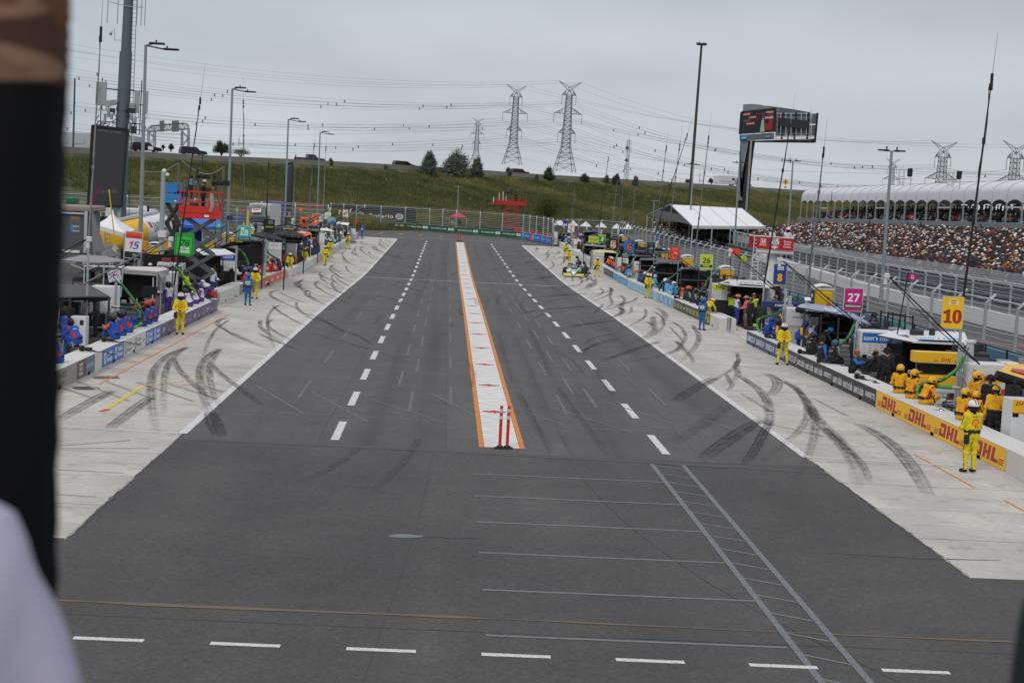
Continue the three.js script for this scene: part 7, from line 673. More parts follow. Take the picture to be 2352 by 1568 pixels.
boom([2038,630],[2220.7,826.7],13.6,17,'black boom arm rising over the lane from the DHL box');boom([1793.8,594],[1952,745],12.9,16.9,"black boom arm rising left over the SUNOCO box from the sam's club box");boom([1678.6,573.4],[1805.5,696.5],13.2,17,'black boom arm between the red flag and the number 8 board');boom([1509.6,555],[1629.7,643.8],13.2,17,'black boom arm in front of the red board to the TWG box');
for(const[t,b,k]of[[[1421,528],[1495,590],'blue and orange'],[[1382,529],[1452,592],'black and orange'],[[1349,520],[1425,585],'Splenda'],[[1270,506],[1345,563],'white and orange'],[[1296,518],[1370,570],'purple']])boom(t,b,13.4,16.8,`thin black boom arm by the ${k} board, far right boxes`,boomM,.03);
boom([392,546],[280,630],-9.2,-13,'pale grey boom arm reaching right above the Mobil canopy',boomG,.034);boom([557,524],[404,612],-9.8,-13.4,'black boom arm from the green 76 board to the 28 board');boom([672,502.6],[541.4,581.7],-9.8,-13.2,'black boom arm from the 12 panel up to the 19 board');for(const[t,b,k]of[[[735,499],[630,548],'orange 9 board'],[[758,478],[655,535],'green 45 board'],[[780,484],[690,540],'shield sign'],[[838,470],[768,520],'black Ontario banner'],[[805,481],[747,520],'47 board']])boom(t,b,-9.8,-13,`thin boom arm at the far left boxes by the ${k}`,k.startsWith('47')||k.startsWith('black')?boomG:boomM,.034);boom([204,546],[112,620],-11,-14,'black boom arm at far left before the grey enclosure');
function whip(top,base,X,label,m=steelDark,r=.03,arms=0){const b=onX(...base,X),t=at(...top,-b[2]),g=thing('antenna_mast',label,'antenna',b),v=[t[0]-b[0],t[1]-b[1],0],P=(k,s=0)=>[v[0]*k+s*.5*r*Math.sin(k*17+X),v[1]*k,0];part('mast',[bar(P(0),P(.3),r,7,r*.9),bar(P(.3),P(.6),r*.85,7,r*.7),bar(P(.6),P(.84),r*.62,7,r*.45),...[.3,.6].map((k)=>cyl(r*1.3,r*1.3,.2,...P(k),8))],m,g);part('whip',bar(P(.84),P(1),.012,5,.006),M('#8b8e90',.5),g);part('antenna_base',[cyl(.05,.05,.35,...P(.83),8),box(.1,.22,.1,...P(.8))],black,g);part('taped_cable',tube(line(9,(k)=>{const q=P(k/10,1);return[q[0]+r*1.1*Math.sin(k*2.1),q[1],r*1.1*Math.cos(k*2.1)];}),.012,24,4),black,g);if(arms)part('side_arm',[bar(P(.55),[P(.55)[0]+arms,P(.55)[1]-.1,0],.02,5),bar([P(.55)[0]+arms,P(.55)[1]-.2,0],[P(.55)[0]+arms,P(.55)[1]+.5,0],.02,5)],black,g);const y0=H(-b[2])-b[1];if(y0<-.1)part('mast_foot',bar([0,y0,0],[0,0,0],r*1.1,7),galv,g);return g;}
whip([2293,75],[2213,690],16.9,'long black antenna mast leaning right at the far right of the picture',M('#15161a',.6),.045);whip([1827.5,217],[1756,650],17.6,'tall black antenna mast left of the number 8 board',M('#15161a',.6),.05);whip([1901,273],[1853,690],18.6,'grey antenna mast with side arms before the crowd',M('#70767a',.5,.3),.06,.7);whip([1635,257],[1594,604],18.6,'grey antenna mast right of the dark lighting mast',M('#70767a',.5,.3),.055,-.3);whip([1569,279],[1527,598],18.4,'grey antenna mast behind the black board',M('#70767a',.5,.3),.055,-.3);whip([1594,263],[1504,540],18,'dark antenna mast crossing the lighting mast',M('#26282b',.6),.05);whip([1536,298],[1506,533],18.4,'thin antenna mast left of the red board',M('#70767a',.5,.3),.05);whip([1402,331],[1376,520],18,'thin dark antenna mast behind the green 4 board',M('#2d3033',.6),.05);whip([1423,375],[1405,530],18,'thin short antenna mast just left of the next one above the number 5 board',M('#70767a',.5,.3),.045);whip([1439,347],[1421,547],18.2,'thin grey antenna mast right of the number 5 board',M('#70767a',.5,.3),.045);whip([1462,395],[1450,543],18.2,'thin grey antenna mast above the number 6 board',M('#70767a',.5,.3),.045);whip([1323,398],[1314,500],18,'thin antenna mast above the 66 board',M('#70767a',.5,.3),.05);
whip([471.6,144],[399,655],-13.7,'tall black antenna mast leaning right beside the green 76 board',M('#15161a',.6),.045,.55);whip([557.8,177],[561,512],-17,'grey antenna mast with two small arms right of the second light pole',M('#70767a',.5,.3),.05,-.4);whip([237,-30],[202,560],-13.6,'thin grey antenna mast before the dark LED screen',M('#8b9093',.5,.4),.04);whip([618,348],[611,512],-14,'black antenna mast behind the verizon board',M('#1f2124',.6),.05);whip([680,330],[672,500],-15,'grey antenna mast with camera left of the 19 board',M('#70767a',.5,.3),.05);whip([724,300],[708,492],-15,'grey antenna mast right of the third light pole',M('#70767a',.5,.3),.05);whip([750,302],[740.6,512],-14,'thin grey antenna mast left of the green 45 board',M('#8b9093',.5,.3),.05);whip([822,440],[819,470],-13,'tiny dark antenna at the left end of the Ontario banner',M('#2d3033',.6),.03);
const hoseG=[M('#2c6a34',.6),M('#529a40',.6),M('#1d4a36',.65),M('#4c8a3c',.6)],ribM=M('#5b5637',.8);
function hose(pts,label,cols=[0,1],r=.07){r*=.76;const g=thing('fuel_hose',label,'hose'),Q=pts.map((p)=>onX(p[0],p[1],p[2]));const dm=Q.reduce((s,p)=>s+p[2],0)/Q.length;Q.forEach((p,i)=>{const k=at(pts[i][0],pts[i][1],-(p[2]*.35+dm*.65));Q[i]=k;});const c=new THREE.CatmullRomCurve3(Q.map(V3)),n=cols.length;for(let k=0;k<n;k++){const sub=line(9,(i)=>c.getPoint((k+i/8)/n));part('hose_section',new THREE.TubeGeometry(new THREE.CatmullRomCurve3(sub),30,r*(k % 2?1.03:1),9),hoseG[cols[k]],g);}for(const t of[.34,.6,.85]){const a=c.getPoint(t),b=c.getPoint(t+.012);part('strap',bar(a.toArray(),b.toArray(),r*1.25,9),black,g);}part('nozzle',bar(c.getPoint(0).toArray(),c.getPoint(0).add(c.getPoint(0).sub(c.getPoint(.03)).normalize().multiplyScalar(.35)).toArray(),r*.8,9),chrome,g);return g;}
const hp=(v,a)=>a.map((q)=>[...v(q[0],q[1]),q[2]]);
hose(hp(vI,[[1650,520,16.6],[1590,640,16.5],[1490,730,16.3],[1370,800,16],[1220,825,15.7],[1130,860,15.5],[1100,930,15.4],[1140,1010,15.4],[1230,1085,15.4],[1380,1130,15.6],[1500,1150,15.9]]),'thick green fuel hose looping over the DHL wall',[3,0,1,0],.078);hose(hp(vI,[[1510,880,16.2],[1380,870,15.9],[1250,855,15.7],[1130,880,15.5],[1110,960,15.35]]),'lime printed fuel hose end across the DHL crew',[1,1],.09);
hose(hp(vO,[[2040,640,16.6],[1960,720,16.5],[1900,850,16.4],[1830,960,16.2],[1720,1060,15.9],[1610,1100,15.6],[1560,1160,15.5],[1560,1280,15.4],[1620,1400,15.4],[1720,1530,15.5]]),"green fuel hose curving down to the sam's club crew",[3,0,0,2],.075);hose(hp(vO,[[680,280,16.6],[620,400,16.4],[520,490,16.2],[380,530,15.9],[250,555,15.6],[160,610,15.4],[140,720,15.35],[180,820,15.35],[280,890,15.35],[400,930,15.4]]),'green and lime fuel hose looping over the SUNOCO wall',[0,0,1,1],.078);
hose(hp(vG,[[715,605,16.6],[670,660,16.5],[650,720,16.4],[600,780,16.1],[510,790,15.7]]),'green fuel hose arching down at the TWG box',[3,2],.075);hose(hp(vF,[[1815,1120,16.6],[1740,1190,16.3],[1650,1240,15.8],[1590,1290,15.5],[1585,1360,15.4],[1640,1410,15.4],[1720,1420,15.4]]),'green fuel hose loop before the pale blue crew',[0,2,0],.085);hose(hp(vF,[[1490,1080,16.6],[1440,1140,16.2],[1370,1180,15.7],[1330,1220,15.5],[1340,1270,15.4],[1420,1310,15.4]]),'green fuel hose loop behind the Gallagher official',[3,2,0],.085);hose(hp(vF,[[1290,980,16.6],[1230,1060,16.3],[1160,1120,15.8],[1095,1140,15.5],[1080,1190,15.4],[1160,1215,15.4]]),'lime fuel hose loop before the orange crew',[3,1,1],.1);hose(hp(vF,[[1092,940,16.6],[1050,1010,16.3],[990,1050,15.9],[925,1080,15.5],[915,1130,15.4],[970,1165,15.4]]),'green fuel hose loop right of the hands-on-hips official',[3,0,1],.1);hose(hp(vF,[[920,930,16.6],[860,1000,16.2],[800,1040,15.8],[770,1090,15.5],[820,1110,15.4]]),'dark green fuel hose by the neon crew',[0,2],.09);hose(hp(vF,[[785,890,16.6],[740,940,16.3],[690,970,15.8]]),'green fuel hose rising left of the neon crew',[0,0],.09);hose(hp(vF,[[660,785,16.6],[620,860,16.1],[540,890,15.6],[520,920,15.4]]),'dark green fuel hose behind the far right officials',[2,0],.11);hose(hp(vF,[[565,740,16.6],[520,790,16],[450,820,15.5],[445,860,15.4],[480,880,15.4]]),'lime fuel hose loop at the far right boxes',[0,1],.12);hose(hp(vF,[[415,770,15.8],[390,805,15.4],[365,835,15.2]]),'short lime hose at the end of the right wall',[1,0],.12);
hose(hp(vC,[[820,535,-13],[880,600,-12.8],[950,690,-12.5],[1010,770,-12.2],[1060,840,-12],[1085,920,-11.9],[1070,1000,-11.9],[1020,1040,-11.9],[960,1070,-12]]),'thick green fuel hose arching down to the United Rentals wall',[0,0,2,1],.075);hose(hp(vC,[[820,820,-12.8],[900,825,-12.5],[1000,840,-12.2],[1050,880,-12],[1050,950,-11.9]]),'dark green coiled hose end beside the arching one',[2,0],.08);hose(hp(vC,[[1470,345,-13.2],[1530,400,-13],[1570,480,-12.8],[1600,540,-12.5],[1650,590,-12.2],[1700,630,-12],[1690,670,-12]]),'green fuel hose descending to the white and purple crew',[3,0,1],.08);hose(hp(vD,[[435,860,-13.2],[500,910,-13],[545,980,-12.7],[570,1060,-12.4]]),'green fuel hose below the number 28 board',[3,0],.085);hose(hp(vD,[[755,840,-13.2],[810,920,-12.9],[870,965,-12.6],[920,990,-12.3],[930,1050,-12.1],[880,1110,-12],[840,1130,-12]]),'green fuel hose looping in front of the red crew',[3,0,2,2],.085);hose(hp(vD,[[985,800,-13.2],[1040,870,-12.9],[1080,920,-12.5]]),'green fuel hose behind the verizon official',[0,2],.09);hose(hp(vD,[[1180,760,-13.2],[1230,820,-12.8],[1300,870,-12.4]]),'green fuel hose behind the ponytailed official',[3,2],.09);hose(hp(vD,[[1330,710,-13.2],[1390,770,-12.8],[1450,810,-12.3],[1440,860,-12],[1410,900,-12]]),'lime fuel hose beside the purple-blue pair',[0,1],.11);hose(hp(vD,[[1440,660,-13.2],[1490,730,-12.6],[1560,800,-12.1],[1590,860,-12]]),'green fuel hose by the pale teal crew',[0,2],.11);hose(hp(vD,[[1680,620,-13.2],[1740,690,-12.7],[1800,655,-12.4],[1835,690,-12.1],[1830,740,-12]]),'farthest lime fuel hose at left',[0,1],.12);
// -- tyres, chests, monitors and crew crowding the boxes
const tyreG=new THREE.TorusGeometry(.24,.1,8,20).rotateX(Math.PI/2).scale(1,1.7,1),rimG=cyl(.17,.17,.3,0,0,0,14);
const dryCloth=M('#3b3e44',.85),ORD=['first','second','third','fourth','fifth','sixth','seventh','eighth','ninth'];
function tyres(X,d,n,label){const g=thing('tyre_stack',label,'tyres',[X,H(d),-d],0,'stacks of racing tyres behind the pit walls');part('trolley',box(.9,.08,.7,0,.12,0,.02),dkGrey,g);for(let k=0;k<n;k++)for(const s of[-.36,.36]){const t=part('tyre',tyreG,rubber,g);t.position.set(s,.34+k*.34,0);part('rim',rimG,M('#54585d',.4,.5),t);}}
function chest(X,d,col,label){const g=thing('tool_chest',label,'tool chest',[X,H(d),-d],0);part('body',box(.9,.85,.5,0,.55,0,.03),M(col,.4),g);for(let k=0;k<4;k++)part('drawer',box(.8,.15,.02,0,.26+k*.19,.26,.005),M('#6d7278',.4,.4),g);part('worktop',box(.94,.04,.54,0,1.0,0,.01),rubber,g);for(const s of[-.36,.36])part('castor',new THREE.CylinderGeometry(.06,.06,.05,10).rotateZ(1.57).translate(s,.06,.1),rubber,g);part('clutter',[box(.2,.14,.16,-.25,1.09,0,.02),cyl(.05,.05,.2,.1,1.12,.05,8),box(.3,.05,.2,.25,1.045,0,.01),cyl(.035,.035,.22,.3,1.15,-.1,8)],M('#8d8f8c',.6),g);}
function screenStand(X,d,label){const g=thing('timing_monitor',label,'monitor',[X,H(d),-d],rr(-.5,.5));part('stand',[beam([0,0,0],[0,1.5,0],.05),box(.5,.04,.4,0,.02,0)],steelDark,g);part('display',box(.62,.38,.05,0,1.5,.04,.01),black,g);part('panel',new THREE.PlaneGeometry(.57,.33).translate(0,1.5,.068),M('#1b222c',.15),g);}
function gantryBar(X0,X1,d,y,label){const g=thing('hose_gantry',label,'gantry');part('frame',[beam([X0,H(d),-d],[X0,H(d)+y,-d],.07),beam([X1,H(d),-d],[X1,H(d)+y,-d],.07),beam([X0,H(d)+y,-d],[X1,H(d)+y,-d],.07)],steelDark,g);part('hanging_lines',line(4,(k)=>tube([[X0+(X1-X0)*(.2+k*.2),H(d)+y,-d+.03],[X0+(X1-X0)*(.22+k*.2),H(d)+y-.5,-d+.08],[X0+(X1-X0)*(.3+k*.2),H(d)+y-.8,-d],[X0+(X1-X0)*(.34+k*.2),H(d)+y,-d]],.02,16,4)),black,g);}
const bays=[[1,44,'DHL wall'],[1,57,"sam's club wall"],[1,69,'SUNOCO wall'],[1,93,'TWG wall'],[1,104,'Gallagher wall'],[1,118,'teal wall'],[1,131,'sky blue wall'],[1,142,'dark panel wall'],[1,158,'wall beside the racing car'],[1,172,'wall by the farthest officials'],[1,188,'wall by the purple board'],[1,200,'wall by the small blue board'],[-1,57,'United Rentals wall'],[-1,71,'purple wall'],[-1,93,'bare white left wall'],[-1,108,'verizon wall'],[-1,124,'wall by the ponytailed official'],[-1,141,'faded orange panel'],[-1,156,'left wall by the green board'],[-1,171,'left wall by the shield sign'],[-1,187,'left wall by the yellow board']];
bays.forEach(([s,d,ref],b)=>{const X=(o)=>s>0?15.9+o:-12.5-o;tyres(X(rr(1.6,3.4)),d+rr(3,5),3,`black racing tyres on a trolley behind the ${ref}`);if(b!==12)tyres(X(rr(3.5,5)),d-rr(1,3),2,`lower pair of tyre stacks further back behind the ${ref}`);chest(X(rr(.9,1.6)),d+rr(-3.5,-1.5),pick(['#1c1e22','#2a2d33','#9da1a5','#7a1f22']),`tool chest with cluttered worktop behind the ${ref}`);screenStand(X(rr(.7,2.4)),d+rr(0,2),`monitor on a thin stand behind the ${ref}`);for(let k=0;k<(d>50?3:1);k++){const dd=d-3.5+k*3.4,xx=X(rr(2.4,4.4)),g=thing('equipment_cart',`${['near','middle','far'][k]} dark covered equipment cart behind the ${ref}`,'equipment cart',[xx,H(dd),-dd],rr(-.15,.15)),hh=rr(1.3,1.9);part('body',box(1.5,hh,.8,0,hh/2+.12,0,.06),pick([black,dryCloth,dkGrey,M('#46484c',.6),M('#c3c6c8',.5)]),g);part('door',box(.66,hh*.8,.02,-.36,hh/2+.12,.405,.01),M('#5f6469',.5),g);part('door',box(.66,hh*.8,.02,.36,hh/2+.12,.405,.01),M('#54585d',.5),g);part('wheel',[-.6,.6].map((q)=>new THREE.CylinderGeometry(.1,.1,.08,12).rotateX(1.57).translate(q,.1,.3)),rubber,g);part('load',[box(.5,.22,.4,-.3,hh+.24,0,.04),cyl(.12,.12,.3,.3,hh+.28,0,10)],pick([dkGrey,M('#7b2a26',.6),M('#8f9396',.6)]),g);}
if((s<0&&d>90)||d>150){const g=thing('box_canopy',`flat dark canopy on posts over the box behind the ${ref}`,'canopy'),x0=X(1.6),x1=X(5),a=d-2.4,e=d+2.4,y=H(d)+2.3,cm=pick([blackCloth,dryCloth,M('#5a5c60',.8),M('#232a3c',.8)]);part('roof_panel',slab([[x0,y,-a],[(x0+x1)/2,y+.35,-a],[(x0+x1)/2,y+.35,-e],[x0,y,-e]],.04),cm,g);part('roof_panel',slab([[(x0+x1)/2,y+.35,-a],[x1,y,-a],[x1,y,-e],[(x0+x1)/2,y+.35,-e]],.04),cm,g);part('side_curtain',slab([[X(2.4),H(d)+.1,-a],[x1,H(d)+.1,-a],[x1,y,-a],[X(2.4),y,-a]],.03),blackCloth,g);for(const[px,pd]of[[x0,a],[x1,a],[x0,e],[x1,e]])part('post',cyl(.035,.035,y-H(pd),px,(y+H(pd))/2,-pd,7),steelDark,g);}
if(d>60)gantryBar(X(1),X(4),d+1.5,2.1,`dark frame with hanging air lines behind the ${ref}`);
if(d>85){const n=d>110?9:6;for(let k=0;k<n;k++){const pal=pick(['blk','gry','navy','wht','grn','blk',s>0&&d>120&&d<150?'org':'ems','bl2','gry']),h=pick(['cap','hair','full','cap','hard']);const dd=d-5+k*(10/n)+rr(-.6,.6),XX=X(rr(.6,3.2));person({pose:pick(['stand','phone','fold','bend','stand']),pos:[XX,H(dd),-dd],turn:rr(-3,3),pal:PAL[pal],hat:h,hc:pick(['#1a1b1e','#d6d6d2','#2a3f7a','#8a2a2a','#2a2019']),headset:rnd()<.4?1:0,label:`${ORD[k]} standing crew member, nearest first, behind the ${ref}`});}
const m=d>110?6:3;for(let k=0;k<m;k++){const dd=d+5-k*1.15+rr(-.25,.25);person({pose:pick(['sit','slump','situp']),pos:[s>0?15.5:-12.05,H(dd)+BH,-dd],turn:(s>0?RT:-RT)+rr(-.4,.4),s:.98,pal:PAL[pick(s>0?(d>115&&d<150?['org','orgb','blk']:d>150&&d<180?['neon','blk','grn']:['blk','navy','sky']):(d>160?['teal','blk','grn']:d>130?['orgb','grn','gry']:['blk','gry','redw']))],hat:pick(['full','moto']),hc:pick(['#1d1e22','#d2d4d3','#c96a2a','#2b4a84','#3a3d42']),label:`${ORD[k]} seated helmeted crew, farthest first, on the ${ref}`});}}});
// -- pit stands, cabinets, canopies
const whiteP=M('#d4d6d8',.35),yel=M('#e2b01c',.45),navyM=M('#232f66',.5);
const sponsor=(x,w,h,n,c='#55585c')=>{for(let i=0;i<n;i++)for(let j=0;j<5;j++)fill(x,c,w*(.08+i*.9/n),h*(.45+j*.1),w*.5/n,3);};
function cabinet(v,x0,y0,x1,y1,d,dep,label,face,o={}){const g=thing(o.name||'fuel_cabinet',label,'cabinet');part('body',fb(...v(x0,y0),...v(x1,y1),d,dep,.03),o.mat||whiteP,g);if(face)part('front_print',fq(...v(x0+(x1-x0)*.03,y0+(y1-y0)*.03),...v(x1-(x1-x0)*.03,y1-(y1-y0)*.03),d),printed(192,160,face,.4),g);const[mx,my]=v(x0-(x1-x0)*(o.mast||.06),y0-(y1-y0)*.35);toGround(mx,my,d,.06,galv,g,'mast');const[kx,ky]=v(x0-(x1-x0)*.02,y0-(y1-y0)*.12);const q=at(kx,ky,d);part('pipework',[tube([[q[0],q[1]-.1,q[2]],[q[0]-.15,q[1]-.4,q[2]+.1],[q[0]+.05,q[1]-.9,q[2]+.1],[q[0]-.1,q[1]-1.3,q[2]]],.02,20,5),cyl(.05,.05,.9,q[0]-.12,q[1]-.6,q[2]+.05,8),box(.2,.3,.16,q[0]-.02,q[1]-1.1,q[2]+.06,.02)],chrome,g);const w=at(...v((x0+x1)/2,y1),d);if(w[1]-H(d)>.3)part('lower_body',box(Math.abs(v(x1,0)[0]-v(x0,0)[0])*d/FL-.04,w[1]-H(d)-.16,dep*.94,w[0],(w[1]+H(d)+.16)/2,w[2]-dep*.5),o.low||M('#b9bbbd',.45),g);part('castor',[-.35,.35].map((s)=>new THREE.CylinderGeometry(.07,.07,.05,10).rotateZ(1.57).translate(w[0]+s,H(d)+.07,w[2]-.1)),rubber,g);part('underframe',box(.7,.12,dep*.7,w[0],H(d)+.12,w[2]-dep/2),dkGrey,g);return g;}
const hMark=(x,cx,cy,s,c='#1d1d20')=>{x.fillStyle=c;x.beginPath();x.moveTo(cx-s,cy-s*.7);x.lineTo(cx-s*.6,cy-s*.5);x.lineTo(cx-s*.5,cy);x.lineTo(cx+s*.5,cy);x.lineTo(cx+s*.6,cy-s*.5);x.lineTo(cx+s,cy-s*.7);x.lineTo(cx+s*.75,cy+s*.7);x.lineTo(cx+s*.5,cy+s*.3);x.lineTo(cx-s*.5,cy+s*.3);x.lineTo(cx-s*.75,cy+s*.7);x.fill();};
cabinet(vI,1690,600,2155,985,48.5,.9,'white DHL fuel cabinet at the right with yellow DHL sign',(x,w,h)=>{fill(x,'#d6d7d9',0,0,w,h);hMark(x,w*.14,h*.2,w*.045);fill(x,'#e5b21c',w*.2,h*.34,w*.74,h*.26);txt(x,'DHL',w*.57,h*.475,h*.23,'#a8242b','italic bold',w*.5);fill(x,'#b8babd',w*.66,h*.68,2,h*.3);fill(x,'#b8babd',w*.66,h*.68,w*.3,2);});
cabinet(vI,420,215,825,525,60,.9,"white sam's club fuel cabinet with blue sign and sponsor marks",(x,w,h)=>{fill(x,'#d3d5d8',0,0,w,h);fill(x,'#2a66b4',w*.04,h*.06,w*.92,h*.4);txt(x,"sam's club",w*.5,h*.27,h*.24,'#dfe6f0','bold',w*.84);for(let i=0;i<5;i++)for(let j=0;j<4;j++)fill(x,i % 2?'#4a4f57':'#8b9097',w*(.08+i*.18),h*(.54+j*.11),w*.09,3);});
cabinet(vO,690,385,1035,735,71,.9,'white SUNOCO fuel cabinet beside the blue beam',(x,w,h)=>{fill(x,'#c9cacd',0,0,w,h);hMark(x,w*.3,h*.16,w*.05);txt(x,'SUNOCO',w*.62,h*.5,h*.18,'#23306e','italic bold',w*.7);});
cabinet(vG,732,690,915,882,88,.7,'white and lime TWG cabinet with sponsor list',(x,w,h)=>{fill(x,'#c9cbca',0,0,w,h);fill(x,'#bccb35',0,0,w,h*.4);txt(x,'TWG',w*.5,h*.2,h*.32,'#17181a','bold',w*.8,'serif');sponsor(x,w,h,5);},{low:black});
const twoTone=(t,c)=>(x,w,h)=>{fill(x,'#d6d7d6',0,0,w,h);x.fillStyle=c;x.beginPath();x.moveTo(0,h*.85);x.lineTo(w,h*.55);x.lineTo(w,h);x.lineTo(0,h);x.fill();txt(x,t,w*.5,h*.22,h*.18,'#1d1f22','bold',w*.8);};
cabinet(vF,1090,975,1218,1095,138,1,'white and orange ARROW fuel cabinet',twoTone('ARROW','#e0681f'));cabinet(vF,1285,1022,1430,1150,128,1,'white and orange fuel cabinet reading Smart Stop',twoTone('Smart Stop','#e0681f'));cabinet(vF,572,755,658,830,186,1.2,'small white and orange cabinet at the far right boxes',twoTone('7','#e0681f'));cabinet(vF,340,668,385,740,208,1.2,'small pale cabinet at the very end of the right boxes',null);cabinet(vF,800,895,935,945,152,.8,'white Splenda cabinet behind the neon crew',(x,w,h)=>{fill(x,'#d8d9d5',0,0,w,h);txt(x,'Splenda',w*.5,h*.5,h*.4,'#20241f','italic bold',w*.8,'serif');});
function stand_(label,o,v,d){// o.roof: list of [poly, material]; o.curtain: rect; o.extra(g)
const g=thing('pit_stand',label,'pit stand');for(const[poly,mat,nm]of o.roof)part(nm||'roof_panel',slab(pl(v,poly,d),.05),mat,g);if(o.curtain)part('curtain',fb(...v(o.curtain[0],o.curtain[1]),...v(o.curtain[2],o.curtain[3]),d,.06,0,o.cz||.8),blackCloth,g);(o.posts||[]).forEach(([x,y,r])=>toGround(...v(x,y),d+(r||0),.045,steelDark,g));if(o.extra)o.extra(g);return g;}
stand_('DHL pit stand with yellow fascia box and black display wall',{roof:[],extra:(g)=>{const d=52;part('fascia_box',fb(...vI(1060,470),...vI(1770,600),d,.5,.02),yel,g);part('fascia_print',fq(...vI(1290,520),...vI(1590,600),d),printed(256,72,(x,w,h)=>{fill(x,'#e2b01c',0,0,w,h);txt(x,'DHL',w*.5,h*.5,h*.8,'#a8242b','italic bold',w*.6);for(let k=0;k<3;k++){fill(x,'#a8242b',w*.02,h*(.5+k*.14),w*.16,4);fill(x,'#a8242b',w*.82,h*(.5+k*.14),w*.16,4);}}),g);part('display_wall',fb(...vI(1085,595),...vI(1575,765),d,.2,0,.5),M('#0f1012',.25),g);part('desk_box',fb(...vI(1080,745),...vI(1575,870),d,.7,.02,-.1),yel,g);part('lower_cabinet',fb(...vI(1240,880),...vI(1590,1075),d,.6,.02,-.2),whiteP,g);for(const[a,b]of[[1410,940],[1380,930]]){const p=at(...vI(a,b),d-.25);part('latch',cyl(.04,.04,.03,0,0,0,10).rotateX(1.57).translate(...p),chrome,g);}part('rail_arm',beam(at(...vI(1140,930),d-1.5),at(...vI(1560,935),d-1.5),.07),galvLight,g);toGround(...vI(1640,350),d-3,.045,galv,g);toGround(...vI(1730,330),d-3.2,.13,galvLight,g,'mast');part('mast_cap',cyl(.17,.17,.08,...at(...vI(1732,335),d-3.2),12),white,g);part('control_box',fb(...vI(1478,935),...vI(1545,1030),d-1.4,.3,.01),M('#5d4128',.6),g);}},vI,52);
stand_('DHL timing stand at the right edge under a glossy yellow awning',{roof:[[[[2060,690],[2170,600,47],[2430,610,47],[2430,800]],yel],[[[2430,800],[2060,690],[2055,712],[2430,830]],M('#c99a12',.5),'awning_edge']],extra:(g)=>{const d=44;part('awning_print',slab(pl(vI,[[2200,690,44.6],[2230,655,45.6],[2430,700,45.6],[2430,750,44.6]],d).map((p)=>[p[0],p[1]+.03,p[2]]),.01),M('#a8242b',.5),g);part('rolled_curtain',bar(at(...vI(2030,735),d),at(...vI(2430,860),d),.15,10),blackCloth,g);toGround(...vI(2172,800),d,.08,black,g);part('cabinet',fb(...vI(2205,1020),...vI(2520,1560),42.5,.8,.02),whiteP,g);part('cabinet_band',fq(...vI(2215,1025),...vI(2520,1190),42.5),printed(128,96,(x,w,h)=>{fill(x,'#e2b01c',0,0,w,h);txt(x,'DHL',w*.4,h*.3,h*.4,'#a8242b','italic bold');fill(x,'#a8242b',0,h*.95,w,3);}),g);part('cabinet_window',fb(...vI(2225,1095),...vI(2300,1230),42.49,.02,.005),M('#1a1b1e',.2),g);part('equipment',[fb(...vI(2180,860),...vI(2320,1010),43.5,.3),fb(...vI(2240,800),...vI(2270,900),43.4,.1)],black,g);const s=at(...vI(2170,590),47);part('flat_dish',box(.55,.05,.36,...s).rotateX(0),white,g);part('dish_foot',cyl(.03,.03,.4,s[0],s[1]-.2,s[2],6),black,g);}},vI,44);
one('drinks_cooler',[fb(...vI(2135,910),...vI(2295,1090),46.5,.45,.05)],M('#d2481e',.5),'orange drinks cooler with white lid behind the DHL boxes','cooler');
stand_("sam's club pit stand with white flip-up roof and black curtain",{roof:[[[[1045,340],[1715,372],[1665,245,61],[1000,236,61]],whiteP],[[[640,262,58],[1045,340],[1000,236,61],[872,200,62]],whiteP],[[[872,199,62.5],[1660,228,61.5],[1665,245,61],[1000,236,61]],M('#c3c6c9',.4)],[[[640,268,58],[1045,345],[985,260,60]],M('#55585c',.9),'side_cloth'],[[[1715,372],[1890,375,60],[1880,520,60],[1740,600]],blackCloth,'side_cloth']],curtain:[880,345,1850,900],cz:1.6,extra:(g)=>{const P=pl(vI,[[1110,326,58.1],[1610,350,58.1],[1590,296,59.6],[1100,284,59.6]],58).map((p)=>[p[0],p[1]+.05,p[2]]);part('roof_print',quadG(...P),printed(256,64,(x,w,h)=>{fill(x,'#d4d6d8',0,0,w,h);txt(x,"sam's club",w/2,h*.52,h*.85,'#3f8bc8','bold',w*.94);}),g);part('tool_chest',[fb(...vI(460,545),...vI(650,700),59,.6),fb(...vI(820,500),...vI(960,720),59,.6)],M('#1c1d20',.5),g);part('monitor',fb(...vI(455,490),...vI(508,540),58.6,.05),M('#111315',.2),g);part('drawer',line(5,(k)=>fb(...vI(470,560+k*28),...vI(640,563+k*28),58.99,.02,.003)),M('#3a3c40',.4),g);}},vI,58);
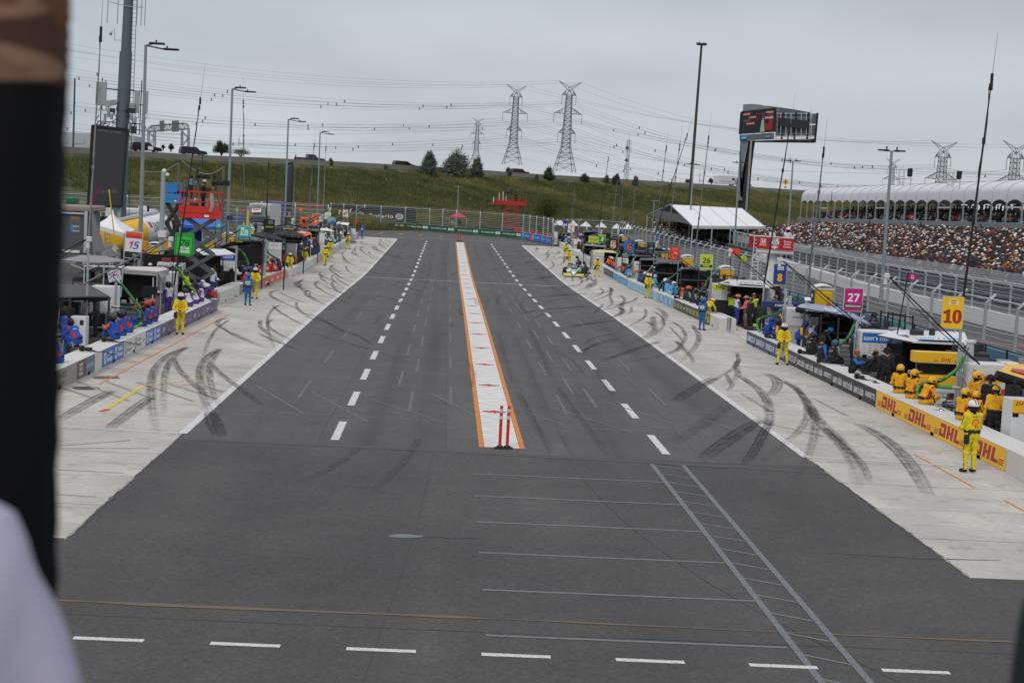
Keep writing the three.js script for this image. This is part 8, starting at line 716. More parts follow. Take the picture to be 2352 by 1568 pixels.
stand_('blue SUNOCO pit stand with lavender blue sloping roof',{roof:[[[[1090,430],[1790,512],[1700,372,73],[1080,292,74]],M('#7d86ac',.3)],[[[1790,512],[2285,695,67],[2100,560,71],[1700,372,73]],M('#8a92b4',.3)],[[[900,345,71],[1090,430],[1080,292,74],[960,310,74]],M('#a2a8bd',.3)],[[[1090,430],[1790,512],[1790,535],[1090,452]],navyM,'roof_edge'],[[[1790,512],[2285,695,67],[2285,716,67],[1790,535]],navyM,'roof_edge']],curtain:[1150,520,1960,1100],cz:1.8,posts:[[1040,480],[1350,500],[1680,560],[1270,560]],extra:(g)=>{const d=68;part('rolled_curtain',bar(at(...vO(880,410),69),at(...vO(1500,520),d),.13,9),blackCloth,g);const P=pl(vO,[[1410,460,68.4],[1670,495,68.4],[1640,425,70],[1390,392,70]],68).map((p)=>[p[0],p[1]+.05,p[2]]);part('roof_print',quadG(...P),printed(128,64,(x,w,h)=>{fill(x,'#8a92b0',0,0,w,h);fill(x,'#d0d3da',w*.05,h*.1,w*.9,h*.4);txt(x,'SUNOCO',w/2,h*.3,h*.3,'#34407a','italic bold',w*.8);txt(x,'GANASSI',w/2,h*.75,h*.3,'#dfe2e8','bold',w*.8);}),g);part('screen_pod',[fb(...vO(1160,560),...vO(1220,650),67.5,.1),fb(...vO(1240,560),...vO(1300,720),67.6,.2),fb(...vO(1130,640),...vO(1190,760),67.4,.2)],M('#43464b',.5),g);part('seat_base',fb(...vO(1440,850),...vO(1960,880),d+.6,.8),M('#1b1c1f',.6),g);part('flat_dish',slab(pl(vO,[[1030,178,73],[1140,185,73],[1155,235,72.4],[1040,230,72.4]],73),.03),white,g);}},vO,68);
{const g=thing('fascia_beam','navy blue SUNOCO box beam above the SUNOCO crew','sign beam');part('beam',fb(...vO(245,270),...vO(960,375),73,.5,.02),navyM,g);part('beam_print',fq(...vO(430,300),...vO(850,372),73),printed(256,48,(x,w,h)=>{fill(x,'#232f66',0,0,w,h);txt(x,'SUNOCO LP',w/2,h/2,h*.8,'#dfe3ea','italic bold',w*.9);}),g);toGround(...vO(690,20),72,.05,galv,g);toGround(...vO(760,150),72.2,.1,galv,g);}
stand_('TWG pit stand with white flip-up roof and large black curtain',{roof:[[[[975,705],[1410,732],[1380,668,91],[960,650,91]],whiteP],[[[808,682,87],[975,705],[960,650,91],[930,634,92]],whiteP],[[[930,634,92],[1375,655,92],[1380,668,91],[960,650,91]],M('#c3c6c9',.4)],[[[808,686,87],[975,712],[920,660,89]],M('#55585c',.9),'side_cloth'],[[[1410,732],[1535,712,89],[1530,750,89],[1440,745]],blackCloth,'side_cloth']],curtain:[930,715,1538,1195],cz:1.6,extra:(g)=>{const P=pl(vG,[[1040,698,87.2],[1350,720,87.2],[1330,680,89.4],[1030,664,89.4]],87).map((p)=>[p[0],p[1]+.05,p[2]]);part('roof_print',quadG(...P),printed(128,48,(x,w,h)=>{fill(x,'#d4d6d8',0,0,w,h);txt(x,'TWG AI',w/2,h*.55,h*.8,'#5b6064','bold',w*.9,'serif');}),g);}},vG,87);
one('lime_sign',fb(...vG(1215,1160),...vG(1290,1195),82,.05),M('#b3c431',.6),'low lime sign on the ground before the black TWG curtain','sign');one('fire_extinguisher',[cyl(.12,.12,.7,...at(...vG(932,1165),82),12),cyl(.05,.05,.2,...at(...vG(932,1118),82),8)],chrome,'chrome fire extinguisher at the right wall gap','extinguisher');
// generic dark stands of the farther right boxes
const darkStand=(v,roof,cur,d,label,mat=M('#26272b',.5),ex)=>stand_(label,{roof:[[roof,mat]],curtain:cur,cz:1.2,posts:[[roof[0][0]+8,roof[0][1]],[roof[1][0]-8,roof[1][1]]],extra:(g)=>{part('desk',fb(...v(cur[0]+5,cur[1]+(cur[3]-cur[1])*.55),...v(cur[2]-5,cur[1]+(cur[3]-cur[1])*.62),d,.6),M('#3c3e42',.5),g);part('monitor',line(3,(k)=>fb(...v(cur[0]+(cur[2]-cur[0])*(.12+k*.3),cur[1]+(cur[3]-cur[1])*.3),...v(cur[0]+(cur[2]-cur[0])*(.3+k*.3),cur[1]+(cur[3]-cur[1])*.5),d+.3,.06)),M('#17191c',.2),g);if(ex)ex(g);}},v,d);
darkStand(vF,[[1500,1045],[1860,1015],[1840,985,122],[1560,1000,122]],[1560,1030,1880,1250],112,'dark pit stand with black roof behind the pale blue crew',M('#2c2e33',.5),(g)=>part('roof_edge_print',fq(...vF(1690,1022),...vF(1820,1048),111.9),printed(128,24,(x,w,h)=>{fill(x,'#26272b',0,0,w,h);txt(x,'PPG  PPG  PPG',w/2,h/2,h*.8,'#c9cccd','bold',w*.9);}),g));darkStand(vF,[[1830,1105],[2060,1095],[2050,1085,106],[1850,1090,106]],[1830,1110,2180,1330],100,'dark pit stand behind the orange suited man',M('#33353a',.5),(g)=>part('roof_edge_print',fq(...vF(2055,1100),...vF(2150,1130),99.9),printed(128,32,(x,w,h)=>{fill(x,'#202226',0,0,w,h);txt(x,'Gallagher',w/2,h/2,h*.8,'#d9dcdd','bold',w*.95);}),g));darkStand(vF,[[1345,995],[1690,1000],[1680,975,134],[1360,975,134]],[1360,1000,1560,1120],126,'dark pit stand with flat roof beside the black board',M('#3a3c41',.5));darkStand(vF,[[1140,945],[1480,955],[1470,930,146],[1150,930,146]],[1210,950,1470,1060],138,'dark pit stand below the blue number 6 board',M('#3f4146',.5));darkStand(vF,[[770,885],[1095,915],[1080,888,162],[880,875,162]],[930,915,1095,1040],152,'pit stand with pale yellow Splenda awning',M('#d9cf7c',.5));darkStand(vF,[[690,820],[960,845],[950,825,176],[700,812,176]],[690,830,800,900],166,'pit stand with grey roof left of the Splenda awning',M('#8d8f92',.6));darkStand(vF,[[690,670],[870,665],[870,650,200],[690,650,200]],[700,670,870,760],192,'dark pit stand behind the purple 14 board');darkStand(vF,[[440,690],[500,690],[500,672,216],[440,672,216]],[440,690,520,760],208,'small dark pit stand at the far right end');
stand_('long black canopy with printed edge behind the blue 6 board',{roof:[[[[1290,880],[1700,920],[1690,895,150],[1300,865,150]],M('#1d1d20',.6)]],posts:[[1300,880],[1500,898],[1690,915]],extra:(g)=>{part('roof_arch',line(2,(k)=>tube([at(...vF(1300+k*200,880),142),at(...vF(1350+k*200,868),142),at(...vF(1480+k*200,890+k*8),142)],.12,14,6)),black,g);part('edge_print',fq(...vF(1300,880),...vF(1690,915),141.8),printed(256,24,(x,w,h)=>{fill(x,'#1d1d20',0,0,w,h);txt(x,'McLAREN INDYCAR TEAM   McLAREN INDYCAR TEAM',w/2,h/2,h*.6,'#b9bbbd','bold',w*.95);}),g);}},vF,142);
// black pipe fence and low gate behind the right pits
{const g=thing('pipe_fence','black pipe fence along the back of the right pit boxes','fence'),L=[];for(let k=0;k<36;k++){const d=48+k*2.6;part('post',box(.07,1.25,.07,23.6,H(d)+.62,-d),black,g);}for(const y of[.15,.65,1.2])L.push(beam([23.6,H(48)+y,-48],[23.6,H(84)+y,-84],.045),beam([23.6,H(84)+y,-84],[23.6,H(139)+y,-139],.045));part('rails',L,black,g);}
for(const[px,py,l]of[[775,860,'left'],[860,900,'right']]){const p=onX(...vH(px+40,py+60),23.0),d=-p[2],g=thing('mesh_gate',`black framed mesh gate in the pipe fence, ${l} of two`,'gate',[p[0],H(d),-d],-1.2);part('frame',[beam([-1,.1,0],[1,.1,0],.05),beam([-1,1.6,0],[1,1.6,0],.05),beam([-1,0,0],[-1,1.7,0],.06),beam([1,0,0],[1,1.7,0],.06),beam([0,0,0],[0,1.7,0],.05)],black,g);part('green_tag',box(.2,.22,.02,.3,1.2,.04),M('#3fae6a',.6),g);}
F(2010,690,21,-.9,'blkskin','cap','#1a1b1e','man in black with black cap standing at the pipe fence right of the 27 board','fold');F(2068,752,18.8,.8,'bl2','cap','#2a52b0','person with blue cap behind the white roof, left of two');F(2085,757,18.6,.3,'bl2','cap','#1c2440','person with dark cap behind the white roof, right of two');F(2006,736,19.4,0,'bl2','cap','#2a52b0','person in blue cap just behind the lavender roof');F(2270,800,18.2,-1.1,'blkskin','long','#5a3a28','woman with long hair in black behind the DHL stand','phone');F(2297,812,19,-1.4,'redp','cap','#c0272d','man in red shirt, red cap and headset at the right edge','stand',{headset:1});F(1990,620,26,0,'gry','cap','#d9d9d6','person in pale cap near the track fence');F(1697,0+585,21,0,'orgfull','cap','#1c1c1e','person in black cap and orange top behind the 26 board');
// ---- left side
stand_('dark grey slack canopy at the near left pit box',{roof:[[[[60,700],[330,690],[700,690,60],[480,562,66],[60,545,66]],M('#4a4a4c',.85)],[[[60,720],[330,700],[700,700,60],[700,725,60],[330,740],[60,750]],M('#3c3c3f',.9),'valance']],posts:[[230,700],[690,700,2]],extra:(g)=>{part('clip',line(8,(k)=>sph(.09,...at(...vC(420+k*38,738-k*3),60),7)),black,g);part('monitor',fb(...vC(120,760),...vC(330,1000),60,.4),dkGrey,g);part('fuel_tank',fb(...vC(235,930),...vC(412,1300),56.5,.5,.02),whiteP,g);part('gauge',[fb(...vC(345,970),...vC(390,1030),56.49,.02,.004)],dkGrey,g);}},vC,57.5);
cabinet(vC,468,575,760,885,66,1,'white cabinet with small black H mark at the near left box',(x,w,h)=>{fill(x,'#d3d5d7',0,0,w,h);hMark(x,w*.8,h*.88,w*.06);fill(x,'#b0b2b4',0,h*.96,w,3);},{mast:-1.05});
{const g=thing('tool_chest','open black tool chest with shiny drawers before the white H cabinet','tool chest');part('chest',fb(...vC(440,890),...vC(640,1045),64.5,.6,.02),M('#1d1f22',.4),g);for(let k=0;k<6;k++)part('drawer',fb(...vC(450,905+k*22),...vC(600,909+k*22),64.48,.03,.004),chrome,g);}
const popup=(label,v,d,roofP,valP,mat,legs,prt)=>{const g=thing('canopy_tent',label,'canopy');for(const[poly,nm]of roofP)part(nm||'roof_panel',slab(pl(v,poly,d),.03),mat,g);for(const p of valP)part('valance',slab(pl(v,p,d),.02),prt||mat,g);legs.forEach(([x,y,dz])=>toGround(...v(x,y),d+(dz||0),.03,galvLight,g,'leg'));return g;};
{const g=popup('grey pop-up canopy with Mobil print on its edge',vC,70,[[[[90,265],[590,300],[920,275,73],[640,215,75],[360,205,76]]]],[[[90,290],[590,325],[920,300,73],[920,270,73],[590,298],[90,262]].reverse()],M('#8b888a',.8),[[400,320],[630,320],[795,320,3],[570,320,4]]);const P=pl(vC,[[300,312,69.9],[820,322,70.4],[820,296,70.4],[300,285,69.9]],69.9).map((p)=>[p[0],p[1],p[2]+.03]);part('edge_print',quadG(...P),printed(256,16,(x,w,h)=>{fill(x,'#4a4a4d',0,0,w,h);txt(x,'RLL        Mobil 1        RLL',w/2,h/2,h,'#dcdcdc','bold',w*.9);}),g);part('cross_brace',[beam(at(...vC(240,312),70),at(...vC(390,372),70),.05),beam(at(...vC(420,372),70),at(...vC(560,335),70),.05)],galvLight,g);}
popup('long white canopy with black side curtain over the left box',vC,72,[[[[340,345],[1260,400],[1390,370,76],[1330,345,79],[420,325,79]]]],[[[1260,400],[1390,370,76],[1390,440,76],[1300,470]],[[340,350],[1260,402],[1240,450],[360,385]]],M('#c6c2c0',.8),[[1210,470],[1300,470,1]],M('#9a9798',.85));one('side_curtain',fb(...vC(380,400),...vC(1230,690),72.5,.08,0),blackCloth,'black side curtain hanging below the long white canopy at left','curtain');{const g=thing('print_panel','tilted white panel with blue stripes reading Mobil at left','sign');part('panel',slab(pl(vC,[[665,395,66],[815,370,66],[845,500,66],[690,530,66]],66),.03),whiteP,g);part('panel_print',quadG(...pl(vC,[[700,520,65.9],[835,495,65.9],[808,378,65.9],[675,402,65.9]],65.9).map((p)=>[p[0],p[1]+.02,p[2]+.03])),printed(128,96,(x,w,h)=>{fill(x,'#d5d8dc',0,0,w,h);for(let k=0;k<6;k++)fill(x,'#3566b0',w*(.08+k*.15),h*(.1+(k % 2)*.1),w*.05,h*.75);x.fillStyle='#c23a34';x.beginPath();x.arc(w*.48,h*.45,w*.1,0,7);x.fill();txt(x,'Mobil',w*.5,h*.5,h*.3,'#27417e','bold');}),g);}
{const d=104,g=thing('hauler_enclosure','big grey clear-sided hauler enclosure with tan rolled top at far left','enclosure');part('wall_panel',fb(...vB(90,1085),...vB(420,1570),d,4,.03),M('#55585e',.35),g);part('rolled_top',[fb(...vB(90,1005),...vB(480,1075),d-.1,4.4,.12)],M('#8f847b',.8),g);part('door_frame',[fb(...vB(395,1080),...vB(432,1560),d-.15,.2),fb(...vB(90,1085),...vB(400,1105),d-.15,.2)],galvLight,g);part('side_cloth',slab(pl(vB,[[480,1040,104],[500,1080,104],[640,1540,102],[500,1560,102],[440,1560,104],[440,1040,104]],d),.05),M('#4b4e54',.5),g);part('window_print',fq(...vB(230,1130),...vB(350,1330),d-.02,0),printed(96,160,(x,w,h)=>{fill(x,'#5b5e64',0,0,w,h);x.fillStyle='#8a6a5a';x.fillRect(w*.1,0,w*.8,h*.2);fill(x,'#3a80c0',w*.1,h*.5,w*.3,h*.4);txt(x,'IMPACT',w*.62,h*.6,h*.1,'#dfe3e6','bold',w*.6);txt(x,'RACING',w*.62,h*.85,h*.1,'#dfe3e6','bold',w*.6);}),g);part('lower_rail',fb(...vB(140,1530),...vB(340,1560),d-.2,.2),white,g);}
stand_('white awning stand with black curtain and GROUP cabinet behind the scissor lift',{roof:[[[[1790,195],[1980,202],[2010,135,92],[1670,118,94]],whiteP],[[[1980,202],[2170,190,88],[2050,130,92],[2010,135,92]],whiteP],[[[1980,205],[2170,193,88],[2010,215,89]],M('#55585c',.9),'side_cloth']],curtain:[1640,205,2000,560],cz:1.4,extra:(g)=>{}},vC,89);cabinet(vC,2000,195,2175,395,95,.8,'white and blue cabinet lettered GROUP below the 28 board',(x,w,h)=>{fill(x,'#cfd2d6',0,0,w,h);fill(x,'#2a55a8',0,0,w,h*.38);txt(x,'GROUP',w*.5,h*.14,h*.24,'#dfe4ec','bold',w*.9,'serif');sponsor(x,w,h,4);},{mast:-1.1,low:black});cabinet(vC,1360,405,1472,560,80,.8,'plain white cabinet left of the lime shirted man',null);
stand_('black verizon pit stand with peaked cloth at the left',{roof:[[[[170,860,98],[410,770,98],[745,775,98],[745,790,98],[480,800,98]],blackCloth],[[[590,700],[1015,775],[860,690,112],[700,668,114]],blackCloth]],curtain:[440,790,745,1040],cz:.5,posts:[[740,780],[1000,780]],extra:(g)=>{part('roof_print',fq(...vD(405,765),...vD(505,790),97.7),printed(96,24,(x,w,h)=>{fill(x,'#17171a',0,0,w,h);txt(x,'verizon',w/2,h/2,h*.9,'#c9c83a','bold');}),g);part('desk',fb(...vD(440,1010),...vD(560,1060),100,.7),M('#27282c',.4),g);}},vD,100);
darkStand(vD,[[845,690],[1235,725],[1120,655,132],[880,645,132]],[1000,735,1190,800],122,'black canopy stand below the orange bear board',blackCloth);{const g=popup('orange topped canopy at the left boxes',vD,134,[[[[1110,665],[1225,722],[1310,690,137],[1290,668,138],[1180,655,138]]]],[],M('#e2661f',.7),[[1225,722],[1305,695,2]]);part('print_patch',slab(pl(vD,[[1170,676,134],[1230,690,134],[1250,676,135],[1190,666,135]],134).map((p)=>[p[0],p[1]+.06,p[2]]),.01),M('#b9c2d6',.6),g);}darkStand(vD,[[1205,650],[1400,655],[1395,632,148],[1215,630,148]],[1230,660,1360,730],140,'grey roofed pit stand at the middle left boxes',M('#4a4c50',.6));popup('white tipped canopy at the far left boxes',vD,158,[[[[1410,645],[1580,660],[1500,625,162],[1420,622,162]]]],[],whiteCloth,[[1420,645],[1570,660]]);popup('dark pitched canopy below the shield sign',vD,168,[[[[1550,620],[1690,625],[1640,592,172],[1590,590,172]]]],[],M('#2b2d30',.85),[[1560,620],[1685,625]]);popup('white arched canopy at the far left end of the pits',vD,182,[[[[1600,565],[1740,590],[1755,560,188],[1620,548,188]]]],[],whiteCloth,[[1605,565],[1740,590]]);
cabinet(vD,745,790,770,930,104,.6,'narrow white panel behind the number 12',null);cabinet(vD,800,795,950,880,116,.6,'white XUL sign cabinet behind the red crew',(x,w,h)=>{fill(x,'#cfd2d2',0,0,w,h);txt(x,'XULT',w/2,h*.3,h*.3,'#3a3d40','500',w*.8);});cabinet(vD,1020,760,1130,880,124,.6,'white cabinet with hanging hoses behind the ponytailed official',null);cabinet(vD,1400,690,1460,790,150,.6,'narrow white cabinet before the far left canopies',null);cabinet(vD,1775,630,1825,700,186,.6,'small pale cabinet at the farthest left box',null);
popup('blue pop-up tent with white lettering behind the scissor lift',vB,128,[[[[1510,1225],[1790,1260],[1900,1150,134],[1620,1145,134]]],[[[1790,1260],[2050,1245,131],[1960,1150,136],[1900,1150,134]]]],[[[1510,1225],[1790,1260],[1790,1290],[1510,1255]],[[1790,1260],[2050,1245,131],[2050,1270,131],[1790,1290]]],M('#2f62c0',.7),[[1525,1255],[1790,1290],[2040,1270,3]]);one('tent_wall',fb(...vB(1540,1270),...vB(1780,1420),132,.05,0),M('#2349a0',.8),'blue side wall of the lettered blue tent','tent wall');
{const d=112,g=thing('peaked_tent','white high peaked tent in front of the yellow tanker','tent'),A=(x,y,dz=0)=>at(...vB(x,y),d+dz),top=A(735,1045,2),c=[A(530,1225,0),A(870,1330,-2),A(1000,1290,3.5),A(640,1235,5)];for(let k=0;k<4;k++){const p=c[k],q=c[(k+1)% 4];part('roof_panel',grid(8,10,(u,v)=>{const w=Math.pow(v,.62),b=p.map((s,i)=>s+(q[i]-s)*u);return[top[0]+(b[0]-top[0])*Math.pow(v,1.25),top[1]+(b[1]-top[1])*w,top[2]+(b[2]-top[2])*Math.pow(v,1.25)];}),whiteCloth,g);part('valance',quadG([p[0],p[1]-.3,p[2]],[q[0],q[1]-.3,q[2]],q,p),whiteCloth,g);toGroundP(p,g);}function toGroundP(p,g){part('leg',cyl(.05,.05,p[1]-H(d),p[0],(p[1]+H(d))/2,p[2],8),galvLight,g);}}
one('yellow_pole',bar(at(...vB(690,815),100),at(...vB(775,1567),100),.038,8),M('#d2b51c',.6),'yellow leaning pole in front of the white peaked tent','pole');
{const d=122,A=(x,y,dz=0)=>at(...vB(x,y),d+dz),g=thing('fuel_tanker','yellow and white INDYCAR fuel tanker truck at left','tanker truck');const a=A(720,1390,-1),b=A(1290,1255,5.5),r=1.15;const ax=V3(b).sub(V3(a)),L=ax.length(),q=new THREE.Quaternion().setFromUnitVectors(new THREE.Vector3(1,0,0),ax.clone().normalize());const put=(gm)=>gm.applyQuaternion(q).translate(...a);const bodyT=(x0,x1)=>new THREE.CylinderGeometry(r,r,x1-x0,28).rotateZ(Math.PI/2).translate((x0+x1)/2,0,0);
part('tank',put(bodyT(0,L*.5)),yel,g);part('tank',put(bodyT(L*.5+.01,L)),whiteP,g);part('tank_end',put(new THREE.SphereGeometry(r,24,12,0,6.3,0,1.57).scale(1,.35,1).rotateZ(Math.PI/2)),yel,g);part('tank_end',put(new THREE.SphereGeometry(r,24,12,0,6.3,0,1.57).scale(1,.35,1).rotateZ(-Math.PI/2).translate(L,0,0)),whiteP,g);part('side_print',put(new THREE.CylinderGeometry(r+.012,r+.012,L*.34,16,1,true,-.6,1.3).rotateX(Math.PI/2).rotateY(0).rotateZ(Math.PI/2).rotateX(-Math.PI/2+1.2).translate(L*.81,0,0)),printed(64,64,(x,w,h)=>fill(x,'#d4d6d8',0,0,w,h)),g);const lt=printed(256,96,(x,w,h)=>{fill(x,'#d6d8da',0,0,w,h);fill(x,'#b3363a',w*.02,h*.1,w*.12,h*.4);txt(x,'INDYCAR',w*.57,h*.5,h*.8,'#1b1c1f','bold',w*.8);});part('lettering',put(grid(10,8,(u,v)=>{const t=-.35+v*1.15;return[L*(.54+.44*u),Math.sin(t)*(r+.015),Math.cos(t)*(r+.015)];})),lt,g);part('top_rail',put(box(L*.9,.22,.5,L*.5,r+.12,0,.03)),galvLight,g);for(let k=0;k<5;k++)part('wheel',put(new THREE.CylinderGeometry(.5,.5,.35,16).rotateX(Math.PI/2).translate(L*(.08+k*.14)+(k>2?1.8:0),-r-.55,.75)),rubber,g);part('chassis',put(box(L,.25,1.2,L/2,-r-.15,0)),dkGrey,g);part('end_box',put(box(.3,.9,1.6,-.35,-.9,0,.03)),M('#8d9092',.5),g);part('placard',put(box(.03,.42,.42,0,0,0).rotateX(.785).translate(-.55,-.75,.55)),M('#c8cacb',.5),g);part('ladder',put(join([beam([-.5,-1.8,.1],[-.5,.8,.1],.04),beam([-.5,-1.8,-.3],[-.5,.8,-.3],.04),...line(7,(k)=>beam([-.5,-1.6+k*.35,.1],[-.5,-1.6+k*.35,-.3],.03))])),galvLight,g);part('cab',fb(...vB(1290,1165),...vB(1460,1395),d+7,2.2,.12),M('#25272a',.4),g);part('cab_window',fb(...vB(1340,1180),...vB(1420,1225),d+6.96,.05),M('#16191c',.15),g);part('exhaust',cyl(.1,.1,1.2,...at(...vB(1150,1090),d+6),10),black,g);}
{const d=198,g=thing('transporter_truck','grey INDYCAR transporter truck facing the camera with white and orange trailer','truck'),P=(x,y,dz=0)=>at(...vD(x,y),d+dz);const grey=M('#66696c',.4,.2),cabx=(x0,y0,x1,y1,dz,dep,r=.1)=>fb(...vD(x0,y0),...vD(x1,y1),d+dz,dep,r);
part('trailer',cabx(575,340,820,600,4.5,13,.03),M('#cfd0cf',.5),g);part('trailer_side',slabSide(),M('#d2d2cf',.5),g);function slabSide(){return slab([P(800,345,4.4),P(905,340,20),P(905,560,20),P(800,600,4.4)],.02);}part('trailer_print',quadG(...[P(812,520,4.2),P(872,520,14),P(872,430,14),P(812,420,4.2)].map((p)=>[p[0]+.06,p[1],p[2]+.05])),printed(128,64,(x,w,h)=>{fill(x,'#d2d2cf',0,0,w,h);txt(x,'INDYCAR',w/2,h/2,h*.5,'#22242a','italic bold',w*.9);fill(x,'#b33a3a',0,h*.2,w*.06,h*.5);}),g);part('trailer_print',quadG(...[P(874,560,14),P(905,545,20),P(905,345,20),P(874,355,14)].map((p)=>[p[0]+.06,p[1],p[2]+.05])),M('#d39a2a',.5),g);
part('sleeper_roof',grid(10,8,(u,v)=>{const x=545+240*u,y=365+115*v-18*Math.sin(Math.PI*u)*(1-v);return P(x,y,2.2-2.0*v);}),grey,g);part('cab',[cabx(545,470,785,600,0,3,.12)],grey,g);part('roof_print',quadG(...[P(605,440,.35),P(712,440,.35),P(715,398,1.1),P(612,395,1.1)].map((p)=>[p[0],p[1]+.04,p[2]+.12])),printed(128,64,(x,w,h)=>{fill(x,'#d6d7d8',0,0,w,h);fill(x,'#b8323a',w*.1,h*.12,w*.8,h*.3);txt(x,'INDYCAR',w/2,h*.75,h*.3,'#26324a','italic bold',w*.9);}),g);part('windscreen',slab([P(550,545,-.35),P(770,545,-.35),P(755,490,.05),P(562,490,.05)],.03),M('#27343b',.12),g);part('hood',[cabx(545,555,730,690,-1.2,1.4,.2)],M('#75787a',.35,.2),g);part('grille',[cabx(560,600,715,680,-1.25,.1,.02)],M('#b9bcbd',.3,.5),g);for(const x of[550,720])part('headlight',cabx(x,605,x+24,640,-1.3,.1,.03),M('#d5d9da',.15),g);part('bumper',cabx(540,690,735,720,-1.4,.5,.05),M('#5c5f62',.4),g);for(const x of[505,755])part('mirror',cabx(x,555,x+18,585,-.8,.2,.03),white,g);for(const x of[545,700])part('wheel',new THREE.CylinderGeometry(.5,.5,.35,16).rotateZ(Math.PI/2).translate(...P(x+15,720,-.4)),rubber,g);part('exhaust',cyl(.09,.09,2.6,...P(775,510,.4),10),black,g);}
one('purple_trailer',fb(...vD(740,312),...vD(975,525),222,10,.05),M('#3d3080',.5),'purple trailer parked behind the grey INDYCAR truck','trailer');{const g=thing('stop_sign','red octagonal stop sign left of the grey truck','sign',at(...vD(502,415),190)),s=190/FL;part('plate',new THREE.CylinderGeometry(4.8*s,4.8*s,.03,8).rotateY(.39).rotateX(1.57),M('#b3242c',.5),g);part('plate_print',new THREE.PlaneGeometry(6.4*s,3*s).translate(0,0,.03),printed(64,32,(x,w,h)=>{fill(x,'#b3242c',0,0,w,h);txt(x,'STOP',w/2,h/2,h*.8,'#ececec','bold',w);}),g);part('post',box(.3,4,.08,.6,-2,-.06),M('#d6b52a',.6),g);}one('road_sign',[fb(...vD(418,385),...vD(446,432),190,.04),fb(...vD(428,440),...vD(434,580),190.1,.1)],M('#a9acac',.6),'grey back of a sign on a yellow post left of the stop sign','sign');blockBarrier('blue barrier on grass behind the left paddock',[[-60,214],[-50,214.5],[-40,215],[-30,215.5],[-22,216]],1.9,.4,M('#22507c',.7));one('grass_verge',sheet(-64,-20,204,213,.006,4,.3,3,10),ground(dataTex(64,(i,j)=>{const k=60+40*hsh(i,j,1);return[k*.8,k,k*.3];})),'short green grass verge before the blue barrier','grass',null,null).userData.kind='stuff';
{const d=165,g=thing('motorhome','white motorhome and box truck parked behind the white peaked tent','motorhome');part('body',fb(...vS(900,150),...vS(1890,330),d,3,.1),whiteP,g);part('lower_side',fb(...vS(1260,225),...vS(1800,340),d-.03,.2),M('#9aa4ab',.5),g);part('roof_unit',[fb(...vS(950,85),...vS(1050,150),d+.5,1.2,.1),fb(...vS(1700,110),...vS(1790,190),d+.4,1,.2)],white,g);part('window',fb(...vS(955,225),...vS(1030,290),d-.05,.05),M('#1f6a4a',.5),g);part('door_print',fb(...vS(800,150),...vS(865,330),d-.2,.3,.02),yel,g);part('wheel',line(3,(k)=>new THREE.CylinderGeometry(.45,.45,.3,14).rotateX(1.57).translate(...at(...vS(1000+k*320,380),d))),rubber,g);}
{const p=at(...vB(290,985),150),g=thing('parked_van','white van at far left below the dark LED screen','van',[p[0],H(150),p[2]],.2);part('body',carGeo(4.6,1.9,'van'),whiteP,g);part('window',box(1.3,.5,1.82,.2,1.45,0),M('#7d8e92',.15),g);for(const x of[-1.4,1.4])part('wheel',new THREE.CylinderGeometry(.36,.36,2,14).rotateX(1.57).translate(x,.36,0),rubber,g);}one('green_tarpaulin',fb(...vB(180,910),...vB(285,985),156,2,.15),M('#1e6a42',.7),'green covered container at far left behind the white van','container');for(const[x0,y0,x1,y1,l]of[[1070,1425,1140,1530,'left'],[1320,1395,1390,1530,'right']])one('orange_cabinet',fb(...vB(x0,y0),...vB(x1,y1),108,.5,.02),M('#d08f1c',.5),`orange yellow equipment cabinet below the tanker, ${l} of two`,'cabinet');
catchFence('tall galvanised fence between the left paddock and the embankment',line(14,(i)=>[-70+i*4.2,196+i*.3]),4.0,[0,.3],0,9,.4,true,.07,.02);popup('small white tent right of the motorhome roof',vS,172,[[[[1660,190],[1800,190],[1690,112,174],[1660,105,174]]]],[],whiteCloth,[[1665,190],[1795,190]]);for(const[px,py,pb]of[[1515,480,760],[2040,520,1000],[1330,600,1420]]){const d=px===1330?100:165,a=at(...vB(px,py),d),g=thing('wooden_pole',px===1330?'grey camera pole with white dome left of the red scissor lift':px===1515?'wooden pole with hanging cable behind the blue lift':'wooden pole behind the red lift camera','pole',[a[0],H(d),-d]);part('pole',cyl(.14,.18,a[1]-H(d),0,(a[1]-H(d))/2,0,10),px===1330?galv:M('#6d675a',.9),g);part('fitting',px===1330?[box(.5,.42,.3,.06,3.2,.1,.03),sph(.15,.05,a[1]-H(d),0),sph(.13,.26,a[1]-H(d)-.22,0)]:[sph(.2,0,a[1]-H(d),0,8)],px===1330?white:steelDark,g);}one('hanging_cable',[tube([at(...vB(1070,600),165),at(...vB(1310,605),165),at(...vB(1440,545),165),at(...vB(1540,470),165)],.035,30,5),tube([at(...vB(1540,470),165),at(...vB(1700,590),165),at(...vB(1860,635),165),at(...vB(1980,590),165),at(...vB(2065,520),165)],.035,30,5)],M('#9b9d98',.8),'slack cable looping between the wooden poles','cable');

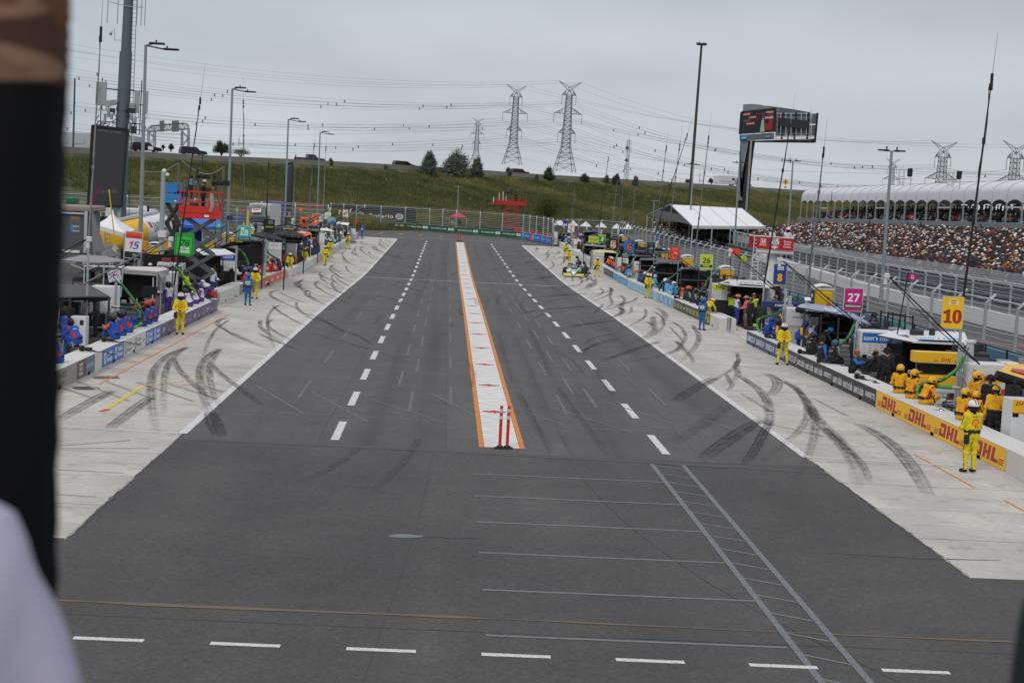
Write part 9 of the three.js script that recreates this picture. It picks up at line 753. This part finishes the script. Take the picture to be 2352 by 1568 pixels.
// -- scissor lifts with camera crews
function scissor(px,py,pw,d,col,label,o={}){const s=d/FL,c=at(px,py,d),w=pw*s,y0=H(d),h=c[1]-y0,g=thing('scissor_lift',label,'scissor lift',[c[0],y0,-d],o.turn||0),m=M(col,.5),dp=1.3,am=o.arm?M(o.arm,.5):M('#5b6165',.45,.4);part('platform',box(w,.3,dp,0,h-.15,0,.02),m,g);part('toe_board',[box(w,.36,.04,0,h+.18,dp/2),box(w,.36,.04,0,h+.18,-dp/2),box(.04,.36,dp,-w/2,h+.18,0),box(.04,.36,dp,w/2,h+.18,0)],m,g);
for(const z of[-dp/2,dp/2]){for(let k=0;k<=4;k++)part('rail_post',beam([-w/2+w*k/4,h,z],[-w/2+w*k/4,h+1.12,z],.05),m,g);part('guard_rail',[beam([-w/2,h+1.12,z],[w/2,h+1.12,z],.055),beam([-w/2,h+.6,z],[w/2,h+.6,z],.045)],m,g);}for(const x of[-w/2,w/2])part('guard_rail',[beam([x,h+1.12,-dp/2],[x,h+1.12,dp/2],.055),beam([x,h+.6,-dp/2],[x,h+.6,dp/2],.045)],m,g);
const n=o.n||3,y1=.75,st=(h-.3-y1)/n,aw=w*(o.aw||.36);for(let k=0;k<n;k++)for(const z of[-.4,.4]){part('scissor_arm',beam([-aw,y1+k*st,z],[aw,y1+(k+1)*st,z],.11,.17),am,g);part('scissor_arm',beam([aw,y1+k*st,z*.85],[-aw,y1+(k+1)*st,z*.85],.11,.17),am,g);}for(let k=0;k<=n;k++)part('cross_pin',[bar([-aw,y1+k*st,-.45],[-aw,y1+k*st,.45],.05,7),bar([aw,y1+k*st,-.45],[aw,y1+k*st,.45],.05,7)],am,g);part('chassis',box(w*.9,.5,1.2,0,.5,0,.04),o.arm?m:M('#a02020',.5),g);for(const x of[-w*.32,w*.32])for(const z of[-.55,.55])part('wheel',new THREE.CylinderGeometry(.28,.28,.22,14).rotateX(1.57).translate(x,.28,z),rubber,g);if(o.sticker)part('sticker',box(w*.12,.12,.02,w*.2,h-.15,dp/2+.02),white,g);return{c,h,y0,w,g};}
function tvCamera(p,turn,label,s=1){const g=thing('broadcast_camera',label,'camera',p,turn);g.scale.setScalar(s);part('lens',[new THREE.CylinderGeometry(.13,.13,.5,14).rotateX(1.57).translate(0,1.45,.42),box(.3,.28,.36,0,1.45,.5,.03)],black,g);part('body',[box(.2,.26,.46,0,1.45,0,.03),box(.12,.1,.2,-.18,1.5,-.1,.02)],dkGrey,g);part('viewfinder',[box(.26,.2,.14,0,1.76,-.12,.02),box(.05,.16,.05,0,1.62,-.1)],black,g);part('pan_bar',[bar([.12,1.3,-.1],[.2,1.1,-.6],.018,6),bar([-.12,1.3,-.1],[-.2,1.1,-.6],.018,6)],black,g);part('tripod',[bar([0,1.25,0],[.35,0,.3],.035,6),bar([0,1.25,0],[-.35,0,.3],.035,6),bar([0,1.25,0],[0,0,-.4],.035,6),cyl(.08,.1,.16,0,1.26,0,10)],M('#4a4c50',.5),g);return g;}
{const a=scissor(...vB(1770,1090),88,84,'#c8281c','red scissor lift platform with camera operator at left',{n:4,sticker:1});const P=(x,z,y=0)=>[a.c[0]+x,a.y0+a.h+y,a.c[2]+z];person({pose:'camera',pos:P(.12,.2),turn:1.9,s:1.0,pal:{T:'#1a1b1e',S:'#1a1b1e',P:'#1a1b1e',B:'#c9b09c',G:'#b07d60',H:'#b07d60'},hat:'cap',hc:'#a9b0b6',label:'camera operator in black with grey cap standing on the red scissor lift'});tvCamera(P(.75,-.1,.12),1.8,'big black broadcast camera on the red scissor lift',1.05);one('equipment_bag',[box(.5,.5,.4,...P(-.35,0,.28),.12)],M('#3d3a36',.9),'dark bag and gear on the floor of the red scissor lift','bag');one('grey_rain_cover',tube([P(.62,.55,1.05),P(.66,.62,.7),P(.7,.66,.35),P(.62,.6,.1)],.12,12,7),M('#9a938c',.9),'pale cloth hanging from the red lift rail','cloth');
const b=scissor(...vB(1450,925),40,112,'#2f86c8','blue scissor lift behind the red one',{n:3,arm:'#2d2f33',sticker:1});const Q=(x,z,y=0)=>[b.c[0]+x,b.y0+b.h+y,b.c[2]+z];person({pose:'camera',pos:Q(1.2,0),turn:2.4,s:.98,pal:{T:'#6e86ab',P:'#23252b',G:'#6e4a37',H:'#6e4a37'},hat:'hair',hc:'#1b1613',label:'camera operator in light blue shirt on the blue scissor lift'});tvCamera(Q(1.75,0,.1),1.9,'black broadcast camera on the blue scissor lift',1.1);part('blue_panel',box(.9,.6,.03,-.1,b.h+.75,.68),M('#2a7cc0',.5),b.g);part('dark_box',box(.9,.5,.5,.55,b.h+.4,.3,.04),black,b.g);
const e=scissor(1175,467,68,262,'#b8252a','red scissor lift with camera at the foot of the embankment',{n:4,arm:'#a82228',aw:.32});const W=(x,z,y=0)=>[e.c[0]+x,e.y0+e.h+y,e.c[2]+z];part('fold_out_deck',box(1.6,.25,1.2,-e.w/2-.3,e.h-.1,0),M('#b8252a',.5),e.g);person({pose:'camera',pos:W(.7,0),turn:-2.2,s:1.1,pal:PAL.blkskin,hat:'cap',hc:'#22252b',label:'small camera operator on the distant red scissor lift'});tvCamera(W(-.3,.1),-2.0,'camera under a cover on the distant red scissor lift',1.25);one('striped_marker_poles',[[1134,452,1133,463],[1147,443,1146,462],[1156,440,1155,460],[1163,450,1161,466]].map(([x0,y0,x1,y1])=>bar(at(x0,y0+0,262),at(x1,y1+6,262),.09,6)),M('#cfcfca',.6),'thin pale antenna rods above the distant red lift','antenna');}
popup('red pop-up canopy behind the green banner fence',vE_(),256,[[[[1165,490],[1270,492],[1270,433,258]]],[[[1270,492],[1375,495,258],[1270,433,258]]],[[[1165,490],[1270,433,258],[1200,485,260]]]],[[[1165,488],[1375,494],[1375,502],[1165,496]]],M('#c22a34',.7),[[1170,490],[1370,494],[1210,488,3]]);function vE_(){return(x,y)=>[803.9+x*.19531,402+y*.19531];}for(const[px,py,pal,l]of[[1041,500,'whp','person in white under the red canopy'],[1056,502,'gry','person in grey beside the red canopy leg'],[1015,500,'gry','person crouching left of the red canopy'],[1232,505,'gry','dark dressed person behind the blue banner fence'],[1240,506,'bl2','person in blue behind the blue banner fence']]){const p=at(px,py,257);person({pose:'stand',pos:[p[0],H(257)+.2,p[2]],turn:.4,pal:PAL[pal],hat:'cap',hc:'#5d646c',label:l});}one('red_track_banner',(()=>{const a=at(1192,528,252),b=at(1290,540,240);return[beam([a[0],a[1]-.5,a[2]],[b[0],b[1]-.5,b[2]],.3,.9)];})(),M('#b3262f',.6),'red banner barrier behind the blue NTT DATA barrier','barrier');one('long_table',fb(1090,522,1180,531,254,.8),M('#23262c',.7),'dark draped table with equipment behind the green banner fence','table');

// -- racing car in its box
{const p=G(1318,634),g=thing('racing_car','white green and yellow open-wheel racing car stopped in its pit box','racing car',[p[0],p[1]+.02,p[2]],-.1);const wht=M('#dfe3e4',.25),gr=M('#1f8a56',.3),ye=M('#e3c62a',.3),nv=M('#2a2550',.35),cb=M('#17181a',.45);// nose toward +z, front axle at z = 1.1
const sec=(z,w,y0,y1)=>({z,w,y0,y1}),S2=[sec(1.9,.12,.2,.3),sec(1.2,.22,.2,.46),sec(.4,.3,.18,.58),sec(-.3,.34,.12,.66),sec(-1.0,.34,.1,.7),sec(-2.0,.26,.1,.68),sec(-2.9,.16,.14,.5)];part('body',grid(16,S2.length-1,(u,v)=>{const s=S2[Math.round(v*(S2.length-1))],a=u*Math.PI*2,cx=Math.sign(Math.cos(a))*Math.pow(Math.abs(Math.cos(a)),.7)*s.w,cy=Math.sign(Math.sin(a))*Math.pow(Math.abs(Math.sin(a)),.7);return[cx,(s.y0+s.y1)/2+cy*(s.y1-s.y0)/2,s.z];}),wht,g);part('nose_tip',sph(.13,0,.25,1.92,10),wht,g);part('nose_band',box(.46,.04,.7,0,.52,.55,.01),gr,g);part('engine_cover',[box(.3,.42,1.5,0,.75,-1.5,.12)],wht,g);part('air_intake',box(.26,.22,.3,0,1.02,-.85,.06),wht,g);
for(const s of[-1,1]){part('sidepod',box(.5,.36,1.7,s*.56,.34,-.9,.12),s>0?gr:wht,g);for(const z of[1.05,-1.95]){const r=z>0?.33:.35,w=z>0?.3:.38;const t=part('wheel',[new THREE.TorusGeometry(r-.1,.1,8,24).rotateY(Math.PI/2).scale(w/.2,1,1).translate(s*.83,r,z),new THREE.CylinderGeometry(r-.02,r-.02,w*.8,24).rotateZ(Math.PI/2).translate(s*.83,r,z)],rubber,g);part('rim',new THREE.CylinderGeometry(.2,.2,w+.1,14).rotateZ(Math.PI/2).translate(s*.83,r,z),M('#33363a',.4,.5),t);part('suspension',[bar([s*.22,.4,z+.2],[s*.7,.36,z],.02,5),bar([s*.22,.4,z-.25],[s*.7,.36,z],.02,5),bar([s*.22,.24,z+.15],[s*.7,.24,z],.02,5)],cb,g);}part('front_wing_flap',slab([[s*.18,.26,1.75],[s*.92,.3,1.6],[s*.92,.16,1.98],[s*.18,.14,2.05]],.02),ye,g);part('front_endplate',box(.03,.26,.55,s*.95,.2,1.75),gr,g);part('rear_endplate',box(.03,.5,.6,s*.62,.72,-2.7),nv,g);}
part('front_wing',slab([[-.95,.1,1.6],[.95,.1,1.6],[.95,.1,2.08],[.4,.11,2.18],[-.4,.11,2.18],[-.95,.1,2.08]],.03),wht,g);part('rear_wing',[box(1.24,.03,.34,0,.92,-2.7).rotateX(.0),box(1.24,.12,.03,0,.96,-2.86)],nv,g);part('floor',box(1.5,.03,3.6,0,.07,-.6),cb,g);part('cockpit_rim',new THREE.TorusGeometry(.27,.05,8,18).rotateX(Math.PI/2).scale(1,1,1.5).translate(0,.68,-.3),cb,g);part('windscreen_frame',[new THREE.TorusGeometry(.28,.03,6,18,Math.PI).translate(0,.72,-.55),bar([0,.98,-.5],[0,.6,.15],.03,6)],cb,g);part('windscreen',grid(10,5,(u,v)=>{const a=-1.9+3.8*u;return[Math.sin(a)*(.28-.04*v),.68+.28*v,-.3+Math.cos(a)*.42*(1-.4*v)];}),new THREE.MeshPhysicalMaterial({color:'#cfd8dc',roughness:.05,transmission:.85,thickness:0,side:THREE.DoubleSide}),g);const dr=thing('person','driver with pale helmet seated in the white and green racing car','person',[p[0],p[1]+.32,p[2]-.38],-.1);part('body',bodyGeo('knees',{T:'#dfe3e4',P:'#dfe3e4',H:'#222',G:'#222'},.036),skinM,dr);dr.scale.setScalar(.62);part('helmet',HG.full.helmet,M('#d9dcda',.25),dr).position.set(...POSE.knees.head);}
// wall-top odds and ends, cones, posts
for(const[px,k]of[[1147.5,'left'],[1164.5,'right']]){const p=G(px,1030),g=thing('delineator_post',`orange flexible post with reflective bands at the near end of the median, ${k} of two`,'post',p,0);const o=M('#d0301c',.5);part('base',[cyl(.14,.17,.035,0,.018,0,20),cyl(.07,.11,.05,0,.055,0,16)],rubber,g);part('tube',cyl(.042,.042,1.02,0,.58,0,14),o,g);for(const y of[1.0,.82])part('reflective_band',cyl(.0435,.0435,.085,0,y,0,14),M('#c9cdd0',.4),g);part('cap',cyl(.036,.042,.04,0,1.11,0,14),o,g);}
for(const[px,k]of[[1052,'left'],[1058,'right']]){const p=G(px,553.5),g=thing('delineator_post',`thin red post at the far end of the median, ${k} of two`,'post',p);part('tube',cyl(.06,.06,1.25,0,.62,0,8),M('#c2301f',.5),g);part('base',cyl(.22,.26,.07,0,.035,0,12),rubber,g);}
{const p=G(1221,553),g=thing('traffic_cone','tall orange cone before the blue NTT DATA barrier','cone',p);part('cone',cyl(.06,.32,1.5,0,.78,0,14),M('#c8341c',.5),g);part('band',cyl(.132,.185,.3,0,.92,0,14),M('#cfd0cf',.5),g);part('base',box(.8,.06,.8,0,.03,0,.02),black,g);}
const gun=(px,py,X,turn,label)=>{const p=onX(px,py,X),d=-p[2],g=thing('wheel_gun',label,'wheel gun',[X,H(d)+BH,-d],turn);part('body',[new THREE.CylinderGeometry(.07,.06,.34,12).rotateX(1.57).translate(0,.09,0),new THREE.CylinderGeometry(.1,.1,.1,12).rotateX(1.57).translate(0,.1,-.2)],black,g);part('handle',bar([0,.08,.12],[.06,.02,.3],.03,7),M('#333539',.5),g);part('air_line',tube([[.06,.02,.3],[.2,.02,.5],[.1,.02,.8],[-.15,.02,.9],[-.1,.02,1.2]],.016,20,5),black,g);};
gun(...vI(430,795),15.1,.4,"black wheel gun on the wall left of the DHL banner");gun(...vO(350,985),15.1,.3,'black wheel gun on the SUNOCO wall beside the amber-sleeved crew member');gun(...vO(1000,1265),15.05,.5,"black wheel gun at the left end of the sam's club wall");gun(...vO(1380,1420),15.05,.8,"black wheel gun between seated sam's club crew");gun(...vC(430,1335),-11.95,1.2,'black wheel gun on the left wall above the SiriusXM banner');gun(...vC(690,1215),-11.95,1.4,'black wheel gun beside the orange-sleeved crew member');gun(...vF(1790,1370),15.1,.3,'dark round wheel gun beside the pale blue crew member');gun(...vG(1170,1270),15.1,1,'red and black air line on the near end of the SUNOCO wall');gun(...vC(1860,725),-11.95,.4,'black wheel gun at the end of the purple wall');
{const g=thing('jack_trolley','black fuel hose trolley frame behind the seated DHL crew','trolley'),d=47,A=(x,y)=>at(...vI(x,y),d);part('frame',[tube([A(1290,1000),A(1320,1060),A(1400,1060),A(1520,1050)],.025,20,6),tube([A(1390,990),A(1450,1010),A(1440,1040),A(1360,1060)],.02,16,6),bar(A(1340,1090),A(1560,1120),.03,6),bar(A(1500,1130),A(1510,1230),.03,6)],black,g);part('coupling',[sph(.1,...A(1380,1160),9),box(.2,.16,.2,...A(1350,1080),.03)],chrome,g);}

// -- out-of-focus things close to the camera
{const d=.75,P=(x,y,dz=0)=>at(x,y,d+dz),g=thing('foreground_column','black out-of-focus column with brown patterned top filling the left picture edge','column');const cx=[[-160,152],[-165,148],[-170,138],[-175,131],[-175,127],[-175,126],[-180,118]],ys=[-120,190,500,800,1000,1330,1700];const lath=(y0,y1)=>grid(20,24,(u,v)=>{const y=y0+(y1-y0)*v;let k=0;while(k<ys.length-2&&y>ys[k+1])k++;const t=(y-ys[k])/(ys[k+1]-ys[k]),l=cx[k][0]+(cx[k+1][0]-cx[k][0])*t,r=cx[k][1]+(cx[k+1][1]-cx[k][1])*t,m=P((l+r)/2,y),a=u*Math.PI*2,w=(r-l)/2*d/FL*(1+.035*noise(v*26,u*5)+.02*Math.sin(v*60+u*20));return[m[0]+Math.cos(a)*w,m[1],m[2]+Math.sin(a)*w*.8];});
part('black_sleeve',lath(188,1700),new THREE.MeshPhysicalMaterial({color:'#07080b',roughness:.7,specularIntensity:.35,side:THREE.DoubleSide}),g);part('patterned_top',lath(-160,190),printed(128,128,(x,w,h)=>{fill(x,'#4a3026',0,0,w,h);for(let k=0;k<60;k++){x.fillStyle=['#6b4230','#8a6a58','#4a2e24','#9a6244','#7a5848'][k % 5];x.beginPath();x.ellipse(w*hsh(k,1,2),h*hsh(k,2,2),6+30*hsh(k,3,2),4+16*hsh(k,4,2),k,0,7);x.fill();}},.9),g);}
{const d=.62,A=at(-40,1560,d),g=thing('person','out-of-focus shoulder of a person in a pale lavender white shirt at the bottom left corner','person');part('shirt',grid(40,40,(u,v)=>{const px=[[-320,1110],[-160,1120],[-60,1150],[0,1190],[40,1250],[72,1330],[100,1400],[132,1480],[165,1570],[200,1700],[240,1850]],t=v*10,k=Math.min(9,Math.floor(t)),f=t-k,x=px[k][0]+(px[k+1][0]-px[k][0])*f,y=px[k][1]+(px[k+1][1]-px[k][1])*f,p=at(x,y,d),a=u*Math.PI-Math.PI/2,r=.05+.012*(noise(v*9+u*4,u*5-v*3)-.5)+.009*Math.sin(v*17-u*11);return[p[0]-(1-Math.cos(a))*.02-(u>.5?(u-.5)*.09:0),p[1]-(1-Math.cos(a))*.03-(u>.5?(u-.5)*.25:0),p[2]+Math.sin(a)*r-0];}),M('#a9a6bd',.9),g);}
{const d=.8,P=(x,y)=>at(x,y,d),g=thing('foreground_edge','dark out-of-focus edge in the bottom right corner','foreground object');part('dark_edge',grid(14,10,(u,v)=>{const y=1380+330*v,l=2356-52*Math.pow(v,.7),m=P((l+2480)/2,y),w=(2480-l)/2*d/FL,a=u*Math.PI*2;return[m[0]+Math.cos(a)*w,m[1],m[2]+Math.sin(a)*w];}),M('#10211c',.9),g);}
renderer.render(scene,camera);
